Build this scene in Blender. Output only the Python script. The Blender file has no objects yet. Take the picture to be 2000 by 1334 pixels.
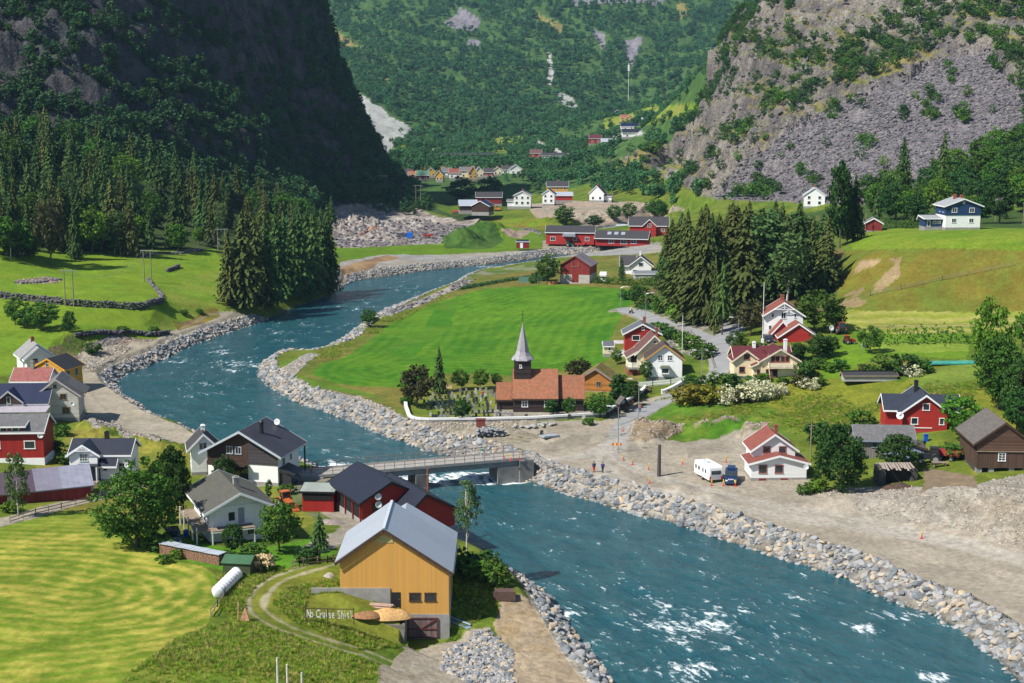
import bpy, bmesh, math, random, time
T0 = time.time()
import numpy as np
from mathutils import Vector, Matrix
random.seed(7); rng = np.random.default_rng(11)
SC = bpy.context.scene
COL = SC.collection
R = math.radians
# ------------------------------------------------------------------ camera
CAMH, YH, FPX = 58.0, 200.0, 2800.0; HAZE_D = 0.00005
PIT = math.atan((667 - YH) / FPX)

cam_d = bpy.data.cameras.new('camera'); cam = bpy.data.objects.new('camera', cam_d)
COL.objects.link(cam); SC.camera = cam
cam.location = (0, 0, CAMH); cam.rotation_euler = (math.pi / 2 - PIT, 0, 0)
cam_d.sensor_width = 36; cam_d.lens = FPX / 2000 * 36; cam_d.clip_start = 1; cam_d.clip_end = 20000
# ------------------------------------------------------------------ world, sun, exposure
SUN_H = (-0.86, -0.51); SUN_EL = R(47)
w = bpy.data.worlds.new('World'); SC.world = w; w.use_nodes = True
nt = w.node_tree; sky = nt.nodes.new('ShaderNodeTexSky'); sky.sky_type = 'NISHITA'; sky.sun_disc = False
sky.sun_elevation = SUN_EL; sky.sun_rotation = math.atan2(SUN_H[0], SUN_H[1])
sky.air_density = 1.0; sky.dust_density = 0.3; sky.ozone_density = 3.0
bg = nt.nodes['Background']; bg.inputs[1].default_value = 0.085
nt.links.new(sky.outputs[0], bg.inputs[0])
sd = bpy.data.lights.new('sun', 'SUN'); sun = bpy.data.objects.new('sun', sd); COL.objects.link(sun)
sd.energy = 5.0; sd.angle = R(0.5); sd.color = (1.0, 0.955, 0.88)
hx, hy = SUN_H; hn = math.hypot(hx, hy)
sv = Vector((hx / hn * math.cos(SUN_EL), hy / hn * math.cos(SUN_EL), math.sin(SUN_EL)))
sun.rotation_euler = sv.to_track_quat('Z', 'Y').to_euler(); sun.location = sv * 500
SC.view_settings.view_transform = 'Standard'; SC.view_settings.look = 'None'
SC.view_settings.exposure = 0.50; SC.view_settings.gamma = 1.0
SC.render.engine = 'CYCLES'
try:
    SC.cycles.max_bounces = 5; SC.cycles.diffuse_bounces = 2; SC.cycles.glossy_bounces = 2
    SC.cycles.transmission_bounces = 2; SC.cycles.transparent_max_bounces = 6; SC.cycles.volume_bounces = 0
except Exception: pass
# ------------------------------------------------------------------ projection helpers (pixels of the 2000x1334 photograph -> points of the place)
TP, CP, SP = math.tan(PIT), math.cos(PIT), math.sin(PIT)
def slope(py):
    v = (np.asarray(py, float) - 667) / FPX
    return -(TP + v) / (1 - v * TP)
def ypx(slo):            # inverse of slope
    s = -np.asarray(slo, float)
    return 667 + FPX * (s - TP) / (1 + s * TP)
def xfac(px, py):        # x / y in plan for a pixel
    v = (np.asarray(py, float) - 667) / FPX
    return (np.asarray(px, float) - 1000) / FPX / (CP - v * SP)
def at(px, py, z):       # pixel + height -> world
    d = (z - CAMH) / slope(py)
    return (float(xfac(px, py) * d), float(d), float(z))
def atd(px, py, d):      # pixel + distance -> world
    return (float(xfac(px, py) * d), float(d), float(CAMH + slope(py) * d))
def proj(x, y, z):
    dep = y * CP - (z - CAMH) * SP
    up = y * SP + (z - CAMH) * CP
    return 1000 + FPX * x / dep, 667 - FPX * up / dep
# ------------------------------------------------------------------ numpy noise
def _h(ix, iy, s):
    n = ix * np.uint32(374761393) + iy * np.uint32(668265263) + np.uint32((s * 974634777) & 0xffffffff)
    n = (n ^ (n >> np.uint32(13))) * np.uint32(1274126177)
    return ((n ^ (n >> np.uint32(16))) & np.uint32(0xffff)).astype(np.float32) / np.float32(65535)
def vn(x, y, s=0):
    x = np.asarray(x, np.float32); y = np.asarray(y, np.float32)
    flx = np.floor(x); fly = np.floor(y); fx = x - flx; fy = y - fly
    ix = flx.astype(np.int32).astype(np.uint32); iy = fly.astype(np.int32).astype(np.uint32)
    fx = fx * fx * (3 - 2 * fx); fy = fy * fy * (3 - 2 * fy)
    a = _h(ix, iy, s); b = _h(ix + np.uint32(1), iy, s); c = _h(ix, iy + np.uint32(1), s); d = _h(ix + np.uint32(1), iy + np.uint32(1), s)
    return (a + (b - a) * fx) * (1 - fy) + (c + (d - c) * fx) * fy
def fbm(x, y, s=0, o=4):
    t = 0; a = 0.5; k = 0
    for i in range(o):
        t = t + a * (vn(x, y, s + i * 17) * 2 - 1); k += a; a *= .5; x = x * 2.03 + 5.2; y = y * 2.03 - 3.1
    return t / k
def ridge(x, y, s=0, o=4):
    t = 0; a = 0.5; k = 0
    for i in range(o):
        t = t + a * (1 - np.abs(vn(x, y, s + i * 13) * 2 - 1)); k += a; a *= .5; x = x * 2.1 + 1.7; y = y * 2.1 + 9.2
    return t / k
def inpoly(X, Y, P):
    P = np.asarray(P, float); c = np.zeros(X.shape, bool); n = len(P)
    x0, x1 = P[:, 0].min(), P[:, 0].max(); y0, y1 = P[:, 1].min(), P[:, 1].max()
    m = (X >= x0) & (X <= x1) & (Y >= y0) & (Y <= y1)
    xs = X[m]; ys = Y[m]; cc = np.zeros(xs.shape, bool)
    for i in range(n):
        ax, ay = P[i]; bx, by = P[(i + 1) % n]
        if ay == by: continue
        k = ((ay > ys) != (by > ys)) & (xs < (bx - ax) * (ys - ay) / (by - ay) + ax)
        cc ^= k
    c[m] = cc
    return c
def pdist(X, Y, P, closed=False, lim=60.0):
    P = np.asarray(P, float)[:, :2]; D = np.full(X.shape, float(lim))
    n = len(P)
    for i in range(n if closed else n - 1):
        ax, ay = P[i]; bx, by = P[(i + 1) % n]
        m = (X > min(ax, bx) - lim) & (X < max(ax, bx) + lim) & (Y > min(ay, by) - lim) & (Y < max(ay, by) + lim)
        if not m.any(): continue
        xs = X[m]; ys = Y[m]; l2 = (bx - ax) ** 2 + (by - ay) ** 2 + 1e-9
        t = np.clip(((xs - ax) * (bx - ax) + (ys - ay) * (by - ay)) / l2, 0, 1)
        D[m] = np.minimum(D[m], np.hypot(xs - ax - t * (bx - ax), ys - ay - t * (by - ay)))
    return D
def smooth(P, k=4):      # Catmull-Rom through the points
    P = [np.array(p, float) for p in P]; Q = []
    for i in range(len(P) - 1):
        p0 = P[max(i - 1, 0)]; p1 = P[i]; p2 = P[i + 1]; p3 = P[min(i + 2, len(P) - 1)]
        for j in range(k):
            t = j / k
            Q.append(0.5 * (2 * p1 + (p2 - p0) * t + (2 * p0 - 5 * p1 + 4 * p2 - p3) * t * t + (3 * p1 - p0 - 3 * p2 + p3) * t ** 3))
    Q.append(P[-1]); return np.array(Q)
# ------------------------------------------------------------------ tagging
def tag(o, label=None, cat=None, group=None, kind=None):
    if label: o['label'] = label
    if cat: o['category'] = cat
    if group: o['group'] = group
    if kind: o['kind'] = kind
    return o
def link(name, me, parent=None, loc=(0, 0, 0), rot=(0, 0, 0), sc=(1, 1, 1)):
    o = bpy.data.objects.new(name, me); COL.objects.link(o)
    o.location = loc; o.rotation_euler = rot; o.scale = sc
    if parent: o.parent = parent
    return o
def empty(name, label, cat, loc, rz=0, group=None):
    o = bpy.data.objects.new(name, None); COL.objects.link(o)
    o.empty_display_size = .5; o.location = loc; o.rotation_euler = (0, 0, rz)
    return tag(o, label, cat, group)
def copy_tree(o, parent=None):
    c = o.copy(); COL.objects.link(c)
    if parent: c.parent = parent
    for ch in KIDS.get(o.name) or list(o.children): copy_tree(ch, c)
    return c
KIDS = {}
# ------------------------------------------------------------------ materials
def newmat(name):
    m = bpy.data.materials.new(name); m.use_nodes = True
    return m, m.node_tree.nodes, m.node_tree.links, m.node_tree.nodes['Principled BSDF']
def N(nodes, t, **k):
    n = nodes.new(t)
    for a, b in k.items(): setattr(n, a, b)
    return n
def mixc(nodes, links, fac, a, b, bt='MIX'):
    m = N(nodes, 'ShaderNodeMix', data_type='RGBA', blend_type=bt)
    for s, v in ((m.inputs[0], fac), (m.inputs[6], a), (m.inputs[7], b)):
        if hasattr(v, 'is_linked'): links.new(v, s)
        else: s.default_value = v if isinstance(v, (int, float)) else (*v[:3], 1)
    return m.outputs[2]
def coords(nodes, links, kind='Object', scale=(1, 1, 1)):
    tc = N(nodes, 'ShaderNodeTexCoord'); mp = N(nodes, 'ShaderNodeMapping'); mp.inputs['Scale'].default_value = scale
    links.new(tc.outputs[kind], mp.inputs[0]); return mp.outputs[0]
def noise(nodes, links, vec, scale, detail=3, rough=.6):
    n = N(nodes, 'ShaderNodeTexNoise'); n.inputs['Scale'].default_value = scale; n.inputs['Detail'].default_value = detail
    n.inputs['Roughness'].default_value = rough
    if vec is not None: links.new(vec, n.inputs['Vector'])
    return n.outputs[0]
def ramp(nodes, links, fac, p0, p1, c0=(0, 0, 0), c1=(1, 1, 1)):
    r = N(nodes, 'ShaderNodeValToRGB'); links.new(fac, r.inputs[0])
    r.color_ramp.elements[0].position = p0; r.color_ramp.elements[1].position = p1
    r.color_ramp.elements[0].color = (*c0, 1); r.color_ramp.elements[1].color = (*c1, 1)
    return r.outputs[0]
MATS = {}
def mat(name, c, rough=.7, ns=1.5, var=.18, bump=0.0, bs=6, metal=0.0, spec=.3, stretch=(1, 1, 1), rnd=0.0):
    if name in MATS: return MATS[name]
    m, n, l, p = newmat(name)
    v = coords(n, l, 'Object', stretch)
    f = ramp(n, l, noise(n, l, v, ns, 5, .65), .3, .7)
    c = np.array(c)
    col = mixc(n, l, f, tuple(c * (1 - var)), tuple(np.minimum(c * (1 + var), .95)))
    if rnd:
        oi = N(n, 'ShaderNodeObjectInfo'); hs = N(n, 'ShaderNodeHueSaturation')
        mm = N(n, 'ShaderNodeMapRange'); l.new(oi.outputs['Random'], mm.inputs[0]); mm.inputs[3].default_value = 1 - rnd; mm.inputs[4].default_value = 1 + rnd
        l.new(mm.outputs[0], hs.inputs['Value']); l.new(col, hs.inputs['Color']); col = hs.outputs[0]
    l.new(col, p.inputs['Base Color']); p.inputs['Roughness'].default_value = rough
    p.inputs['Metallic'].default_value = metal; p.inputs['Specular IOR Level'].default_value = spec
    if bump:
        b = N(n, 'ShaderNodeBump'); b.inputs['Strength'].default_value = bump; b.inputs['Distance'].default_value = .05
        l.new(noise(n, l, v, bs, 4), b.inputs['Height']); l.new(b.outputs[0], p.inputs['Normal'])
    MATS[name] = m; return m
def boards(name, c, horiz=True, pitch=.18, var=.12, rough=.6, dirt=.25, depth=.35):
    """painted or bare boarding: grooves follow the wall, weather stains run down it"""
    if name in MATS: return MATS[name]
    m, n, l, p = newmat(name)
    tc = N(n, 'ShaderNodeTexCoord'); sx = N(n, 'ShaderNodeSeparateXYZ'); l.new(tc.outputs['Object'], sx.inputs[0])
    if horiz: u = sx.outputs[2]
    else:
        a = N(n, 'ShaderNodeMath', operation='ADD'); l.new(sx.outputs[0], a.inputs[0]); l.new(sx.outputs[1], a.inputs[1]); u = a.outputs[0]
    d = N(n, 'ShaderNodeMath', operation='DIVIDE'); l.new(u, d.inputs[0]); d.inputs[1].default_value = pitch
    fr = N(n, 'ShaderNodeMath', operation='FRACT'); l.new(d.outputs[0], fr.inputs[0])
    fl = N(n, 'ShaderNodeMath', operation='FLOOR'); l.new(d.outputs[0], fl.inputs[0])
    wn = N(n, 'ShaderNodeTexWhiteNoise', noise_dimensions='1D'); l.new(fl.outputs[0], wn.inputs['W'])
    c = np.array(c)
    col = mixc(n, l, wn.outputs[0], tuple(c * (1 - var)), tuple(np.minimum(c * (1 + var), .93)))
    st = ramp(n, l, noise(n, l, coords(n, l, 'Object', (1.5, 1.5, .25)), 1.2, 5, .7), .35, .75)
    mt = N(n, 'ShaderNodeMath', operation='MULTIPLY'); l.new(st, mt.inputs[0]); mt.inputs[1].default_value = dirt
    col = mixc(n, l, mt.outputs[0], col, tuple(c * .6))
    gr = ramp(n, l, fr.outputs[0], .0, .14); 
    inv = N(n, 'ShaderNodeMath', operation='MULTIPLY_ADD'); l.new(gr, inv.inputs[0]); inv.inputs[1].default_value = -.3; inv.inputs[2].default_value = .3
    col = mixc(n, l, inv.outputs[0], col, tuple(c * .35))
    l.new(col, p.inputs['Base Color']); p.inputs['Roughness'].default_value = rough; p.inputs['Specular IOR Level'].default_value = .25
    b = N(n, 'ShaderNodeBump'); b.inputs['Strength'].default_value = depth; b.inputs['Distance'].default_value = .03
    l.new(fr.outputs[0], b.inputs['Height']); l.new(b.outputs[0], p.inputs['Normal'])
    MATS[name] = m; return m
def roofmat(name, c, kind='tile', c2=None, pitch=.3, rough=.6, moss=None, metal=0, var=.2):
    """roof covering in the slope's own UV: u along the eave, v up the slope, metres"""
    if name in MATS: return MATS[name]
    m, n, l, p = newmat(name)
    tc = N(n, 'ShaderNodeTexCoord'); sx = N(n, 'ShaderNodeSeparateXYZ'); l.new(tc.outputs['UV'], sx.inputs[0])
    def frac(o, q):
        d = N(n, 'ShaderNodeMath', operation='DIVIDE'); l.new(o, d.inputs[0]); d.inputs[1].default_value = q
        f = N(n, 'ShaderNodeMath', operation='FRACT'); l.new(d.outputs[0], f.inputs[0]); return f.outputs[0]
    def vor(sc):
        mp = N(n, 'ShaderNodeMapping'); mp.inputs['Scale'].default_value = sc; l.new(tc.outputs['UV'], mp.inputs[0])
        w_ = N(n, 'ShaderNodeTexWhiteNoise', noise_dimensions='2D')
        fl = N(n, 'ShaderNodeVectorMath', operation='FLOOR'); l.new(mp.outputs[0], fl.inputs[0]); l.new(fl.outputs[0], w_.inputs['Vector']); return w_.outputs[0]
    c = np.array(c); c2 = np.array(c2 if c2 is not None else c * (1 - var))
    cell = vor((1 / .28, 1 / .36, 1)) if kind != 'seam' else vor((1 / (pitch * 3), .15, 1))
    col = mixc(n, l, cell, tuple(c2), tuple(c))
    big = ramp(n, l, noise(n, l, coords(n, l, 'UV', (.5, .9, 1)), 1.0, 6, .7), .35, .7)
    mt = N(n, 'ShaderNodeMath', operation='MULTIPLY'); l.new(big, mt.inputs[0]); mt.inputs[1].default_value = .55
    col = mixc(n, l, mt.outputs[0], col, tuple(np.array(moss) if moss is not None else c * .7))
    u, v = sx.outputs[0], sx.outputs[1]
    if kind == 'tile': g = frac(v, .36); g2 = frac(u, .24)
    elif kind == 'seam': g = frac(u, pitch); g2 = frac(v, 40)
    else: g = frac(v, .25); g2 = frac(u, .5)
    e = ramp(n, l, g, 0.0, .16)
    dk = N(n, 'ShaderNodeMath', operation='MULTIPLY_ADD'); l.new(e, dk.inputs[0]); dk.inputs[1].default_value = -.45; dk.inputs[2].default_value = .45
    col = mixc(n, l, dk.outputs[0], col, tuple(c * .35))
    l.new(col, p.inputs['Base Color']); p.inputs['Roughness'].default_value = rough; p.inputs['Metallic'].default_value = metal
    p.inputs['Specular IOR Level'].default_value = .35
    ad = N(n, 'ShaderNodeMath', operation='ADD'); l.new(g, ad.inputs[0]); l.new(g2, ad.inputs[1])
    b = N(n, 'ShaderNodeBump'); b.inputs['Strength'].default_value = .5; b.inputs['Distance'].default_value = .04
    l.new(ad.outputs[0], b.inputs['Height']); l.new(b.outputs[0], p.inputs['Normal'])
    MATS[name] = m; return m
# ================================================================== THE SETTING
WL = -2.5                                    # water level
LB = [(1500,1640),(1330,1480),(1197,1334),(1153,1280),(1114,1230),(1087,1186),(1048,1147),(993,1114),(949,1092),(905,1070),(880,1045),(850,1010),(790,975),(700,945),(640,930),(600,905),
 (520,893),(430,872),(378,845),(318,823),(270,791),(243,775),(227,753),(232,742),(259,726),(297,713),(329,698),(356,683),(405,664),(459,645),(518,626),(560,607),(595,594),(626,584),(654,570),(686,552),(722,544),(776,537),(844,528),(912,521),(980,514),(1048,505),(1092,498),(1164,496),(1218,492),(1280,489),(1345,486)]
RB = [(2500,1700),(2300,1560),(2120,1430),(1995,1334),(1945,1285),(1890,1243),(1835,1207),(1780,1188),(1725,1166),(1670,1136),(1604,1114),(1532,1092),(1466,1071),(1395,1047),(1307,1019),(1230,1000),(1175,983),(1092,959),(1060,949),(1021,934),(985,918),(930,900),
 (850,884),(820,876),(790,864),(760,855),(700,828),(640,806),(590,788),(546,766),(518,747),(504,727),(512,712),(528,700),(546,692),(580,691),(616,690),(645,676),(674,660),(690,646),(708,633),(742,613),(776,599),(830,579),(880,560),(893,550),(912,541),(939,534),(980,528),(1051,518),(1096,513),(1160,508),(1220,503),(1290,499),(1345,497)]
def flat(L): return np.array([at(a, b, WL)[:2] for a, b in L])
LBw, RBw = smooth(flat(LB), 3), smooth(flat(RB), 3)
RIVER = np.vstack([LBw, RBw[::-1]])
POOL = [(1150,446),(1200,440),(1245,432),(1275,427),(1290,430),(1275,437),(1240,447),(1190,452)]
POOLw = flat(POOL)
# ---- control points of the ground: (px, py, z) on the valley floor, (px, py, distance) on the mountains
CZ = [(450,622,.3),(560,592,.5),(350,652,.6),(300,678,.8),(620,575,.5),(400,640,.2),(690,540,.5),(1300,980,.1),(1600,1050,0),(1900,1180,0),(2300,1350,0),(1150,900,.2),(1000,850,.3),(850,835,.3),(700,760,.3),(600,725,.3),(400,700,.3),(200,760,.6),(300,860,.5),(500,950,1),
 (900,560,.2),(1100,530,.4),(800,520,0),(1200,480,.5),(1070,800,1),(900,780,.8),(900,680,.6),(1150,620,1.5),(1000,560,.6),(1220,720,2.4),(760,700,.4),(1275,735,3.2),(1400,665,6.2),(1400,725,4.8),(1234,612,3.8),(1300,625,5.0),(1210,560,1.6),
 (1300,760,2.0),(1220,800,.7),(1340,745,3.2),(1400,600,8),(1500,560,9.5),(1600,560,11),(1350,560,6),(1300,520,3.5),(1500,738,5.2),(1530,665,8),(1600,680,8),(1700,780,4.6),(1600,810,3),(1800,745,7),(1500,785,3.2),(1400,785,2.6),
 (1900,650,9.2),(1750,645,9),(2000,640,10),(1700,606,10.5),(1850,608,10.8),(2000,612,11.2),(2200,612,12),(1700,490,21.5),(1850,489,22.5),(2000,486,23.5),(2200,484,24),(1645,560,13),(1640,520,16),
 (1850,452,24),(2000,447,24.6),(2200,445,25),(1700,460,22),(1600,440,17),(1500,440,14),(1900,700,8.5),(2000,760,8),(1900,800,6),(1790,845,4),(1960,925,3.4),(2050,930,3.5),(1880,900,3.2),(1500,935,.4),(1400,880,.3),(1300,870,.3),(1650,900,1.2),
 (1700,945,.6),(1850,975,2.6),(1980,1000,3),(1700,975,1.3),(1600,985,.2),(1800,1040,.1),(2000,1110,.1),(2200,1250,0),(1480,850,1.0),(1400,840,1.0),
 (877,1246,-.2),(664,1150,4),(700,1100,4),(560,1120,4.5),(620,1200,3.6),(450,1180,5),(300,1150,5.2),(100,1150,5.4),(100,1320,6.5),(500,1320,6),(830,1251,-.9),(862,1253,-.7),(795,1252,-.5),(785,1212,1.9),(700,1208,2.4),(760,1258,1.0),(700,1290,1.8),(800,1295,0),(820,1340,.3),(250,1030,4.6),(0,1020,4.8),(450,1080,4.6),(-250,1100,6),
 (200,960,2.6),(60,960,3),(560,1000,2.2),(480,960,1.4),(640,1050,3.2),(940,1140,1.5),(960,1230,-.2),(1050,1300,-.6),(900,1200,2),(700,980,1.6),(380,930,1.2),
 (100,800,1.8),(0,830,2.6),(200,890,2),(0,900,3.2),(60,740,2),(-200,800,5),(60,680,3.2),(0,640,5),(150,655,4.2),(230,640,3.6),(320,648,2.2),(400,610,2.6),(500,600,1.4),(150,605,7),(200,560,9),(300,588,6.5),(250,520,10.4),(100,520,11.5),
 (400,530,7.4),(350,510,9.4),(480,560,3.6),(0,585,8.6),(-200,560,12),(200,488,13),(400,488,10.5),(0,492,16),(560,500,4.5),(640,500,1.5),(650,470,3),(760,450,3),(880,440,3),(1000,460,1.5),(850,478,1),(1100,460,1),(1270,455,1.5),
 (900,400,3),(1150,392,4),(1300,385,6),(1040,410,2),(900,345,3),(1000,322,8),(1200,352,9),(760,385,6),(1160,425,0),(1350,418,1.5),(1450,405,6)]
CD = [(200,330,560),(0,310,560),(400,425,570),(550,445,640),(-200,300,540),
 (200,255,615),(200,100,650),(200,0,675),(200,-200,720),(0,240,600),(0,100,630),(0,0,650),(0,-200,690),(-300,100,600),(-300,-200,660),(400,320,650),(400,100,710),(400,0,735),(400,-200,780),(550,330,740),(550,150,790),(550,0,820),(550,-200,870),
 (620,390,760),(625,20,868),(560,-200,900),(640,100,868),(690,200,872),(735,310,880),(757,368,885),
 (800,290,1500),(950,285,1450),(700,190,1800),(780,250,1620),(650,100,2100),(650,0,2400),(900,150,2000),(900,50,2300),(1100,195,1900),(1100,100,2200),(1300,150,2050),(1300,50,2350),(1000,-200,2950),(1500,50,2400),(1600,-200,3000),(600,-200,3000),(400,100,2300),
 (1200,238,1850),(1160,277,1480),(1100,292,1380),(1260,212,1980),(900,310,1300),(1000,300,1330),(820,315,1250),
 (2300,440,470),(2000,400,500),(1850,405,560),(1700,398,600),(1550,392,650),(1430,385,690),(1350,366,930),(1240,338,1020),(1200,325,1200),(1310,350,960),
 (1700,250,715),(1900,110,760),(1500,290,735),(1600,200,775),(2000,150,700),(1400,310,745),(2200,200,640),(2000,300,570),(1850,300,620),
 (1450,200,850),(1500,110,890),(1450,60,950),(1530,0,970),(1700,60,850),(1800,0,870),(2000,30,790),(2000,-120,860),(1700,-120,930),(2300,-100,760),
 (1290,297,960),(1340,252,980),(1395,180,1000),(1408,90,1030),(1490,5,1060)]
CW = [(-125,1000,12),(-100,950,8),(-260,1080,110),(-180,1060,40),(-300,1300,90),(-150,955,50),(-210,975,100),(-132,930,40),(85,1300,25),(130,1350,45),(240,1300,110),(260,1400,120),(420,1300,300),(0,1000,5),(0,100,2),(-60,100,6),(60,100,0),(90,170,0),(-100,110,8)]
CPW = np.array([at(*c) for c in CZ] + [atd(*c) for c in CD] + CW)
_s = 1.0
def phi(r2): return np.sqrt(r2 + 64.0)
_A = phi((CPW[:, None, 0] - CPW[None, :, 0]) ** 2 + (CPW[:, None, 1] - CPW[None, :, 1]) ** 2)
nC = len(CPW)
_M = np.zeros((nC + 1, nC + 1)); _M[:nC, :nC] = _A + np.eye(nC) * -1.0; _M[:nC, nC] = 1; _M[nC, :nC] = 1
_W = np.linalg.solve(_M, np.append(CPW[:, 2], 0))
# ---- the grid: rows of constant distance, columns of constant bearing
NU = 960
US = np.linspace(-.43, .43, NU)
YS = [95.0]
while YS[-1] < 3000: YS.append(YS[-1] * (1.0024 if YS[-1] < 560 else (1.0016 if YS[-1] < 960 else 1.0045)))
YS = np.array(YS); NY = len(YS); print('grid', NU, NY)
GY = np.repeat(YS[:, None], NU, 1); GX = GY * US[None, :]
GZ = np.zeros_like(GX)
for i0 in range(0, NY, 40):
    xs = GX[i0:i0 + 40]; ys = GY[i0:i0 + 40]; acc = np.full(xs.shape, _W[nC])
    for k in range(nC): acc += _W[k] * np.sqrt((xs - CPW[k, 0]) ** 2 + (ys - CPW[k, 1]) ** 2 + 64.0)
    GZ[i0:i0 + 40] = acc
PX, PY = proj(GX, GY, GZ)
wx = fbm(GX / 9, GY / 9, 3, 3); wy = fbm(GX / 9, GY / 9, 33, 3)
kk = FPX / GY                                     # pixels per metre
QX = PX + wx * 1.0 * kk; QY = PY + wy * .45 * kk   # frayed zone edges
def Z(poly, soft=True): return inpoly(QX if soft else PX, QY if soft else PY, poly)
# region masks
farm = (GY > 1150) & (PX > 560)
MTN_R = [(1180,335),(1235,330),(1290,345),(1380,385),(1450,392),(1550,396),(1700,402),(1850,408),(1990,400),(2800,430),(2800,-900),(1380,-900),(1380,200),(1300,290),(1180,318)]
MTN_L = [(-900,300),(0,312),(200,322),(300,350),(420,400),(560,425),(640,405),(780,385),(800,300),(720,-900),(-900,-900)]
mtn_r = inpoly(PX, PY, MTN_R) & (GY < 1250) & (GY > 430) & (GX > 20)
mtn_l = inpoly(PX, PY, MTN_L) & (GY < 1250) & (GY > 430) & (GX < 0)
gz_y, gz_x = np.gradient(GZ); dy = np.gradient(YS)[:, None]; dx = (GY * (US[1] - US[0]))
slopeA = np.hypot(gz_x / dx, gz_y / dy)
# cliffs break up into ledges and buttresses
cl = np.clip((slopeA - .45) * 2.0, 0, 1)
SCREE = [(1380,392),(1430,345),(1480,300),(1560,250),(1640,200),(1760,165),(1840,115),(1930,105),(2000,190),(2300,280),(2300,420),(1990,420),(1850,405),(1700,402),(1550,396)]
scree = inpoly(QX, QY, SCREE) & mtn_r
led = ridge(GX / 46 + GZ / 60, GZ / 22 + GX / 120, 5, 4) - .55
led2 = ridge(GX / 17 + GZ / 30, GZ / 9 + GY / 40, 25, 3) - .55
mr = (mtn_r & ~scree).astype(float) * np.clip((GZ - 12) / 15, 0, 1)
ml = mtn_l.astype(float) * np.clip((GZ - 14) / 25, 0, 1)
GZ += mr * (led * 18 + led2 * 11 + fbm(GX / 6, GY / 6, 8, 3) * 1.6)
GZ += ml * cl * (led * 24 + led2 * 12 + fbm(GX / 7, GY / 7, 9, 3) * 2.0)
GZ += scree * (fbm(GX / 5, GY / 4, 4, 4) * 1.5 + fbm(GX / 20, GY / 16, 14, 2) * 1.6)
GZ += farm * (fbm(GX / 90, GY / 90, 2, 3) * 14 + fbm(GX / 22, GY / 22, 12, 3) * 3) * np.clip((GY - 1300) / 400, 0, 1)
GZ += (~(mtn_l | mtn_r | farm)) * (fbm(GX / 14, GY / 14, 6, 3) * .22 + fbm(GX / 2.2, GY / 2.2, 7, 3) * .05)
def setpoly(P_, zf, fe):
    global GZ
    ins = inpoly(GX, GY, P_); d_ = pdist(GX, GY, P_, True, 8); k = np.where(ins, 1.0, np.clip(1 - d_ / fe, 0, 1)); GZ = GZ * (1 - k) + zf * k
setpoly([at(a, b, .5)[:2] for a, b in [(150,715),(165,692),(210,680),(255,670),(330,657),(350,646),(360,632),(430,622),(575,602),(555,614),(470,640),(400,662),(330,700),(250,740),(232,760),(300,810),(380,845),(300,852),(215,815),(165,775)]], .5 + GZ * 0, 7.0)
# heaps of gravel, spoil and soil
def heap(px, py, z, rx, ry, h, rough=.25, rz=0):
    cx, cy, _ = at(px, py, z); c, s = math.cos(rz), math.sin(rz)
    X = (GX - cx) * c + (GY - cy) * s; Y = -(GX - cx) * s + (GY - cy) * c
    r = np.hypot(X / rx, Y / ry) + fbm(GX / 2.5, GY / 2.5, int(px), 3) * .22
    b = np.clip(1 - r, 0, 1); b = b * b * (3 - 2 * b)
    global GZ
    GZ = GZ + b * h * (1 + rough * fbm(GX / 1.1, GY / 1.1, int(py), 3)); return b > .06
HP = []
for a in [(1245,838,.6,4,4,1.8),(1290,842,.8,5.5,5,2.4),(1265,858,.5,3.6,4,1.2),(1365,838,1.5,4,5,1.8),(1418,830,2,6,6,2.4),(1470,840,2,5,6,1.6),(1330,955,.1,3.5,3.5,1.0),(1385,972,.1,3.6,3.0,.6)]: HP.append(heap(*a))
for a in [(1700,990,.6,8,4,1.0),(1800,1000,1,11,5,1.1),(1920,1015,1,11,5,1.3),(2060,1040,1,14,7,1.6),(1640,985,.3,6,4,1.0),(1880,985,2,12,6,1.0)]: HP.append(heap(*a, .3))
for a in [(185,692,.8,6,4.5,1.1),(222,682,.8,6,4,1.1),(150,704,1,5,4,1.0),(255,668,1,5,3,.8),(185,835,1.2,6,4,1.4),(215,850,1,6,5,1.4),(270,868,.8,9,5,1.5),(320,880,.6,8,5,1.3)]: HP.append(heap(*a, .6))
HQ = []
for a in [(905,474,1,11,14,6,.1),(955,458,1.5,16,20,5,.25),(740,468,2,16,12,3,.6),(670,455,3,16,16,5,.6),(700,440,4,22,22,6,.6),(800,440,3,18,16,4,.6),(1080,425,2,30,14,3.5,.3),(1180,420,1.5,34,14,4,.4),(1262,415,2,24,12,4.5,.3)]: HQ.append(heap(*a))
heap(1090,855,.3,6,4,.5); heap(940,845,.4,5,3.5,1.5,.6); heap(1020,830,.6,9,2.6,1.0,.6); heap(650,1440,4,1,1,0)
# level pads and cut banks for building plots
def pad(px, py, z, rx, ry, rz=0, soft=.5, at_d=None):
    global GZ
    cx, cy, _ = at(px, py, z); c, s = math.cos(rz), math.sin(rz)
    X = np.abs((GX - cx) * c + (GY - cy) * s) / rx; Y = np.abs(-(GX - cx) * s + (GY - cy) * c) / ry
    r = np.maximum(X, Y); w_ = np.clip((1 + soft - r) / soft, 0, 1); w_ = w_ * w_ * (3 - 2 * w_)
    GZ = GZ * (1 - w_) + z * w_
setpoly([(-19.2,152.4),(-11.9,152.4),(-11.9,148.7),(-16.5,149.3),(-21,152)], np.clip(2.35 + (-12.4 - GX) * .32, 2.3, 4.4), 1.0)
setpoly([(-11.7,152.6),(-6.2,152.6),(-3.5,148),(-7,144.5),(-11.7,147.6)], -1.0, .5)
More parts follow.
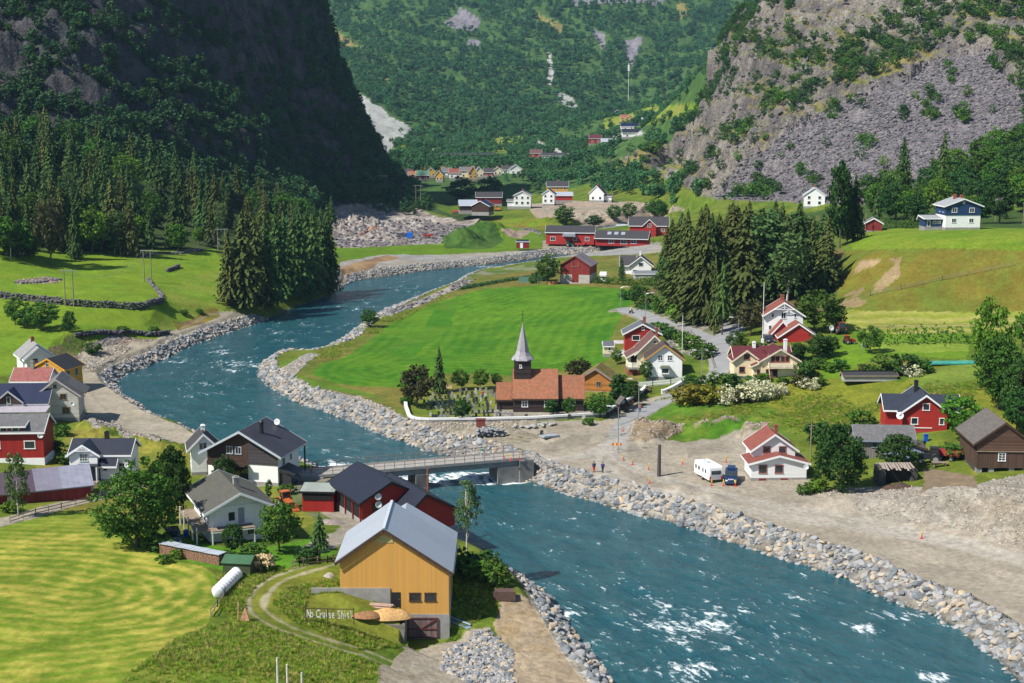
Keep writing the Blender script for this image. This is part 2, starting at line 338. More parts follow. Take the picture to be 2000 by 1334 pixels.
# ---- river bed and banks
INR = inpoly(GX, GY, RIVER) | inpoly(GX, GY, POOLw)
DR = np.minimum(pdist(GX, GY, RIVER, True, 30), pdist(GX, GY, POOLw, True, 30))
DRn = DR + fbm(GX / 2.2, GY / 2.2, 51, 2) * .5
# water edge + rip-rap slope
bank = np.where(DRn > 9, 1e4, WL + np.clip(DRn, 0, 40) * .70 + np.clip(DRn - 5, 0, 9) * 4)
GZ = np.where(INR, np.minimum(WL - np.clip(DR * .7, 0.05, 2.4), GZ), np.minimum(GZ, np.maximum(bank, WL + .02)))
GZf = GZ.copy()
def H(x, y):
    """ground height at a plan point"""
    u = x / y; j = (u - US[0]) / (US[1] - US[0]); i = np.searchsorted(YS, y) - 1
    i = int(min(max(i, 0), NY - 2)); j = float(min(max(j, 0), NU - 1.001)); t = (y - YS[i]) / (YS[i + 1] - YS[i]); t = min(max(t, 0), 1)
    j0 = int(j); f = j - j0
    return float((GZ[i, j0] * (1 - f) + GZ[i, j0 + 1] * f) * (1 - t) + (GZ[i + 1, j0] * (1 - f) + GZ[i + 1, j0 + 1] * f) * t)
def G(px, py, d0=95.0):
    """the nearest ground point seen at a pixel"""
    s_ = float(slope(py)); u = float(xfac(px, py)); j = (u - US[0]) / (US[1] - US[0]); j0 = int(min(max(j, 0), NU - 2)); f = j - j0
    z = GZ[:, j0] * (1 - f) + GZ[:, j0 + 1] * f
    hit = np.nonzero((z > CAMH + s_ * YS) & (YS > d0))[0]
    if len(hit) == 0: i = NY - 1; return (u * YS[i], YS[i], z[i])
    i = hit[0]
    if i == 0: return (u * YS[0], YS[0], z[0])
    a = CAMH + s_ * YS[i - 1] - z[i - 1]; b = z[i] - CAMH - s_ * YS[i]; t = a / (a + b + 1e-9)
    y = YS[i - 1] + t * (YS[i] - YS[i - 1]); return (u * y, y, z[i - 1] + t * (z[i] - z[i - 1]))
def Gs(L, d0=95.0): return [G(a, b, d0) for a, b in L]
print('T grid', time.time() - T0)
# ---- ground colours (what each patch is made of, plus the left cliff's painted shade)
def L3(*c): return np.array(c, float)
RGH = L3(.075,.125,.014); LAWN = L3(.115,.205,.014); FIELD = L3(.046,.150,.009); OLIVE = L3(.150,.125,.020); MEAD = L3(.125,.155,.014)
GRAV = L3(.285,.25,.195); GRAVB = L3(.30,.235,.15); STONE = L3(.25,.245,.235); ROAD = L3(.27,.265,.26); SOIL = L3(.20,.15,.095); ROCKM = L3(.17,.155,.155); HAY = L3(.33,.30,.07); DARKG = L3(.035,.085,.012)
n1 = fbm(GX / 11, GY / 11, 71, 4); n2 = fbm(GX / 1.7, GY / 1.7, 72, 3); n3 = fbm(GX / 38, GY / 38, 73, 3); n4 = fbm(GX / 4.5, GY / 4.5, 74, 3)
C = np.empty(GX.shape + (3,)); ROCK = np.zeros(GX.shape)
def paint(m, c, v=.12, c2=None, f=None, rock=0.0):
    if m.dtype == bool and not m.any(): return
    k = m.astype(float) if m.dtype == bool else m
    col = np.ones(GX.shape + (3,)) * c
    if c2 is not None:
        t = np.clip((n1 * .9 + n2 * .5 + .1) * 1.3 + .5, 0, 1) if f is None else f
        col = col * (1 - t[..., None]) + c2 * t[..., None]
    col = col * (1 + v * (n2 + n4 * .8))[..., None]
    C[:] = C * (1 - k[..., None]) + col * k[..., None]
    ROCK[:] = ROCK * (1 - k) + rock * k
C[:] = RGH
paint(np.ones_like(INR), RGH, .25, L3(.11,.14,.018))
# left meadows
paint(Z([(-500,440),(0,478),(420,485),(470,560),(430,612),(350,640),(300,655),(200,655),(0,650),(-500,700)]), LAWN, .10, L3(.15,.22,.016))
paint(Z([(-600,620),(100,640),(140,668),(110,700),(30,730),(-600,860)]), LAWN, .1, L3(.145,.22,.016))
paint(Z([(330,560),(440,520),(460,560),(440,600),(360,640),(310,640)]), LAWN * 1.05, .1, L3(.18,.22,.03))
for P in [[(30,545),(90,540),(118,545),(110,553),(40,556)],[(215,642),(300,650),(335,655),(350,668),(250,672),(150,668)]]: paint(Z(P), STONE * .8, .3, L3(.2,.14,.1), rock=.8)
# hillside under the spruces
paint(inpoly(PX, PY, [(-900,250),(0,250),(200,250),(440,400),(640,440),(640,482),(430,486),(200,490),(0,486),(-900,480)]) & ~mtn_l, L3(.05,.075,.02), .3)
# quarry ground, gravel on the far bank
paint(Z([(640,385),(760,380),(860,425),(1000,430),(1055,455),(1050,472),(860,482),(660,484),(640,440)]), L3(.20,.165,.14), .45, L3(.30,.27,.24), rock=.6)
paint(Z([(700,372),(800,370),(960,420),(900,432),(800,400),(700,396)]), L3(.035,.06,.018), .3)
paint(Z([(655,484),(860,476),(1060,462),(1065,478),(1000,492),(850,500),(755,496),(668,512)]), LAWN * .8, .15)
paint(Z([(665,512),(755,496),(850,498),(1000,490),(1080,484),(1290,474),(1290,494),(1090,503),(980,520),(840,534),(722,550),(650,580),(640,560)]), GRAV, .18, STONE, rock=.3)
paint(Z([(664,524),(700,512),(758,497),(778,504),(740,512),(725,530),(668,548)]), L3(.33,.22,.11), .25, L3(.16,.10,.06))
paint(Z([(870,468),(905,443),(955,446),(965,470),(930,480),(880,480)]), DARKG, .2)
paint(Z([(925,445),(990,440),(1060,458),(1050,462),(985,470),(950,460)]), LAWN * .85, .15)
paint(Z([(950,428),(1040,425),(1075,440),(1060,450),(960,440)]), LAWN, .15, OLIVE)
paint(Z([(975,462),(1010,450),(1036,450),(1020,466)]), L3(.26,.2,.15), .2)
paint(Z([(1030,400),(1110,392),(1280,396),(1340,412),(1290,430),(1180,446),(1050,432)]), GRAV, .2, L3(.30,.23,.17), rock=.4)
paint(Z([(1060,470),(1290,468),(1290,478),(1060,484)]), GRAV * .9, .1)
paint(Z([(900,360),(1000,380),(1010,410),(880,420),(820,390)]), RGH * .9, .2)
# church island: rough margin, mown field
ISL = [(1300,492),(1160,503),(1096,509),(1051,516),(939,534),(893,548),(830,577),(742,610),(690,643),(645,672),(600,700),(560,712),(600,745),(660,770),(760,800),(800,815),(800,770),(1240,760),(1300,600),(1290,540)]
paint(Z(ISL), L3(.10,.13,.02), .2, L3(.15,.13,.03))
paint(Z([(893,549),(950,538),(1040,530),(1100,520),(1090,508),(939,530)]), L3(.26,.24,.19), .2, RGH, rock=.3)
paint(Z([(738,616),(830,580),(893,552),(930,545),(900,562),(830,592),(760,618)]), L3(.33,.29,.23), .2, STONE, rock=.6)
FLD = [(640,745),(604,730),(622,712),(690,690),(720,668),(745,640),(790,612),(870,585),(950,562),(1090,556),(1250,566),(1240,590),(1215,610),(1200,650),(1190,700),(1150,722),(1000,735),(860,730),(790,760),(700,755)]
fl = Z(FLD); dF = pdist(GX, GY, Gs(FLD), True, 90)
paint(fl, FIELD * L3(.85,.88,.9), .12, L3(.088,.185,.012), np.clip(.5 + .5 * np.sin(dF / 3.2 * 2 * math.pi + n1 * 1.6) * .45 + n1 * .9 + n3 * .6 + n2 * .3, 0, 1))
paint(Z([(740,690),(830,640),(850,600),(900,575),(880,640),(800,700)]), L3(.085,.17,.014), .12, FIELD)
paint(Z([(505,733),(545,705),(580,697),(585,702),(545,722),(512,738)]), L3(.10,.16,.02), .25)
# spit track and rip-rap bench below the field
paint(Z([(516,742),(560,712),(600,690),(625,692),(590,715),(568,738),(610,757),(700,775),(780,808),(800,818),(860,826),(880,880),(820,872),(760,852),(680,818),(600,790),(546,764)]), GRAV, .2, STONE, rock=.5)
paint(Z([(585,738),(640,746),(720,768),(740,776),(700,772),(600,752)]), L3(.08,.14,.015), .2)
# churchyard
paint(Z([(795,812),(790,770),(830,760),(990,745),(1240,748),(1250,790),(1235,800),(1180,815),(985,820),(812,820)]), L3(.115,.17,.018), .18, L3(.16,.16,.03))
paint(Z([(960,800),(1230,798),(1190,814),(960,818)]), GRAV * .9, .2)
# left bank gravel bench and road
paint(Z([(128,690),(160,665),(240,660),(290,655),(345,636),(352,616),(430,606),(600,596),(520,632),(405,668),(329,702),(235,742),(230,760),(280,800),(330,826),(392,855),(345,868),(300,860),(235,845),(200,830),(165,800),(155,760),(150,722)]), GRAV * .98, .12, L3(.31,.27,.2))
paint(Z([(128,690),(165,670),(225,662),(262,664),(235,684),(180,712),(150,712)]), STONE, .3, L3(.33,.28,.2), rock=.7)
paint(Z([(155,800),(210,815),(240,845),(190,848),(160,830)]), STONE, .3, GRAV, rock=.8)
paint(Z([(225,845),(300,850),(345,868),(300,884),(240,866)]), STONE, .3, GRAV, rock=.8)
paint(Z([(335,612),(420,600),(430,612),(350,640)]), L3(.17,.11,.06), .3, OLIVE)
paint(Z([(95,680),(130,655),(170,650),(150,680),(120,710),(90,700)]), L3(.22,.15,.09), .35, RGH, rock=.4)
# right bank: building site, parking, road to the lower right
paint(Z([(1021,880),(950,860),(880,880),(850,860),(800,822),(985,822),(1180,822),(1260,780),(1320,764),(1345,748),(1340,766),(1232,835),(1290,858),(1340,862),(1450,856),(1490,850),(1580,930),(1600,958),(1720,948),(1800,955),(2010,935),(2600,1000),(2600,1700),(1990,1300),(1880,1238),(1780,1184),(1600,1108),(1395,1040),(1200,985),(1060,945)]), GRAV * .95, .10, L3(.30,.26,.20), rock=.12)
paint(Z([(800,824),(985,824),(1090,830),(1080,850),(960,880),(860,870)]), GRAV, .25, L3(.22,.19,.13), rock=.5)
paint(Z([(1000,832),(1180,826),(1150,845),(1040,850)]), L3(.26,.22,.16), .2, GRAV)
for P in [[(1150,870),(1240,850),(1250,880),(1130,900)],[(1330,872),(1440,862),(1440,880),(1340,892)],[(1060,868),(1160,850),(1140,876),(1060,885)],[(1700,1020),(2000,1090),(2000,1120),(1700,1040)]]:
    mm = Z(P).astype(float) * np.clip(n1 * 2 + .4, 0, .55); paint(mm, GRAV * .7, .15)
paint(Z([(1590,962),(1740,950),(1860,952),(2010,928),(2500,980),(2500,1200),(2000,1080),(1860,1035),(1700,1010)]), L3(.34,.29,.215), .25, L3(.29,.26,.215), rock=.5)
paint(Z([(1800,915),(1900,930),(1905,955),(1800,962)]), L3(.25,.21,.16), .25, SOIL)
# green knoll above the parking
paint(Z([(1225,828),(1260,790),(1330,770),(1420,790),(1500,790),(1580,830),(1560,852),(1470,856),(1330,864),(1290,850),(1250,848)]), L3(.06,.15,.012), .3, L3(.12,.14,.02))
for P in [[(1240,840),(1270,822),(1330,826),(1330,850),(1262,868),(1228,862)],[(1350,840),(1375,828),(1388,845),(1360,852)],[(1392,848),(1405,820),(1430,822),(1440,845)],[(1446,862),(1462,830),(1498,825),(1498,848)]]: paint(Z(P), L3(.23,.19,.13), .35, SOIL, rock=.5)
# right-hand meadow, slopes, terraces
paint(Z([(1340,765),(1480,772),(1560,740),(1640,740),(1760,745),(1830,710),(2010,700),(2600,700),(2600,900),(1990,900),(1900,930),(1880,900),(1880,830),(1720,830),(1590,850),(1500,785)]), MEAD, .2, L3(.165,.165,.02))
paint(Z([(1780,740),(1880,700),(1960,710),(1900,760),(1800,765)]), L3(.15,.2,.03), .25, L3(.09,.15,.02))
paint(Z([(1600,660),(1660,640),(1900,640),(1890,700),(1700,700),(1640,740),(1600,740)]), LAWN * .95, .14)
paint(Z([(1700,668),(1890,668),(1890,685),(1700,690)]), L3(.17,.24,.03), .12)
paint(Z([(1630,606),(2600,600),(2600,655),(1690,648),(1640,632)]), L3(.20,.23,.03), .14, L3(.28,.27,.07), np.clip(.5 + .5 * np.sin(GY / 1.1 + n1 * 4), 0, 1))
paint(Z([(1600,612),(1628,575),(1650,490),(2600,480),(2600,606),(1640,608)]), OLIVE, .16, L3(.11,.14,.02))
paint(Z([(1650,560),(1680,508),(1760,505),(1760,540),(1720,572),(1680,602),(1640,604)]) & (n4 + n1 > -.45), L3(.27,.19,.11), .3, L3(.2,.16,.07))
paint(Z([(1660,487),(1655,462),(1740,444),(2600,440),(2600,487)]), LAWN * .95, .10, L3(.15,.2,.02))
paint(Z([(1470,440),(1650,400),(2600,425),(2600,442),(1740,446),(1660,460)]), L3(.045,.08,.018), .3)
# grove floor, road banks
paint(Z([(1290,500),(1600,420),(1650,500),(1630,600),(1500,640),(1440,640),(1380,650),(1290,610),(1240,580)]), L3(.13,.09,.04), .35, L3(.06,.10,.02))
paint(Z([(1250,600),(1300,590),(1390,640),(1400,668),(1340,655),(1260,622)]), RGH, .3, L3(.2,.18,.15), rock=.4)
paint(Z([(1290,640),(1340,650),(1380,685),(1375,710),(1300,672)]), L3(.22,.21,.19), .35, RGH, rock=.7)
# foreground
NF = [(-300,1000),(0,1030),(190,985),(250,1010),(320,1088),(400,1108),(432,1135),(425,1185),(400,1225),(330,1262),(240,1334),(150,1420),(-300,1500)]
nf = Z(NF); dN = pdist(GX, GY, [at(-1500,1150,5.3)[:2], at(60,1150,5.3)[:2], at(170,1165,5.3)[:2]], False, 120)
sw = np.clip(.5 + .5 * np.sin(dN / 2.1 * 2 * math.pi + n1 * .9 + n3 * 1.0) * .68 + n2 * .75 + n4 * .6 - .12, 0, 1)
paint(nf, L3(.125,.19,.015), .14, L3(.34,.30,.055), sw * np.clip(.68 + n3 * 1.1 + n1 * .7, 0, 1))
TALL = [(240,1334),(330,1262),(410,1230),(450,1212),(560,1240),(680,1280),(740,1300),(750,1334),(740,1500),(150,1500)]
paint(Z(TALL), L3(.11,.17,.016), .25, L3(.16,.16,.025))
paint(Z([(430,1135),(480,1100),(600,1080),(664,1100),(664,1170),(800,1220),(800,1260),(700,1275),(560,1230),(440,1212)]), L3(.10,.155,.014), .3, L3(.14,.15,.02))
paint(Z([(330,1040),(480,1080),(640,1040),(664,1085),(520,1125),(440,1120),(340,1085)]), L3(.08,.19,.012), .2)
paint(Z([(877,1130),(900,1080),(945,1085),(985,1120),(968,1200),(900,1235),(877,1240)]), DARKG, .3, L3(.07,.13,.015))
paint(Z([(965,1168),(1010,1165),(1060,1190),(1120,1270),(1210,1400),(980,1400),(1010,1290),(975,1215)]), L3(.33,.24,.13), .16, L3(.28,.22,.15), rock=.3)
paint(Z([(735,1300),(780,1262),(830,1248),(968,1225),(1010,1290),(1000,1420),(740,1420)]), L3(.31,.26,.19), .2, GRAV, rock=.2); paint(Z([(862,1262),(968,1228),(1010,1290),(1000,1400),(930,1345),(868,1310)]), STONE, .3, GRAV, rock=.7)
paint(Z([(700,1250),(790,1265),(760,1300),(700,1280)]), L3(.09,.14,.015), .3)
# village yards
paint(Z([(40,960),(90,880),(150,830),(240,868),(330,880),(420,900),(620,925),(640,1000),(560,1040),(340,1040),(250,1000),(120,1000),(-100,1030),(-100,960)]), L3(.11,.16,.016), .25, L3(.19,.17,.03))
paint(Z([(560,940),(640,935),(660,1010),(620,1030),(580,990)]), L3(.2,.18,.13), .3, RGH)
# far valley sides: open pastures, slides, the gravel fan, outcrops
paint(farm | ((GY > 930) & (PX > 760) & (PY < 380)), L3(.05,.10,.025), .3)
for P in [[(1170,230),(1190,215),(1380,200),(1400,215),(1290,235),(1250,250),(1180,250)],[(745,290),(810,275),(815,300),(760,305)],[(840,290),(880,280),(870,302),(830,303)],[(950,265),(1020,262),(1020,300),(960,300)]]: paint(Z(P) , L3(.20,.20,.04), .25, LAWN)
paint(Z([(758,306),(1000,306),(1015,326),(960,338),(850,342),(765,336)]), L3(.10,.135,.03), .3, L3(.19,.19,.07))
paint(Z([(690,302),(760,299),(830,296),(850,290),(885,278),(890,281),(856,297),(835,303),(760,306),(690,309)]), L3(.38,.36,.32), .1)
paint(Z([(1044,283),(1052,280),(1110,296),(1112,302),(1098,300),(1060,291)]), L3(.36,.35,.32), .1)
for P in [[(682,185),(720,205),(760,232),(808,248),(800,268),(775,280),(760,300),(742,300),(730,270),(712,262),(720,240),(690,215)],[(1090,182),(1112,190),(1140,208),(1138,212),(1110,208),(1090,190)],[(1066,95),(1076,110),(1082,150),(1076,172),(1068,165),(1072,130)],[(1175,255),(1240,248),(1260,262),(1200,272),(1176,262)]]: paint(Z(P), L3(.36,.36,.33), .15, rock=.3)
for P in [[(900,15),(940,40),(925,58),(890,60),(865,45)],[(1215,85),(1255,80),(1250,100),(1238,128),(1226,128)],[(916,80),(940,85),(930,100),(912,95)],[(1100,0),(1300,0),(1290,14),(1120,20)],[(1140,40),(1180,70),(1185,105),(1165,80)]]: paint(Z(P), L3(.19,.175,.19), .4, rock=.8)
for P in [[(1040,20),(1100,45),(1095,60),(1050,38)],[(1320,8),(1345,5),(1350,30),(1325,42)],[(636,36),(660,60),(720,100),(700,106),(645,82)],[(735,155),(775,150),(790,168),(745,165)]]: paint(Z(P), L3(.26,.18,.07), .3, L3(.15,.17,.04))
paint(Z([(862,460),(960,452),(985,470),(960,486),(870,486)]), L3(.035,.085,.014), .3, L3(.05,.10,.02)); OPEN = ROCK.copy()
# mountains either side: rock where it is steep, green on the ledges
gz_y, gz_x = np.gradient(GZ); slopeB = np.hypot(gz_x / dx, gz_y / dy)
veg = np.clip((1.15 - slopeB) * 1.6 + n3 * 1.6 + n1 * .8, 0, 1)
paint(mtn_r & ~scree, L3(.185,.165,.14), .35, L3(.095,.086,.082), np.clip(.5 + n1 * 1.2 + n3, 0, 1), rock=1.0)
paint((mtn_r & ~scree).astype(float) * np.clip((veg - .22) * 2.4, 0, 1), L3(.075,.12,.022), .3, L3(.18,.15,.05))
paint(scree, ROCKM, .3, L3(.125,.115,.12), rock=1.0)
paint(mtn_l, L3(.075,.060,.072), .45, L3(.036,.036,.052), np.clip(.5 + n1 * 1.3 + n3, 0, 1), rock=1.0)  # left cliff rock darkened and blued in its colour to deepen the shade
paint(mtn_l.astype(float) * np.clip((veg + .12) * 1.8, 0, .92), L3(.018,.060,.026), .35, L3(.055,.052,.022))  # ledge green darkened as well, part of the cliff's painted shade
WET = INR | (DRn < .5)
paint(INR | (DR < .35), L3(.09,.085,.07), .3, rock=.4)
RIP = (~INR) & (DR > .2) & (DR < np.where((GX < np.interp(GY, [235, 300, 350, 400, 450], [-40, -62, -62, -56, -50])) & (GY > 235), 3.1, np.where(GY > 245, 3.7, 4.2))) 
leftwood = inpoly(PX, PY, [(560,600),(660,560),(700,470),(540,470),(430,600)])
paint(RIP & ~leftwood & (GY < 700), L3(.21,.20,.185), .35, L3(.29,.26,.21), rock=.8)
TRK = [(645,1098),(590,1114),(545,1130),(512,1155),(500,1185),(530,1213),(585,1237),(650,1258),(710,1275),(760,1296),(800,1316)]
def along(pts, wd, col, v=.2, k=1.0, c2=None, fr=1.0):
    d = pdist(GX, GY, smooth([q[:2] for q in Gs(pts)], 6), False, 12); m_ = np.clip((wd / 2 + (n2 * .5 + n4 * .3) * fr - d) * 2.2, 0, 1) * k; paint(m_, col, v, c2, rock=.15)

tc_ = smooth([q[:2] for q in Gs(TRK)], 6); tt_ = np.gradient(tc_, axis=0); tt_ /= np.linalg.norm(tt_, axis=1, keepdims=True); nn_ = np.stack([-tt_[:, 1], tt_[:, 0]], 1)
for s_ in (-.85, .85): d_ = pdist(GX, GY, tc_ + nn_ * s_, False, 12); paint(np.clip((.38 + n2 * .25 + n4 * .15 - d_) * 3, 0, 1) * .85, L3(.31,.27,.18), .25, rock=.1)
RD = [[(1195,868),(1215,835),(1250,808),(1300,782),(1345,757),(1385,742),(1407,720),(1402,690),(1398,668)],[(1401,674),(1345,650),(1300,634),(1265,620),(1240,610),(1218,604),(1205,606)],[(1404,672),(1425,650),(1433,632),(1430,615),(1428,596)]]
for q, w_ in zip(RD, (4.8, 6.0, 6.4)): along(q, w_, L3(.26,.235,.18), .2, .9)
along([(1188,884),(1198,866),(1213,840),(1232,822)], 4.2, L3(.29,.275,.25), .12, .9)
along([(-60,1040),(40,1010),(130,985),(200,968),(260,950),(320,948),(380,960),(440,985)], 4.2, GRAV, .2); along([(500,945),(540,938),(600,925),(640,918)], 5, GRAV, .2); along([(655,1000),(690,1030),(640,1060),(610,1075)], 4, GRAV * .9, .2)
# tyre tracks over the building site
for q in ([(1020,905),(1120,930),(1250,955),(1400,985),(1600,1020),(1800,1050),(2050,1110)], [(1190,880),(1180,905),(1230,945),(1350,975)], [(1210,870),(1215,900),(1300,935),(1500,985),(1700,1020),(1900,1065)], [(1030,893),(1100,895),(1170,880),(1200,862)]): along(q, 3.6, L3(.34,.31,.26), .12, .75); along([(a, b + 4) for a, b in q], .6, L3(.21,.185,.15), .15, .5)
along([(150,735),(165,700),(210,690),(300,668),(380,630),(430,610)], 1.2, L3(.25,.22,.17), .2, .4); along([(170,760),(205,800),(270,835),(350,862)], 1.2, L3(.26,.23,.18), .2, .5)
gz_y, gz_x = np.gradient(GZ)
# ---- the ground sheet, split where the mountains begin
def sheet(name, sel, m):
    fid = sel[:-1, :-1]
    ii, jj = np.nonzero(fid); a = ii * NU + jj
    q = np.stack([a, a + 1, a + NU + 1, a + NU], 1)
    used = np.zeros(NY * NU, bool); used[q.ravel()] = True
    idx = np.cumsum(used) - 1; q = idx[q]; co = np.stack([GX.ravel()[used], GY.ravel()[used], GZ.ravel()[used]], 1)
    me = bpy.data.meshes.new(name); me.vertices.add(len(co)); me.vertices.foreach_set('co', co.ravel())
    me.loops.add(q.size); me.polygons.add(len(q)); me.loops.foreach_set('vertex_index', q.ravel().astype(np.int32))
    me.polygons.foreach_set('loop_start', np.arange(0, q.size, 4, dtype=np.int32))
    me.update(); me.polygons.foreach_set('use_smooth', np.ones(len(q), bool))
    at_ = me.attributes.new('col', 'FLOAT_COLOR', 'POINT')
    c4 = np.concatenate([np.clip(C, 0, 1).reshape(-1, 3)[used], ROCK.ravel()[used][:, None]], 1); at_.data.foreach_set('color', c4.ravel())
    me.materials.append(m); o = link(name, me); tag(o, kind='structure'); return o
def ground_mat():
    m, n, l, p = newmat('ground'); a = N(n, 'ShaderNodeAttribute', attribute_name='col')
    g = N(n, 'ShaderNodeNewGeometry'); pos = g.outputs['Position']
    f1 = noise(n, l, pos, 1.3, 6, .7); f2 = noise(n, l, pos, .12, 5, .6)
    k1 = N(n, 'ShaderNodeMapRange'); l.new(f1, k1.inputs[0]); k1.inputs[1].default_value = .3; k1.inputs[2].default_value = .7; k1.inputs[3].default_value = .72; k1.inputs[4].default_value = 1.28
    k2 = N(n, 'ShaderNodeMapRange'); l.new(f2, k2.inputs[0]); k2.inputs[1].default_value = .3; k2.inputs[2].default_value = .7; k2.inputs[3].default_value = .86; k2.inputs[4].default_value = 1.14
    mu = N(n, 'ShaderNodeMath', operation='MULTIPLY'); l.new(k1.outputs[0], mu.inputs[0]); l.new(k2.outputs[0], mu.inputs[1])
    # stones: cells of different greys where the ground is rocky
    v = N(n, 'ShaderNodeTexVoronoi'); v.inputs['Scale'].default_value = 1.1; l.new(pos, v.inputs['Vector'])
    hv = N(n, 'ShaderNodeSeparateColor'); l.new(v.outputs['Color'], hv.inputs[0])
    ks = N(n, 'ShaderNodeMapRange'); l.new(hv.outputs[0], ks.inputs[0]); ks.inputs[3].default_value = .6; ks.inputs[4].default_value = 1.35
    ms = N(n, 'ShaderNodeMix', data_type='FLOAT'); l.new(a.outputs['Alpha'], ms.inputs[0]); ms.inputs[2].default_value = 1.0; l.new(ks.outputs[0], ms.inputs[3])
    mu2 = N(n, 'ShaderNodeMath', operation='MULTIPLY'); l.new(mu.outputs[0], mu2.inputs[0]); l.new(ms.outputs[0], mu2.inputs[1])
    vm = N(n, 'ShaderNodeVectorMath', operation='SCALE'); l.new(a.outputs['Color'], vm.inputs[0]); l.new(mu2.outputs[0], vm.inputs['Scale'])
    l.new(vm.outputs[0], p.inputs['Base Color']); p.inputs['Roughness'].default_value = .95; p.inputs['Specular IOR Level'].default_value = .1
    v2 = N(n, 'ShaderNodeTexVoronoi', feature='DISTANCE_TO_EDGE'); v2.inputs['Scale'].default_value = .45; l.new(pos, v2.inputs['Vector'])
    n5 = noise(n, l, pos, .5, 8, .7)
    hs = N(n, 'ShaderNodeMath', operation='MULTIPLY'); l.new(v.outputs['Distance'], hs.inputs[0]); hs.inputs[1].default_value = -.5
    ha = N(n, 'ShaderNodeMath', operation='MULTIPLY_ADD'); l.new(n5, ha.inputs[0]); ha.inputs[1].default_value = 1.6; l.new(hs.outputs[0], ha.inputs[2])
    hm = N(n, 'ShaderNodeMath', operation='MULTIPLY'); l.new(ha.outputs[0], hm.inputs[0]); l.new(a.outputs['Alpha'], hm.inputs[1])
    hg = N(n, 'ShaderNodeMath', operation='MULTIPLY_ADD'); l.new(f1, hg.inputs[0]); hg.inputs[1].default_value = .25; l.new(hm.outputs[0], hg.inputs[2])
    b = N(n, 'ShaderNodeBump'); b.inputs['Strength'].default_value = .8; b.inputs['Distance'].default_value = .8
    l.new(hg.outputs[0], b.inputs['Height']); l.new(b.outputs[0], p.inputs['Normal']); return m
GM = ground_mat()
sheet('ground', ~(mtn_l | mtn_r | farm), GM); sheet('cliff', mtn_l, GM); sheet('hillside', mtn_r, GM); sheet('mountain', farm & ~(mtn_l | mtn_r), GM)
# ---- the land to either side of the view
def rbf(x, y):
    a = np.full(x.shape, _W[nC])
    for k in range(nC): a += _W[k] * np.sqrt((x - CPW[k, 0]) ** 2 + (y - CPW[k, 1]) ** 2 + 64.0)
    return a
WSIDE = []
for sd_, e_ in ((-1, 0), (1, NU - 1)):
    ua = sd_ * np.array([.43, .442, .456, .472, .49, .51, .535, .565, .60, .65, .72, .82, 1.0, 1.3]); X = YS[:, None] * ua[None]; Y = np.repeat(YS[:, None], len(ua), 1); R0 = rbf(X, Y)
    z = GZ[:, e_][:, None] + R0 - R0[:, :1] + fbm(X / 12, Y / 12, 31, 3) * np.linspace(0, 1, len(ua)) * .8; ir = inpoly(X, Y, RIVER); dr = pdist(X, Y, RIVER, True, 30)
    z = np.where(ir, np.minimum(z, WL - np.clip(dr * .7, .05, 2.4)), np.minimum(z, np.where(dr > 9, 1e4, WL + dr * .62 + np.clip(dr - 5, 0, 9) * 4))); z[:, 0] = GZ[:, e_]
    nu = len(ua); ii, jj = np.meshgrid(np.arange(NY - 1), np.arange(nu - 1), indexing='ij'); a = (ii * nu + jj).ravel(); q = np.stack([a, a + 1, a + nu + 1, a + nu], 1) if sd_ > 0 else np.stack([a, a + nu, a + nu + 1, a + 1], 1)
    def mk_(nm, zz, qq, mt, col):
        me = bpy.data.meshes.new(nm); me.vertices.add(X.size); me.vertices.foreach_set('co', np.stack([X, Y, zz], 2).astype(np.float32).ravel()); me.loops.add(qq.size); me.polygons.add(len(qq)); me.loops.foreach_set('vertex_index', qq.ravel().astype(np.int32)); me.polygons.foreach_set('loop_start', np.arange(0, qq.size, 4, dtype=np.int32)); me.update(); me.polygons.foreach_set('use_smooth', np.ones(len(qq), bool))
        if col: at_ = me.attributes.new('col', 'FLOAT_COLOR', 'POINT'); k_ = np.clip(np.linspace(0, 2, nu), 0, 1)[None, :, None] * (Y < 900)[..., None] * (GZ[:, e_] < 40)[:, None, None]; cc = C[:, e_][:, None] * (1 - k_) + RGH * k_; at_.data.foreach_set('color', np.concatenate([cc, np.repeat(ROCK[:, e_][:, None, None], nu, 1) * (1 - k_)], 2).astype(np.float32).ravel())
        else: f_ = me.attributes.new('flow', 'FLOAT_VECTOR', 'POINT'); f_.data.foreach_set('vector', np.stack([X * .8 - Y * .6, X * .6 + Y * .8, X * 0], 2).astype(np.float32).ravel())
        me.materials.append(mt); tag(link(nm, me), kind='structure')
    mk_('ground', z, q, GM, True)
    wq_ = ((ir | (dr < 2)) & (Y < 300)).ravel()[q].any(1)
    if wq_.any(): WSIDE.append((mk_, z * 0 + WL, q[wq_]))
# ---- left mountain continued unseen above the frame, added and shaped to shade the cliff
CR = [(-900,560,60),(-620,575,90),(-430,590,105),(-330,610,110),(-255,665,105),(-215,720,110),(-175,790,115),(-150,850,118),(-150,900,118),(-190,980,110),(-260,1100,100),(-420,1300,100)]
CRs = smooth(CR, 5); nv = 26; ms_v = []
for i, p_ in enumerate(CRs):
    a_ = CRs[max(i - 1, 0)]; b_ = CRs[min(i + 1, len(CRs) - 1)]; t_ = np.array([b_[0] - a_[0], b_[1] - a_[1]]); t_ /= np.linalg.norm(t_); nn = np.array([-t_[1], t_[0]])
    for j in range(nv):
        f = j / (nv - 1); up = np.interp(p_[0], [-330, -215, -150], [350, 170, 40]) * min(1, max(.02, (900 - p_[1]) / 180)) * f ** .9; inn = 10 + 210 * f + 22 * float(fbm(np.array(i * .7), np.array(j * .6), 91, 3))
        ms_v.append((p_[0] + nn[0] * inn, p_[1] + nn[1] * inn, p_[2] - 12 + up + 16 * float(fbm(np.array(i * .5), np.array(j * .5), 92, 3))))
